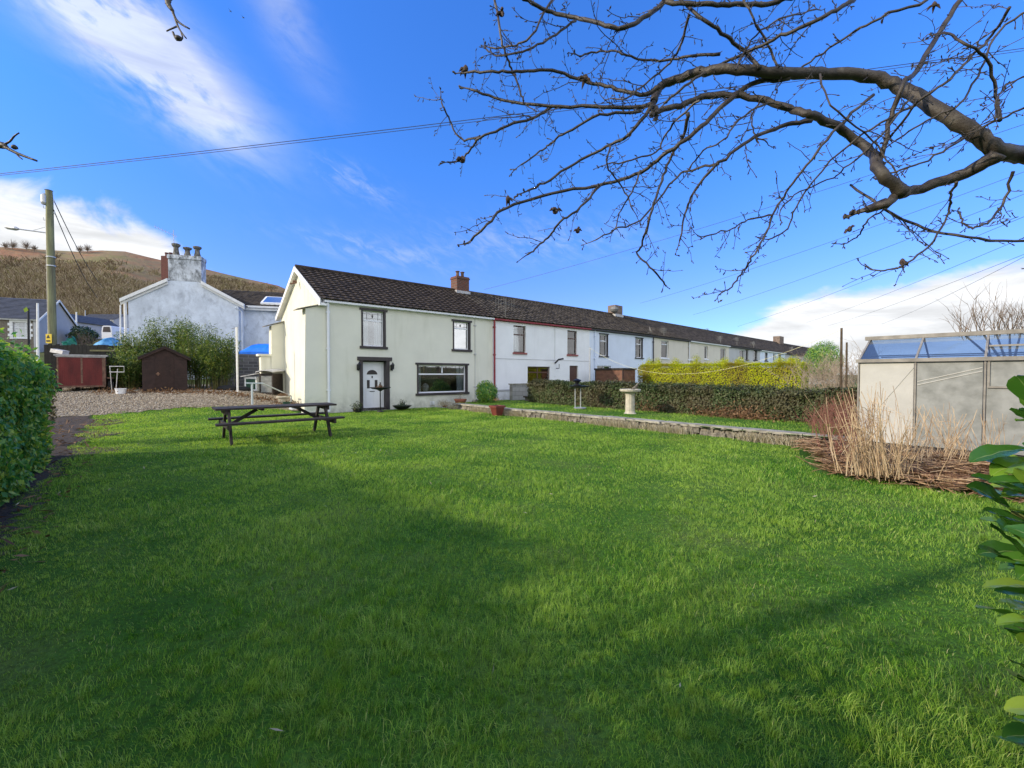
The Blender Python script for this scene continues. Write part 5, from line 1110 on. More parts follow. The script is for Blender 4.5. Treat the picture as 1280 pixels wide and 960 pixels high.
# far yard: nets, tarpaulins, van
q = at(86, 425, 34); k = MB(); vs = []; n = 8
for i in range(n+1):
    for j in range(4):
        f = i/n; vs.append((at(78+14*f, 430, 34).x, 34+.25*math.sin(i*1.7+j), at(80, 433-(13*(.35+.65*f))*j/3, 34).z))
k.add(vs, [(i*4+j, (i+1)*4+j, (i+1)*4+j+1, i*4+j+1) for i in range(n) for j in range(3)]); k.add([(x, y+.05, z) for x, y, z in vs], [(i*4+j, i*4+j+1, (i+1)*4+j+1, (i+1)*4+j) for i in range(n) for j in range(3)]); tag(obj('green_netting', k, M['green_net'], P=(q.x, 34, 2), fix=False), 'green garden netting hung beyond the telegraph pole', 'netting')
q0, q1 = at(118, 432, 33), at(150, 432, 33); k = MB(); nx, ny = 14, 6; vs = []
for i in range(nx+1):
    for j in range(ny+1):
        f, g_ = i/nx, j/ny; h = at(130, 421, 33).z-q0.z; x = q0.x+(q1.x-q0.x)*f; zz = q0.z-.5+(h+.5)*math.sin(math.pi*min(1, max(0, f*.95+.03)))**.45*math.sin(math.pi*(g_*.9+.05))**.5*(1-.35*ss(.45, .6, f)); vs.append((x, 32.5+2*g_, zz+.05*math.sin(i*2.1+j*3)))
k.add(vs, [(i*(ny+1)+j, (i+1)*(ny+1)+j, (i+1)*(ny+1)+j+1, i*(ny+1)+j+1) for i in range(nx) for j in range(ny)]); tag(obj('blue_tarpaulin', k, M['tarp2'], P=(q0.x, 33, q0.z), smooth=True), 'faded blue tarpaulin heaped over something beyond the board fence', 'tarpaulin')
a, b = at(127, 420, 48), at(139, 420, 48); z0, z1 = a.z, at(127, 407, 48).z; Fv = frame((a.x, 48, 0), .1); vw = b.x-a.x; vn = thing('white_van', 'small white van parked below the distant row of houses', 'van', (a.x+vw/2, 48, z0-.4))
k = MB(); k.prism(lambda x, b_, z: Fv(x, b_, z), [(0, z0-.3), (vw, z0-.3), (vw, z0+.5), (vw*.93, z1-.1), (vw*.8, z1), (vw*.2, z1), (vw*.07, z1-.1), (0, z0+.5)], 0, 3.2); obj('body', k, M['white'], vn)
k = MB(); k.prism(lambda x, b_, z: Fv(x, b_, z), [(vw*.12, z0+.45), (vw*.88, z0+.45), (vw*.8, z1-.12), (vw*.2, z1-.12)], -.02, .01); obj('windscreen', k, M['dark'], vn)
for x in (.12, .88): k = MB(); c = Fv(vw*x, .3, z0-.2); ax = Fv(1, 0, 0)-Fv(0, 0, 0); k.tube([c-ax*.1, c+ax*.1], .3, 12); obj('wheel', k, M['rubber'], vn)

# ---- overhead wires
top = V((pt.x+.28, PY, pt.z-.2))
farR = V((30, 9.0, 0))
A0, A1 = at(-60, 224, 15), at(1340, 50, 15); 
wire('overhead_cable', at(-60, 223.5, 15), at(1340, 52, 15), .15, .011, M['cable'], 'upper of the twin black cables crossing the sky behind the bare branches', 'cable', 'overhead wires')
wire('overhead_cable', at(-60, 225.5, 15), at(1340, 55, 15), .17, .009, M['cable'], 'lower of the twin black cables crossing the sky behind the bare branches', 'cable', 'overhead wires')
WP = 12.0; pole_x = at(1400, 200, WP).x
ends = [((605, 362), 24, 115), ((800, 379), 33, 170), ((866, 393.6), 37, 195), ((922, 408), 42, 221), ((1008, 403), 52, 246), ((1035, 407), 55, 270), ((1102, 405), 48, 258)]
labs = ['highest service wire running down toward the orange brick chimney', 'service wire running down to the grey chimney past the blue white house', 'service wire meeting the roofline over the beige houses', 'fourth service wire down, meeting the roofline before the square chimney', 'fifth service wire down, crossing the right cloud bank', 'sixth service wire down, crossing the cloud above the greenhouse gable', 'steepest service wire crossing the cloud above the greenhouse']
for (e, Y, yy), lab in zip(ends, labs):
    Q = at(1400, yy, WP); wire('service_wire', at(e[0], e[1], Y), Q, .25, .008, M['cable'], lab, 'wire', 'service wires fanning across the sky')
k = MB(); zt_ = at(1400, 95, WP).z; k.tube([(pole_x, WP, -.2), (pole_x, WP, zt_)], [.16, .12], 10); tag(obj('wire_pole', k, M['wood_pole'], P=(pole_x, WP, 0)), 'wooden pole carrying the fan of service wires', 'pole')
for (a, b, lab) in (((68, 252), (130, 360), 'upper dropping wire from the telegraph pole toward the white gable house'), ((67, 262), (122, 372), 'lower dropping wire from the telegraph pole toward the white gable house')):
    wire('drop_wire', at(a[0], a[1], PY), at(b[0], b[1], 40), .5, .02, M['cable'], lab, 'wire', 'wires dropping from the telegraph pole')
# two far birds
for px, py, lab in ((288, 14, 'left one of two tiny dark birds in the sky'), (304, 22, 'right one of two tiny dark birds in the sky')):
    q = at(px, py, 40); k = MB(); k.tube([q+V((-.10, 0, 0)), q, q+V((.12, 0, .0))], [.01, .04, .008], 6); k.add([q+V((0, .02, 0)), q+V((-.05, .25, .08)), q+V((.06, .02, 0)), q+V((-.05, -.25, .08))], [(0, 1, 2), (0, 2, 3)]); tag(obj('bird', k, M['black'], P=q), lab, 'bird', 'birds in the sky')
# ------------------------------------------------------------------ plants
def nz3(P, f=1.0, ph=0.0):
    x, y, z = P[:, 0]*f+ph, P[:, 1]*f+ph*1.3, P[:, 2]*f
    return (np.sin(x*1.7+1.3*np.sin(y*1.1+z))+np.sin(y*2.3+1.1*np.sin(z*1.9+x))+np.sin(z*2.9+1.7*np.sin(x*.8+y*1.2)))/3
def hedge(name, label, o, dirv, L, T, h0, h1, zb, n, lf, m, bump_=.14, group=None, core=.20, stemm=None, cat='hedge', top_n=1.0, deep=.12, nm='foliage', shoots=.04, shooth=.06):
    """leafy wall: o = near lower corner, dirv along, thickness T to its left, height h0..h1"""
    o = V(o); dirv = V(dirv).normalized(); B = V((-dirv.y, dirv.x, 0)); root = thing(name, label, cat, (o.x, o.y, zb), group)
    per = [T*L*top_n, L*(h0+h1)/2, L*(h0+h1)/2*.6, T*(h0+h1)/2, T*(h0+h1)/2]; per = np.array(per)/sum(per); f = RNG.choice(5, n, p=per)
    u, v = RNG.uniform(0, 1, n), RNG.uniform(0, 1, n); a = np.where(f == 3, 0, np.where(f == 4, 1, u)); hh = h0+(h1-h0)*a
    b = np.select([f == 0, f == 1, f == 2], [v, 0*v, 0*v+1], u); z = np.where(f == 0, 1.0, v)
    nb = np.select([f == 1, f == 2], [-1.0, 1.0], 0); na = np.select([f == 3, f == 4], [-1.0, 1.0], 0); nz = np.where(f == 0, 1.0, 0.15)
    # round the shoulders
    rb = (b-.5)*2; shr = 1-.10*np.clip(np.abs(rb), 0, 1)**4*np.ones(n); z = z*shr
    Da, Db = np.array(dirv)[None], np.array(B)[None]
    P = np.array([o.x, o.y, zb])[None]+Da*(a*L)[:, None]+Db*(b*T)[:, None]; P[:, 2] += z*hh
    Nn = Da*na[:, None]+Db*nb[:, None]; Nn[:, 2] += nz; Nn = unit(Nn)
    off = nz3(P, 1.6, o.x)*bump_+nz3(P, 4.3, o.y)*bump_*.5-np.abs(RNG.normal(0, deep, n)); P += Nn*off[:, None]; P[:, 2] = np.maximum(P[:, 2], zb+.02)
    m_ = int(n*shoots); a2 = RNG.uniform(0, 1, m_); b2 = RNG.uniform(.05, .95, m_); P2 = np.array([o.x, o.y, zb])[None]+Da*(a2*L)[:, None]+Db*(b2*T)[:, None]; amp = .5+.5*np.sin(a2*L*2.3+1.7*np.sin(a2*L*.9)); P2[:, 2] += h0+(h1-h0)*a2-.05+RNG.exponential(shooth, m_)*amp
    P = np.concatenate([P, P2]); Nn = np.concatenate([Nn, RNG.normal(0, 1, (m_, 3))])
    leaves(nm, P, Nn, lf[0], lf[1], m, root)
    k = MB(); c = core; Fh = lambda a_, b_, z_: o+dirv*a_+B*b_+V((0, 0, zb-o.z+z_)); nseg = max(2, int(L/.6))
    for i in range(nseg):
        a0, a1 = L*i/nseg, L*(i+1)/nseg; a0 = max(a0, c); a1 = min(a1, L-c); hm = h0+(h1-h0)*(i+.5)/nseg
        if a1 > a0: k.fbox(Fh, a0, a1-.001, c+.02*math.sin(i*3), T-c, .0, hm-c*1.1+.03*math.sin(i*5))
    for i in range(int(L*5)):
        a_ = random.uniform(0, L); b_ = random.uniform(.05, .3); k.tube([Fh(a_, b_+.1, 0), Fh(a_+random.uniform(-.15, .15), b_, random.uniform(.3, .8)*h0)], [.012, .004], 4)
    obj('stems', k, stemm or M['stem'], root); return root
# near-left hedge; runs on past the photographer and shades the lawn
def hedge_g(*a, **k): return hedge(*a, **k)
def hedgeL(s0, L, n, lf, lab, h0, h1, m, **kw):
    # thickness must point away from the lawn (-D): walk along +G so that B = -D
    q = C0+D*(-6.6)+G*(s0-L); return hedge('evergreen_hedge', lab, (q.x, q.y, 0), G, L, 1.5, h1, h0, .02, n, lf, m, bump_=.18, core=.26, group='hedges along the left side', **kw)
hedgeL(-5.9, 7.5, 60000, (.085, .05), 'tall glossy green hedge along the left edge of the lawn', 1.74, 1.92, M['privet'], shoots=.09, shooth=.16)
hedgeL(-13.5, 9.5, 16000, (.12, .07), 'tall hedge continuing behind the photographer', 1.6, 1.8, M['privet'], shoots=.22, shooth=.35)
# brown shrub showing at the end of it
def blob(name, label, c, r, n, lf, m, stemm=None, cat='shrub', group=None, hollow=.55, stems=10, nm='foliage', zs=1.0, bumpy=.25):
    c = V(c); root = thing(name, label, cat, (c.x, c.y, c.z-r[2]), group); u = unit(RNG.normal(0, 1, (n, 3))); rad = RNG.uniform(hollow, 1, n)**.6
    rad = rad*(1+bumpy*nz3(u, 2.6, c.x)); P = u*rad[:, None]*np.array(r)[None]+np.array(c)[None]; P[:, 2] = np.maximum(P[:, 2], c.z-r[2]*.98)
    leaves(nm, P, u, lf[0], lf[1], m, root); k = MB()
    for i in range(stems):
        a = random.uniform(0, 6.28); q = c+V((math.cos(a)*r[0]*.7*random.random(), math.sin(a)*r[1]*.7*random.random(), r[2]*random.uniform(0, .75))); b = V((c.x+(q.x-c.x)*.2, c.y+(q.y-c.y)*.2, c.z-r[2])); k.tube([b, (b+q)/2+V((random.uniform(-.1, .1)*r[0], 0, 0)), q], [.03*r[2], .02*r[2], .006*r[2]], 5)
    obj('stems', k, stemm or M['stem'], root); return root
q = at(61, 455, 8.9); blob('brown_shrub', 'brown withered shrub at the far end of the tall left hedge', (q.x-.35, q.y, .95), (.30, .4, .72), 1500, (.09, .04), leafmat('brown_withered', [(.06, .05, .02), (.12, .09, .04), (.16, .14, .05), (.05, .07, .02)], .7, .2))
# dark evergreen hedge at the back right (follows the edge of the strip)
def segs_hedge(name, lab, pts, T, h, zb, n, lf, m, **kw):
    pass
q = C0+D*8.95+G*(-15.6); hedge('evergreen_hedge', 'waist high dull green hedge dividing the garden on the right', (q.x, q.y, 0), G, 12.6, 1.15, .88, 1.00, .2, 62000, (.075, .045), M['olive'], bump_=.13, core=.2)
# yellow green conifer hedge
c0 = at(1000, 454, 19.2); c1 = at(797, 457, 25.6); dv = V((c1.x-c0.x, c1.y-c0.y, 0)); Lc = dv.length; dv.normalize(); Bv = V((-dv.y, dv.x, 0))
off = -Bv*1.3; hz = c0.z
hedge('conifer_hedge', 'bright yellow green clipped conifer hedge behind the dark hedge', (c0.x+off.x, c0.y+off.y, 0), dv, Lc, 1.3, hz, at(800, 456.5, 25.6).z, .05, 60000, (.075, .03), M['conifer'], bump_=.035, core=.2, deep=.06)
for i, px in enumerate((812, 822, 845, 870, 905, 925, 975, 992)):
    Y = 25.8-(px-797)/203*6.3; q = at(px, 452, Y+.8)
    blob('conifer_tip', ['shaggy conifer tip rising above the left end of the clipped yellow hedge', 'second shaggy conifer tip from the left above the yellow hedge', 'third shaggy conifer tip from the left above the yellow hedge', 'tallest shaggy conifer tip above the yellow hedge', 'conifer tip just right of the middle of the yellow hedge', 'low conifer tip on the right half of the yellow hedge', 'next to last conifer tip at the right end of the yellow hedge', 'last conifer tip at the right end of the yellow hedge'][i], (q.x, q.y, 2.05), (.30, .30, .42+.16*(i == 3)-.08*(i > 3)), 900, (.08, .025), M['conifer'], group='untrimmed conifer tips above the yellow hedge', hollow=.2, stems=3)
q = at(1029, 446, 30); blob('round_shrub', 'rounded green shrub at the far end of the terrace', (q.x, 30, q.z-.3), (1.15, 1.15, 1.35), 9000, (.12, .045), M['privet'], bumpy=.1)
q = at(608, 493, 19.4); blob('round_bush', 'round leafy green bush against the cottage by the red downpipe', (q.x, 19.4, .64), (.50, .50, .56), 3400, (.085, .045), M['privet'], bumpy=.12, hollow=.5)
# brush beyond the dark hedge
def twigs(mb, p, d, L, r, lvl, spread=.5, up=.15, kids=4, n=3):
    pts = [V(p)]; d = V(d).normalized(); seg = 4
    for i in range(seg):
        d = (d+V((random.gauss(0, .13), random.gauss(0, .13), random.gauss(0, .1)+up*.2))).normalized(); pts.append(pts[-1]+d*L/seg)
    mb.tube(pts, [r*(1-.75*i/seg) for i in range(seg+1)], n, cap=False)
    if lvl > 0:
        for i in range(kids):
            f = random.uniform(.2, 1); j = min(seg-1, int(f*seg)); q = pts[j]+(pts[j+1]-pts[j])*(f*seg-j); ax = V((random.gauss(0, 1), random.gauss(0, 1), random.gauss(0, 1)+up)).normalized()
            twigs(mb, q, d+ax*spread*1.6, L*random.uniform(.35, .65), r*.55, lvl-1, spread, up, kids, n)
def bareshrub(name, label, c, h, w, n, m, lvl=2, r=.015, cat='shrub', group=None, kids=4):
    c = V(c); k = MB()
    for i in range(n):
        a = random.uniform(0, 6.28); rr = w*random.random()**.5; b = c+V((math.cos(a)*rr*.6, math.sin(a)*rr*.6, 0)); twigs(k, b, V((math.cos(a)*.35*rr/w, math.sin(a)*.35*rr/w, 1)), h*random.uniform(.6, 1), r, lvl, kids=kids)
    o = obj(name, k, m, P=c, fix=False); return tag(o, label, cat, group)
bark2 = mat('pale_brown_twig', (.15, .11, .08), .85, .3, 8); redtw = mat('reddish_twig', (.17, .07, .05), .8, .35, 8); greytw = mat('grey_tan_twig', (.24, .19, .14), .85, .3, 8)
for i, (px, Y, h) in enumerate(((1018, 17, 1.75), (1036, 15.5, 1.8), (1052, 16.5, 1.7), (1069, 14, 1.75), (1085, 15, 1.7))):
    q = at(px, 470, Y); bareshrub('bare_shrub', ['leftmost grey leafless shrub beyond the dark hedge', 'second grey leafless shrub from the left beyond the dark hedge', 'grey leafless shrub behind the thin posts', 'grey leafless shrub touching the greenhouse corner', 'grey leafless shrub half hidden by the greenhouse'][i], (q.x, Y, .1), h, .9, 16, greytw, 2, .014, group='leafless shrubs beyond the dark hedge', kids=5)
# red brown bramble in front of the hedge end
for i, (px, py, h, w) in enumerate(((1030, 552, .72, .55), (1048, 570, .8, .5), (1060, 548, .85, .5))):
    q = gnd(px, py, .1); bareshrub('red_bramble', ['leftmost red brown bramble at the lawn corner', 'red brown bramble nearest the lawn in front of the reeds', 'red brown bramble against the end of the dark hedge'][i], q, h, w, 22, redtw, 2, .007, group='red brown brambles by the reed bed', kids=5)
# dead bracken at the foot of the dark hedge
for i, (px, y, w) in enumerate(((690, 505, .9), (812, 515, .8), (888, 521, 1.0), (925, 525, 1.0))):
    q = gnd(px, y, .22); c = V((q.x+.25, q.y+.25, .2)); n = 1300; P = np.stack([RNG.normal(0, w*.42, n), RNG.normal(0, .18, n), np.abs(RNG.normal(0, .16, n))], 1); Q = np.outer(P[:, 0], np.array(G))+np.outer(P[:, 1], np.array(D)); Q[:, 2] += P[:, 2]; Q += np.array(c)[None]
    leaves('dead_bracken', Q, RNG.normal(0, 1, (n, 3)), .10, .03, M['dead'], None, P=c, label=['russet dead bracken at the hedge foot behind the red pot', 'russet dead bracken at the hedge foot right of the bird bath', 'widest patch of russet dead bracken under the dark hedge', 'rightmost patch of russet dead bracken under the dark hedge'][i], cat='bracken', group='dead bracken under the hedge')
# bleached grass along the low wall
def stalks(name, P, h, w, lean, m, parent=None, seed=0, **kw):
    n = len(P); th = RNG.uniform(0, 6.28, n); hh = h*RNG.uniform(.45, 1.15, n); ln = RNG.uniform(.0, 1, n)*lean*hh; la = RNG.uniform(0, 6.28, n); ww = w*RNG.uniform(.6, 1.3, n)
    sx, sy = np.cos(th)*ww*.5, np.sin(th)*ww*.5; bx, by = np.cos(la)*ln, np.sin(la)*ln; x, y, z = P[:, 0], P[:, 1], P[:, 2]
    A = np.stack([x-sx, y-sy, z], 1); B = np.stack([x+sx, y+sy, z], 1); Cc = np.stack([x+bx*.4-sx*.8, y+by*.4-sy*.8, z+hh*.55], 1); Dd = np.stack([x+bx*.4+sx*.8, y+by*.4+sy*.8, z+hh*.55], 1); E = np.stack([x+bx, y+by, z+hh*(1-.15*ln/np.maximum(hh, .01))], 1)
    return npobj(name, np.stack([A, B, Cc, Dd, E], 1).reshape(-1, 3), 5, [(0, 1, 3, 2), (2, 3, 4)], RNG.uniform(0, 1, n), m, parent, **kw)
n = 9000; s_ = RNG.uniform(-14.6, -1.6, n); keep = (np.sin(s_*3.1)+np.sin(s_*1.3+2)+RNG.normal(0, .5, n)) > -.1; s_ = s_[keep]; n = len(s_); t_ = 4.66+.30*np.clip((-4-s_)/10, 0, 1)+RNG.normal(0, .06, n)
P = np.array(C0)[None]+np.outer(t_, np.array(D))+np.outer(s_, np.array(G)); P[:, 2] = 0
stalks('bleached_grass', P, .25, .010, 1.2, M['palegrass'], label='tufts of bleached dead grass along the foot of the low stone wall', cat='dry grass', kind='stuff')
# reeds
def reedclump(lab, t, s, w, n, h, lean):
    c = C0+D*t+G*s+V((0, 0, .12)); P = np.array(c)[None]+np.outer(RNG.normal(0, w, n), np.array(D))+np.outer(RNG.normal(0, w, n), np.array(G)); k = MB()
    L = V((RNG.uniform(-1, 1), RNG.uniform(-1, 1), 0))*.25+V((-.10, 0, 0))*lean
    for p in P:
        hh = h*random.uniform(.3, 1.1); r = random.uniform(.0025, .0062); d = (V((random.gauss(0, .13), random.gauss(0, .13), 1))+L*1.0).normalized(); pts = [V(p)]
        for j in range(5): d = (d+V((random.gauss(0, .06), random.gauss(0, .06), -.02))).normalized(); pts.append(pts[-1]+d*hh/5)
        if random.random() < .28:       # snapped stalk
            d = V((random.gauss(0, 1), random.gauss(0, 1), random.uniform(-.9, .2))).normalized(); pts = pts[:random.randint(3, 5)]; pts += [pts[-1]+d*hh*.18, pts[-1]+d*hh*.36+V((0, 0, -.03))]
        k.tube(pts, [r*(1-.5*j/len(pts)) for j in range(len(pts))], 4, cap=False)
        if random.random() < .45:
            q = pts[-2]; d = V((random.gauss(0, 1), random.gauss(0, 1), random.uniform(-.2, .8))).normalized(); k.tube([q, q+d*.06, q+d*.11+V((0, 0, -.02))], [.0018, .0015, .001], 3, cap=False)
    o = obj('reed_clump', k, strawst, P=c, fix=False); tag(o, lab, 'reeds', 'dead reed clumps in front of the greenhouse')
strawst = mat('tan_reed_stalk', (.36, .22, .12), .7, .35, 14, c2=(.66, .50, .31), stretch=(1, 1, .25))
RC = [('leftmost dense golden reed clump leaning at the greenhouse corner', 3.7, -14.8, .16, 90, 1.30, .9), ('tall reed clump just in front of the whitewashed panel', 3.45, -15.2, .15, 60, 1.15, .5), ('thin reed clump before the middle of the whitewashed panel', 3.5, -15.9, .16, 34, .95, 0), ('reed clump at the seam between white and frosted panels', 3.5, -16.6, .15, 30, .95, -.2), ('reed clump before the frosted panel', 3.6, -17.2, .16, 44, 1.0, -.3), ('rightmost reed clump near the glossy laurel', 4.2, -18.4, .13, 34, .95, 0)]
for i, a in enumerate(RC):
    pass
def tsat(px, py, z=.1):
    p = gnd(px, py, z); return ts(p.x, p.y)
for i, (px, py, w, n_, h_, l_) in enumerate(((1088, 590, .14, 120, 1.18, 2.0), (1108, 590, .17, 62, .98, .8), (1135, 578, .18, 40, .92, 0), (1176, 580, .18, 40, .85, -.3), (1198, 576, .12, 40, .9, -.2), (1236, 583, .09, 34, .85, 0))):
    t_, s_ = tsat(px, py, .15); reedclump(RC[i][0], t_, s_, w, n_, h_, l_)
def strawbed():
    k = MB(); k.tube
    n = 11000; t = RNG.uniform(2.3, 5.3, n); s = RNG.uniform(-19.6, -14.5, n); lo = 2.25+2.4*np.clip((s+15.6)/1.1, 0, 1); ok = t > lo+RNG.normal(0, .1, n); t, s = t[ok], s[ok]; n = len(t)
    bumpz = .06+.16*np.exp(-((t-3.7)/.9)**2)*(.6+.4*np.sin(s*2.1)); P = np.array(C0)[None]+np.outer(t, np.array(D))+np.outer(s, np.array(G)); P[:, 2] = bumpz+RNG.uniform(-.05, .09, n)
    a = RNG.uniform(0, 6.28, n); L = RNG.uniform(.15, .55, n); dx = np.stack([np.cos(a)*L, np.sin(a)*L, RNG.normal(0, .12, n)*L], 1); w = np.stack([-np.sin(a)*.004, np.cos(a)*.004, np.full(n, .003)], 1); up = np.array([0, 0, .03])
    V4 = np.stack([P-dx/2-w, P-dx/2+w, P+up*L[:, None]+w, P+up*L[:, None]-w, P+dx/2+w, P+dx/2-w], 1).reshape(-1, 3)
    return npobj('fallen_straw', V4, 6, [(0, 1, 2, 3), (3, 2, 4, 5)], RNG.uniform(0, 1, n), M['strawlow'], label='flattened brown straw covering the bed in front of the greenhouse', cat='straw', kind='stuff')
strawbed()
n = 2200; t_ = RNG.uniform(-9.0, -6.0, n); s_ = RNG.uniform(-13, 2.0, n); Pq = np.array(C0)[None]+np.outer(t_, np.array(D))+np.outer(s_, np.array(G)); Pq[:, 2] = np.array([H(a, b) for a, b in Pq[:, :2]])+.015
leaves('twig_litter', Pq, np.array([0, 0, 1.])+RNG.normal(0, .3, (n, 3)), .13, .03, M['dead'], None, label='dead twigs and leaves on the bare soil beside the left hedge', cat='leaf litter', kind='stuff')
# bamboo
for i, (px, pyt, Y, rx, n) in enumerate(((172, 416, 21.5, .95, 8000), (214, 400, 22.2, 1.1, 11000), (244, 406, 21.4, 1.0, 8000), (272, 420, 20.9, .85, 8000), (160, 440, 20.3, .7, 4500))):
    top = at(px, pyt, Y).z; q = at(px, 450, Y); zb = H(q.x, Y); root = thing('bamboo', ['bamboo clump left of the dark shed', 'tallest bamboo clump rising behind the dark shed roof', 'bamboo clump behind the right side of the dark shed', 'bamboo clump right of the dark shed above the green bin', 'low yellowish bamboo clump beside the red trailer'][i], 'bamboo', (q.x, Y, zb), 'bamboo clumps behind the shed')
    k = MB(); tips = []
    for j in range(46):
        a = random.uniform(0, 6.28); rr = rx*.5*random.random()**.5; b = V((q.x+math.cos(a)*rr, Y+math.sin(a)*rr, zb)); hh = (top-zb)*random.uniform(.6, 1.05); ln = random.uniform(.1, .55)*rx; e = b+V((math.cos(a)*ln, math.sin(a)*ln, hh)); m_ = (b+e)/2+V((0, 0, hh*.08)); k.tube([b, m_, e], [.014, .011, .003], 4, cap=False); tips.append((b, m_, e))
    obj('canes', k, mat('bamboo_cane', (.14, .13, .04), .5, .3), root)
    pk = RNG.integers(0, len(tips), n); f = RNG.uniform(.15, 1, n)**.7; P = np.array([list(tips[a][0]*(1-g)**2+tips[a][1]*2*g*(1-g)+tips[a][2]*g*g) for a, g in zip(pk, f)]); P += RNG.normal(0, .16, (n, 3))*np.array([1, 1, .8])
    leaves('leaves', P, RNG.normal(0, 1, (n, 3))+np.array([0, 0, .7]), .15, .030, M['bamboo'], root, droop=.9)
# ferny weeds at the foot of bamboo and shed
n = 1600; x = RNG.uniform(-18, -9, n); y = 18.6+RNG.normal(0, .25, n)+.9*(x < -13.9)*0; P = np.stack([x, y, np.array([H(a, b) for a, b in zip(x, y)])+np.abs(RNG.normal(0, .08, n))], 1)
leaves('leaf_litter', P, RNG.normal(0, 1, (n, 3)), .10, .05, M['dead'], None, label='brown leaf litter along the back edge of the gravel drive', cat='leaf litter', kind='stuff')
# pollarded bare tree beyond the greenhouse
root = thing('bare_tree', 'leafless pollarded tree with upright shoots behind the greenhouse roof', 'tree', (15.6, 13.6, 0)); k = MB(); kk = MB(); base = V((15.8, 13.7, -.1)); 
k.tube([base, base+V((0, 0, 1.3)), base+V((.1, 0, 2.1))], [.10, .08, .06], 8)
for (px, py) in ((1205, 410), (1226, 405), (1245, 408), (1262, 404), (1276, 408)):
    q = at(px, py+8, 13.7); k.tube([base+V((.05, 0, 1.6)), (base+q)/2+V((0, 0, .8)), q], [.045, .035, .025], 6)
    for j in range(13): twigs(kk, q+V((random.uniform(-.15, .15), 0, random.uniform(-.2, .1))), V((random.gauss(0, .35), random.gauss(0, .3), 1)), random.uniform(.5, 1.15), .011, 1, .35, .3, 3)
obj('trunk', k, M['bark'], root); obj('crown', kk, bark2, root)
# green hedge blob in the far left
q = at(103, 417, 44); blob('far_bush', 'dark green bush below the distant row of houses', (q.x, 44, q.z-.2), (1.3, 1, .9), 2500, (.2, .12), M['laurel'])
for i, (px, py, Y) in enumerate(((100, 428, 40), (112, 427, 38))):
    q = at(px, py, Y); bareshrub('yard_shrub', ['brown leafless shrub beyond the fence, left one', 'brown leafless shrub beyond the fence, right one beside the blue tarpaulin'][i], (q.x, Y, H(q.x, Y)), 1.6, 1.0, 14, bark2, 2, .02, group='leafless shrubs beyond the fence')
# hillside scrub: bare tufts on the lower slopes
def scrub():
    segs = []; rnd = []
    n = 0; tries = 0
    while n < 10000 and tries < 60000:
        tries += 1; az = math.radians(random.uniform(-58, -24)); r = random.uniform(108, 240); x, y = r*math.sin(az), r*math.cos(az); f = (r-108)/132
        d = .95-.9*ss(.25, .85, f)+.35*math.sin(x*.09)*math.sin(y*.07+1)
        if random.random() > d: continue
        z = H(x, y); n += 1; h = random.uniform(1.2, 3.6)*(1-.35*f); c = random.random()
        for j in range(20):
            a = random.uniform(0, 6.28); w = random.uniform(.04, .09)*(1+f); ln = random.uniform(.15, .95)*h; hh = h*random.uniform(.2, .85)**1.1; bx, by = x+random.gauss(0, .25*h), y+random.gauss(0, .25*h)
            ex, ey = bx+math.cos(a)*ln, by+math.sin(a)*ln; px_, py_ = y/r*w, -x/r*w
            segs.append(((bx-px_, by-py_, z-.3), (bx+px_, by+py_, z-.3), (ex+px_*.5, ey+py_*.5, z+hh), (ex-px_*.5, ey-py_*.5, z+hh))); rnd.append(min(1, max(0, c+random.gauss(0, .15))))
    npobj('hillside_scrub', np.array(segs, float).reshape(-1, 3), 4, [(0, 1, 2, 3)], np.array(rnd), M['scrub'], label='leafless brown scrub and small trees covering the lower hillside', cat='scrub', kind='stuff')
scrub()
for i, (px, w) in enumerate(((11, 1.2), (20, 1.7), (37, 1.7), (47, 1.0), (104, 1.5), (113, 1.7), (68, .9))):
    az = math.atan((px-640)/FP); r = 248; x, y = r*math.sin(az), r*math.cos(az); z = H(x, y); root = thing('ridge_tree', ['leftmost small bare tree on the hill ridge', 'rounded bare tree second from the left on the ridge', 'tallest bare tree on the ridge left of the telegraph pole', 'low bare tree just left of the telegraph pole on the ridge', 'left one of the pair of bare trees on the ridge right of the pole', 'right one of the pair of bare trees on the ridge right of the pole', 'small bare tree just right of the telegraph pole on the ridge'][i], 'tree', (x, y, z), 'small bare trees along the hill ridge')
    k = MB(); k.tube([(x, y, z-.5), (x, y, z+w)], [.16, .08], 5); obj('trunk', k, greytw, root); k = MB()
    for j in range(140):
        a = random.uniform(0, 6.28); e = random.uniform(-.2, 1.4); L = w*random.uniform(.6, 1.4); d = V((math.cos(a)*math.cos(e), math.sin(a)*math.cos(e), math.sin(e))); b = V((x, y, z+w*random.uniform(.3, .9))); k.tube([b, b+d*L*.6, b+d*L+V((0, 0, .3))], [.035, .03, .015], 3, cap=False)
    obj('crown', k, greytw, root)

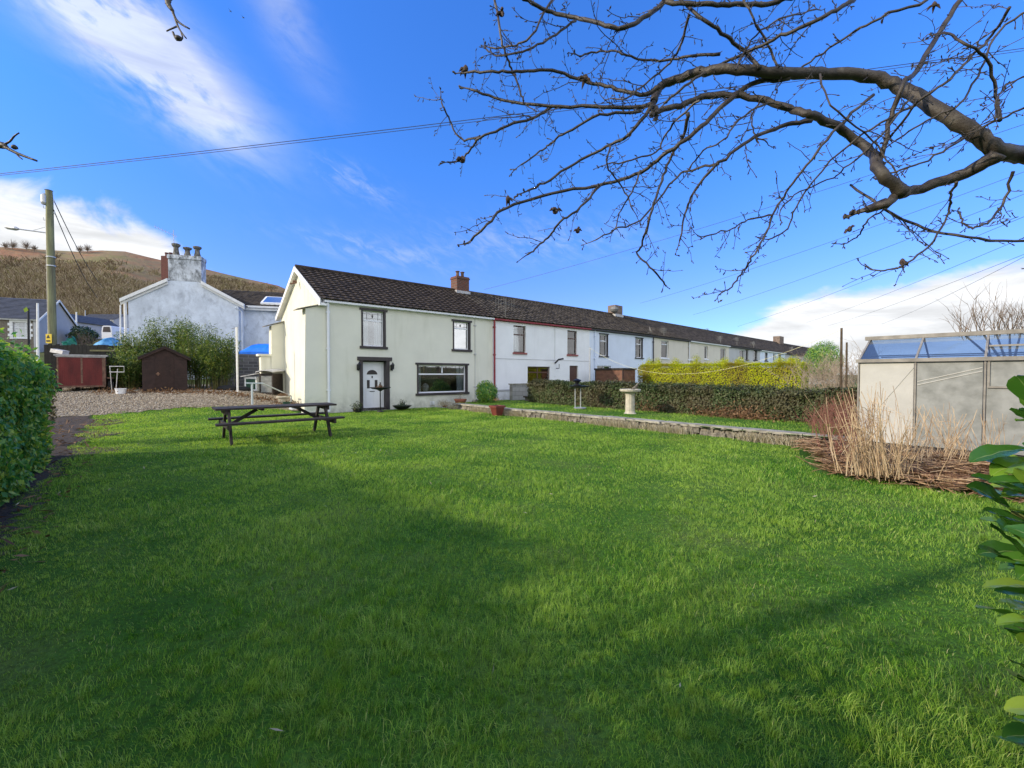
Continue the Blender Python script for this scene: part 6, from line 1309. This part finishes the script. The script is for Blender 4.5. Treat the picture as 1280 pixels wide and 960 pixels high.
# ---- laurel right beside the camera
def bigleaf(mb_l, base, d, nrm, L, W, curl):
    d = V(d).normalized(); nrm = (V(nrm)-d*V(nrm).dot(d)).normalized(); b = d.cross(nrm); rows = 8; vs = []
    for i in range(rows+1):
        f = i/rows; wv = W*.5*math.sin(math.pi*min(.988, max(.012, f))**1.35)**.68; c = base+d*L*f*(1-.08*f)+nrm*(-curl*L*f*f)
        for g in (-1, -.5, -.06, 0, .06, .5, 1): vs.append(c+b*wv*g+nrm*(abs(g)**1.3*wv*.28+.002*math.sin(f*17+g*5)))
    mb_l.append(vs)
def laurel():
    root = thing('laurel_shrub', 'large glossy leaved laurel at the right edge close to the camera', 'shrub', (1.75, 1.0, 0)); k = MB(); Ls = []
    stems = []
    for i in range(70):
        by = random.uniform(.6, 1.6); bx = by*1.22+random.uniform(.12, .75); th = random.uniform(0, 6.28)
        ty = by+random.uniform(-.15, .15); tx = max(bx+random.uniform(-.2, .2), 1.28*ty); u = tx/max(ty, .3)
        tz = random.uniform(.5, 1.45); stems.append((V((bx, by, -.05)), V((tx, ty, tz))))
    # shoots whose leaves reach into the picture
    for (px, py, Y) in ((1232, 600, 1.0), (1230, 668, .95), (1244, 560, .97), (1250, 530, 1.02), (1238, 720, .98), (1252, 790, .95), (1246, 690, 1.05), (1268, 640, .9), (1248, 760, 1.02), (1270, 700, .9), (1255, 625, .95), (1262, 880, 1.05), (1272, 780, .9), (1268, 940, 1.0), (1252, 850, 1.08), (1244, 655, 1.1), (1262, 512, 1.0), (1250, 575, .98), (1236, 618, 1.05), (1222, 640, 1.0), (1240, 700, .96), (1258, 660, 1.1), (1262, 742, .98), (1258, 800, 1.0), (1272, 860, .97), (1276, 920, .99), (1275, 540, 1.1), (1275, 610, .9)):
        t = at(px+22, py, Y); stems.append((V((t.x+.75, Y+random.uniform(-.05, .15), t.z-.35)), t))
    for a, b in stems:
        mid = (a+b)/2+V((.06, 0, -.03)); pts = smoothpath([a, mid, b], 6); k.tube(pts, [.010-.006*i/(len(pts)-1) for i in range(len(pts))], 6)
        n = 26; ph = random.uniform(0, 6.28)
        for j in range(n):
            f = 1-j*.036*(1+.2*random.random())*(.9/max(.5, (b-a).length)); 
            if f < .05: break
            q = pts[min(len(pts)-1, int(f*(len(pts)-1)))]+(V((0, 0, 0))); dd = (pts[-1]-pts[-3]).normalized(); an = ph+j*2.4; u = dd.orthogonal().normalized(); w = dd.cross(u); out = u*math.cos(an)+w*math.sin(an)
            ld = out*(.9 if j > 1 else .45)+dd*(.55 if j > 1 else .9)+V((-.15, 0, random.uniform(-.1, .15))); nr = V((random.gauss(-.15, .25), random.gauss(-.2, .25), 1))
            bigleaf(Ls, q, ld, nr, random.uniform(.105, .155), random.uniform(.044, .062), random.uniform(-.08, .34))
    A = np.array([[list(v) for v in l] for l in Ls]).reshape(-1, 3); F = [(r*7+c, r*7+c+1, (r+1)*7+c+1, (r+1)*7+c) for r in range(8) for c in range(6)]
    m = leafmat('laurel_leaf', [(.04, .13, .02), (.09, .23, .03), (.20, .36, .04), (.38, .50, .08)], .2, .38, .6)
    nt = m.node_tree; b = nt.nodes['Principled BSDF']; src = b.inputs['Base Color'].links[0].from_socket; ra = nt.nodes.new('ShaderNodeAttribute'); ra.attribute_name = 'rib'
    c2 = mixc(nt, ramp(nt, ra.outputs['Fac'], [(.35, (0, 0, 0)), (.9, (.8, .8, .8))]), src, (.34, .42, .14)); c2 = mixc(nt, ramp(nt, noise(nt, 22, 5, .6), [(.62, (0, 0, 0)), (.74, (.7, .7, .7))]), c2, (.16, .13, .04)); nt.links.new(c2, b.inputs['Base Color']); bump(nt, b, noise(nt, 60, 4), .25, .004)
    lo = npobj('leaves', A, 63, F, RNG.uniform(0, 1, len(Ls))**1.1, m, root, smooth=True); at_ = lo.data.attributes.new('rib', 'FLOAT', 'POINT'); at_.data.foreach_set('value', np.tile(np.array([0, 0, .3, 1, .3, 0, 0], np.float32), 9*len(Ls))); obj('stems', k, mat('green_laurel_stem', (.10, .12, .03), .6, .3), root, smooth=True); root.location.x += .04
laurel()

# ---- the bare fruit tree over the right of the picture
def fruit_tree():
    root = thing('fruit_tree', 'leafless fruit tree whose knobbly branches hang over the right half of the view', 'tree', (4.6, 2.0, 0))
    jn = at(1300, 196, 2.35); k = MB(); k.tube(smoothpath([(4.7, 1.9, -.1), (4.6, 2.0, .9), (4.3, 2.1, 1.8), (3.6, 2.25, 2.45), tuple(jn)], 6), [.16-.10*i/24 for i in range(25)], 12); obj('trunk', k, M['bark'], root, smooth=True)
    TW = MB(); KN = MB()
    def lim(name, pts, Y0, Y1, r0, r1, tw=1.0, own=True, ywob=.08):
        n = len(pts); W = []
        for i, (x, y) in enumerate(pts):
            Y = Y0+(Y1-Y0)*i/(n-1)+ywob*math.sin(i*1.9+x*.02); W.append(at(x, y, Y))
        P = smoothpath(W, 5); m = len(P); P = [p+V((random.gauss(0, .0035), random.gauss(0, .0035), random.gauss(0, .0035))) for p in P]
        mm = [(Y0+(Y1-Y0)*i/(m-1))/FP/2 for i in range(m)]; R = [(r0+(r1-r0)*(i/(m-1))**.46)*.72*mm[i]*(1+.05*math.sin(i*2.3)) for i in range(m)]
        kk = MB() if own else TW; kk.tube(P, R, 10 if r0 > 12 else 6)
        if own: obj('branch', kk, M['bark'], root, smooth=True)
        # spurs and twigs
        for i in range(1, m):
            seg = (P[i]-P[i-1]); L = seg.length; t = seg.normalized()
            cnt = int(L*22*tw*(1 if r0 < 14 else .45)+random.random())
            for _ in range(cnt):
                q = P[i-1]+seg*random.random(); o = V((random.gauss(0, 1), random.gauss(0, .8), random.gauss(0, 1))); o = (o-t*o.dot(t)).normalized(); d = (o+t*random.uniform(.1, .9)).normalized(); u = random.random()
                if u < .62: spur(q, d, random.uniform(.018, .055), .0021)
                elif u < .93: twig(q, d, random.uniform(.07, .20), .0024)
                else: twig(q, (d+t).normalized(), random.uniform(.2, .42), .0030)
        twig(P[-1], (P[-1]-P[-2]).normalized(), .09, R[-1]*.8)
        return P
    def spur(q, d, L, r):
        e = q+d*L; m_ = q+d*L*.5+V((random.gauss(0, .004), 0, random.gauss(0, .004))); TW.tube([q, m_, e], [r, r*.85, r*1.0], 4, cap=False); TW.tube([e-d*.003, e+d*.005, e+d*.013], [r*1.1, r*1.7, r*.3], 4)
        if random.random() < .35: 
            d2 = (d+V((random.gauss(0, .7), random.gauss(0, .7), random.gauss(0, .7)))).normalized(); TW.tube([m_, m_+d2*L*.5, m_+d2*L*.5+d2*.009], [r*.8, r*1.2, r*.2], 4, cap=False)
    def twig(q, d, L, r):
        pts = [q]; s = max(3, int(L/.035))
        for i in range(s): d = (d+V((random.gauss(0, .17), random.gauss(0, .17), random.gauss(0, .17)+.01))).normalized(); pts.append(pts[-1]+d*L/s)
        TW.tube(pts, [r*(1-.45*i/s) for i in range(s+1)], 4, cap=False)
        for i in range(1, s+1):
            if random.random() < .75:
                o = V((random.gauss(0, 1), random.gauss(0, 1), random.gauss(0, 1))).normalized(); spur(pts[i], (o+d*.6).normalized(), random.uniform(.008, .03), r*.72)
        TW.tube([pts[-1], pts[-1]+d*.006, pts[-1]+d*.014], [r*.7, r*1.2, r*.2], 4, cap=False)
    B = [
     ([(1300, 196), (1280, 193), (1249, 189), (1218, 166), (1168, 135), (1130, 112), (1091, 96), (1033, 92), (987, 92), (940, 88), (898, 87), (860, 94), (825, 109), (817, 128)], 2.35, 2.9, 36, 13, 1, True),
     ([(1249, 192), (1207, 216), (1153, 235), (1126, 243), (1107, 254), (1085, 262)], 2.36, 2.5, 26, 12, .6, True),
     ([(1128, 242), (1099, 212), (1091, 193), (1068, 173), (1030, 150), (1010, 142), (987, 135), (937, 121), (883, 121), (850, 132), (817, 140)], 2.45, 2.75, 22, 9, 1, True),
     ([(825, 109), (800, 118), (765, 108), (727, 101), (690, 88), (652, 89), (622, 90), (585, 90)], 2.9, 3.05, 9, 4, 1.2, True),
     ([(817, 131), (790, 133), (727, 133), (664, 131), (625, 124), (589, 112)], 2.9, 3.1, 9, 4, 1.1, True),
     ([(690, 133), (671, 145), (634, 157), (600, 172), (590, 185), (577, 199), (559, 204)], 3.0, 3.15, 6, 3, 1.2, True),
     ([(600, 172), (577, 174), (562, 150), (555, 135), (551, 120)], 3.1, 3.15, 4.5, 2.5, 1, False),
     ([(817, 128), (790, 165), (765, 180), (727, 199), (686, 225), (660, 240)], 2.9, 3.0, 8, 4, 1.1, True),
     ([(987, 97), (940, 105), (900, 135), (870, 165), (835, 190), (802, 214), (757, 230), (690, 242), (634, 259), (610, 280), (589, 300)], 2.6, 3.0, 11, 4, 1.1, True),
     ([(750, 232), (727, 259), (700, 278), (690, 292), (675, 305), (660, 319)], 2.85, 2.95, 5, 3, 1.1, True),
     ([(860, 140), (855, 168), (836, 202), (825, 232), (812, 270), (802, 307), (797, 319), (817, 337), (832, 356)], 2.7, 2.8, 7, 3, 1, True),
     ([(1014, 150), (976, 158), (937, 175), (898, 204), (870, 235), (858, 262), (850, 300)], 2.55, 2.7, 10, 3, 1, True),
     ([(898, 204), (870, 212), (845, 222), (800, 275), (772, 285), (745, 300)], 2.6, 2.8, 5, 2.5, .9, False),
     ([(1205, -30), (1199, 0), (1176, 38), (1145, 89), (1130, 104), (1114, 146), (1103, 193)], 2.7, 2.4, 8, 8, .8, True),
     ([(1091, 119), (1049, 158), (1014, 200), (987, 235), (970, 262), (958, 290), (940, 322), (929, 339), (915, 358), (902, 366)], 2.5, 2.6, 6, 2.5, 1.1, True),
     ([(1195, 227), (1188, 250), (1184, 270), (1160, 308), (1130, 331), (1105, 338), (1087, 337)], 2.35, 2.4, 5, 2.6, 1, True),
     ([(1268, 212), (1253, 254), (1238, 275), (1218, 285), (1205, 280), (1199, 266)], 2.3, 2.3, 5.5, 3, .8, False),
     ([(1064, 231), (1107, 262), (1145, 281), (1207, 297), (1280, 302), (1330, 300)], 2.6, 2.3, 3.5, 5, .5, True),
     ([(880, -20), (845, -5), (832, 0), (810, 19), (780, 34), (750, 30), (720, 22), (690, 15), (660, 0), (640, -14)], 2.6, 2.9, 12, 6, 1.1, True),
     ([(617, -20), (619, 0), (626, 45), (633, 70), (641, 90), (652, 120), (656, 130)], 2.9, 3.0, 6, 3, 1.2, False),
     ([(700, -15), (690, 0), (664, 45), (640, 58), (615, 60)], 2.9, 3.0, 5, 3, 1.2, False),
     ([(720, 25), (690, 45), (660, 62), (625, 70), (608, 62)], 2.9, 3.0, 4.5, 3, 1.1, False),
     ([(900, 68), (860, 71), (830, 76), (802, 75), (780, 68), (765, 64), (740, 66), (724, 71)], 2.8, 2.95, 6, 3, 1.2, True),
     ([(802, 139), (750, 144), (709, 165), (690, 178), (679, 187), (652, 206)], 2.85, 3.0, 6, 2.6, 1.1, True),
     ([(1068, 0), (1040, 15), (1000, 35), (960, 52), (920, 72), (890, 85), (855, 108), (830, 130)], 2.4, 2.8, 8, 4, 1, True),
     ([(1160, 0), (1100, 22), (1060, 45), (1020, 72), (985, 95)], 2.4, 2.6, 5, 3, .6, True),
     ([(1010, -10), (960, 4), (920, 6), (880, 6), (832, 2)], 2.5, 2.7, 9, 8, .7, True),
     ([(950, 85), (930, 65), (908, 45), (880, 25), (860, 8), (845, -6)], 2.6, 2.7, 8, 5, 1, True),
     ([(1262, 10), (1240, 45), (1210, 75), (1180, 105), (1145, 130), (1120, 165)], 2.1, 2.4, 5, 4, .9, True),
     ([(1290, 130), (1250, 148), (1200, 175), (1160, 200), (1120, 215), (1095, 220)], 2.2, 2.5, 4, 3, .7, True),
     ([(1296, 5), (1250, 38), (1228, 85), (1200, 130), (1160, 150), (1120, 175)], 2.2, 2.4, 4.5, 3, .7, True),
     ([(1250, 150), (1246, 120), (1235, 75), (1205, 55), (1180, 40)], 2.2, 2.35, 7, 4, 1.3, True),
     ([(1150, 128), (1100, 155), (1050, 190), (1000, 250), (985, 285), (960, 300)], 2.5, 2.7, 4.5, 2.5, .8, True),
     ([(1140, 120), (1100, 170), (1062, 205), (1040, 222), (1000, 240), (975, 262)], 2.5, 2.6, 4, 2.2, .7, False),
     ([(975, 92), (962, 60), (945, 30), (930, 0), (920, -20)], 2.6, 2.6, 5, 3, 1.1, False),
     ([(920, 87), (940, 50), (975, 25), (1020, 12)], 2.6, 2.6, 4, 2.5, 1.1, False),
     ([(1025, 93), (1040, 130), (1090, 175), (1120, 215)], 2.4, 2.4, 3.5, 2.5, .9, False),
     ([(860, 20), (850, 60), (830, 85), (800, 110), (780, 125), (765, 122)], 2.7, 2.85, 5, 2.5, 1.1, False),
     ([(875, 125), (845, 150), (828, 175), (820, 190), (790, 200), (760, 205)], 2.7, 2.85, 4.5, 2.5, 1, False),
     ([(1000, 140), (960, 128), (925, 150), (905, 175), (880, 188), (862, 210)], 2.5, 2.7, 4.5, 2.5, 1, False),
     ([(955, 120), (940, 145), (945, 170), (960, 178)], 2.55, 2.6, 3.4, 2.2, 1, False),
     ([(800, 214), (790, 240), (776, 262), (770, 285)], 2.75, 2.8, 3.6, 2.2, 1.1, False),
     ([(765, 182), (758, 205), (778, 235), (792, 262)], 2.8, 2.8, 3.4, 2.2, 1, False),
     ([(1110, 260), (1085, 275), (1075, 292), (1066, 300), (1052, 306)], 2.5, 2.5, 3.4, 2.2, .9, False),
     ([(966, 268), (935, 275), (915, 285), (880, 296)], 2.55, 2.6, 3.6, 2.2, .9, False),
     ([(1281, 95), (1260, 105), (1245, 125), (1243, 150), (1200, 172)], 2.1, 2.3, 3.4, 2.4, .8, False)]
    for pts, Y0, Y1, r0, r1, tw, own in B: lim('branch', pts, Y0, Y1, r0, r1, tw, own)
    # cut stub
    k = MB(); a, b = at(1107, 254, 2.49), at(1084, 262, 2.5); k.tube([a, b], [.030, .022], 10); obj('cut_stub', k, M['bark'], root)
    obj('twigs', TW, M['bark'], root, fix=False)
    # withered fruits and curled leaves
    for (px, py, Y) in ((627, 16, 2.95), (635, 248, 2.95), (722, 288, 2.9), (1062, 286, 2.5), (1128, 327, 2.38), (578, 199, 3.1), (582, 85, 3.05), (694, 263, 2.9), (1168, 5, 2.5), (732, 97, 2.95)):
        q = at(px, py, Y); s = random.uniform(.012, .022); KN.lathe(q-V((0, 0, s)), [(s*.2, -s*.3), (s*.8, 0), (s, s*.7), (s*.75, s*1.5), (s*.25, s*2.1)], 7, 1, .8)
        for j in range(3): d = V((random.gauss(0, 1), random.gauss(0, 1), random.gauss(-.4, .6))).normalized(); KN.tube([q, q+d*s*1.5, q+d*s*2.6+V((0, 0, -s))], [s*.4, s*.55, s*.1], 5)
    obj('withered_fruit', KN, mat('withered_dark_fruit', (.05, .032, .022), .8, .4, 60), root, kind='stuff')
fruit_tree()
# ---- second tree: only two twig ends show at the left
def lefttree():
    root = thing('left_tree', 'leafless tree of which only two twig tips show at the top left', 'tree', (-4.6, .3, 0)); k = MB()
    k.tube(smoothpath([(-4.6, .3, -.1), (-4.5, .4, 1.8), (-4.1, .7, 3.2), (-3.4, 1.1, 4.1)], 5), [.14-.006*i for i in range(16)], 10); obj('trunk', k, M['bark'], root, smooth=True)
    k = MB(); a = at(20, 183, 2.2); k.tube(smoothpath([(-4.4, .5, 2.1), (-3.6, 1.6, 2.75), tuple(at(-40, 172, 2.2)), tuple(at(2, 181, 2.2)), tuple(at(10, 186, 2.2))], 5), [.035-.0015*i for i in range(21)], 8)
    for P, r in (([(2, 182), (12, 177), (18, 170), (24, 166)], .006), ([(5, 183), (18, 190), (30, 195), (46, 201)], .009), ([(18, 190), (24, 196), (28, 199)], .004)):
        k.tube(smoothpath([at(x, y, 2.2) for x, y in P], 3), [r*(1-.05*i) for i in range(3*(len(P)-1)+1)], 6)
    q = at(18, 184, 2.2); k.lathe(q-V((0, 0, .01)), [(.006, 0), (.014, .006), (.012, .016), (.004, .022)], 7); obj('branch', k, M['bark'], root, smooth=True)
    k = MB(); k.tube(smoothpath([(-3.4, 1.1, 4.1), (-2.6, 1.7, 4.0), tuple(at(204, -45, 2.3)), tuple(at(209, 0, 2.3)), tuple(at(216, 14, 2.3))], 5), [.03-.0011*i for i in range(21)], 8)
    for P, r in (([(214, 10), (220, 24), (228, 31), (237, 36)], .007), ([(216, 14), (222, 32), (228, 42), (233, 48)], .006), ([(221, 33), (212, 37), (208, 39)], .005), ([(216, 40), (221, 50), (228, 48), (226, 40)], .006), ([(211, 0), (209, 6)], .012)):
        k.tube(smoothpath([at(x, y, 2.3) for x, y in P], 3), [r*(1-.05*i) for i in range(3*(len(P)-1)+1)], 6)
    q = at(223, 48, 2.3); k.lathe(q-V((0, 0, .012)), [(.004, 0), (.016, .008), (.015, .02), (.004, .026)], 7); obj('branch', k, M['bark'], root, smooth=True)
lefttree()

# ---- unseen trees added beyond the left hedge to cast soft shade on the lawn
for i, (t, s, h, w, n) in enumerate(((*ts(-9.2, -2.3), 5.0, 2.4, 4200), (*ts(-6.0, -4.4), 4.6, 2.2, 4600), (*ts(-13.5, -4.6), 5.8, 2.8, 2600), (*ts(-1.5, -5.0), 4.6, 2.3, 3600))):
    c = C0+D*t+G*s; root = thing('garden_tree', ['leafy tree over the left hedge beside the photographer', 'leafy tree behind the left hedge to the rear', 'tallest leafy tree beyond the left hedge', 'leafy tree right behind the photographer'][i], 'tree', (c.x, c.y, 0), 'trees beyond the left hedge')
    k = MB(); k.tube([(c.x, c.y, -.1), (c.x+.1, c.y, h*.4), (c.x, c.y+.1, h*.85)], [.12, .09, .03], 7)
    for j in range(9): a = j*.7; k.tube([(c.x, c.y, h*(.3+.05*j)), (c.x+math.cos(a*3)*w*.7, c.y+math.sin(a*3)*w*.7, h*(.5+.05*j))], [.04, .01], 5)
    obj('trunk', k, M['bark'], root); u = unit(RNG.normal(0, 1, (n, 3))); P = u*(np.abs(RNG.normal(0, .62, n))*(1+.35*nz3(u, 3, t)))[:, None]*np.array([w, w, h*.40])[None]+np.array([c.x, c.y, h*.6])[None]
    leaves('crown', P, u, .13, .07, M['privet'], root)

# fallen leaves and bits of twig on the grass
n = 160; x = RNG.uniform(-9, 7, n); y = RNG.uniform(1.2, 14, n); ok = np.array([inlawn(a, b) for a, b in zip(x, y)]); x, y = x[ok], y[ok]; n = len(x)
P = np.stack([x, y, np.array([H(a, b) for a, b in zip(x, y)])+RNG.uniform(.03, .065, n)], 1)
leaves('fallen_leaves', P, np.array([0, 0, 1.])+RNG.normal(0, .4, (n, 3)), .06, .012, M['palegrass'], None, label='a few bleached blades and leaf bits scattered over the lawn', cat='leaf litter', kind='stuff')
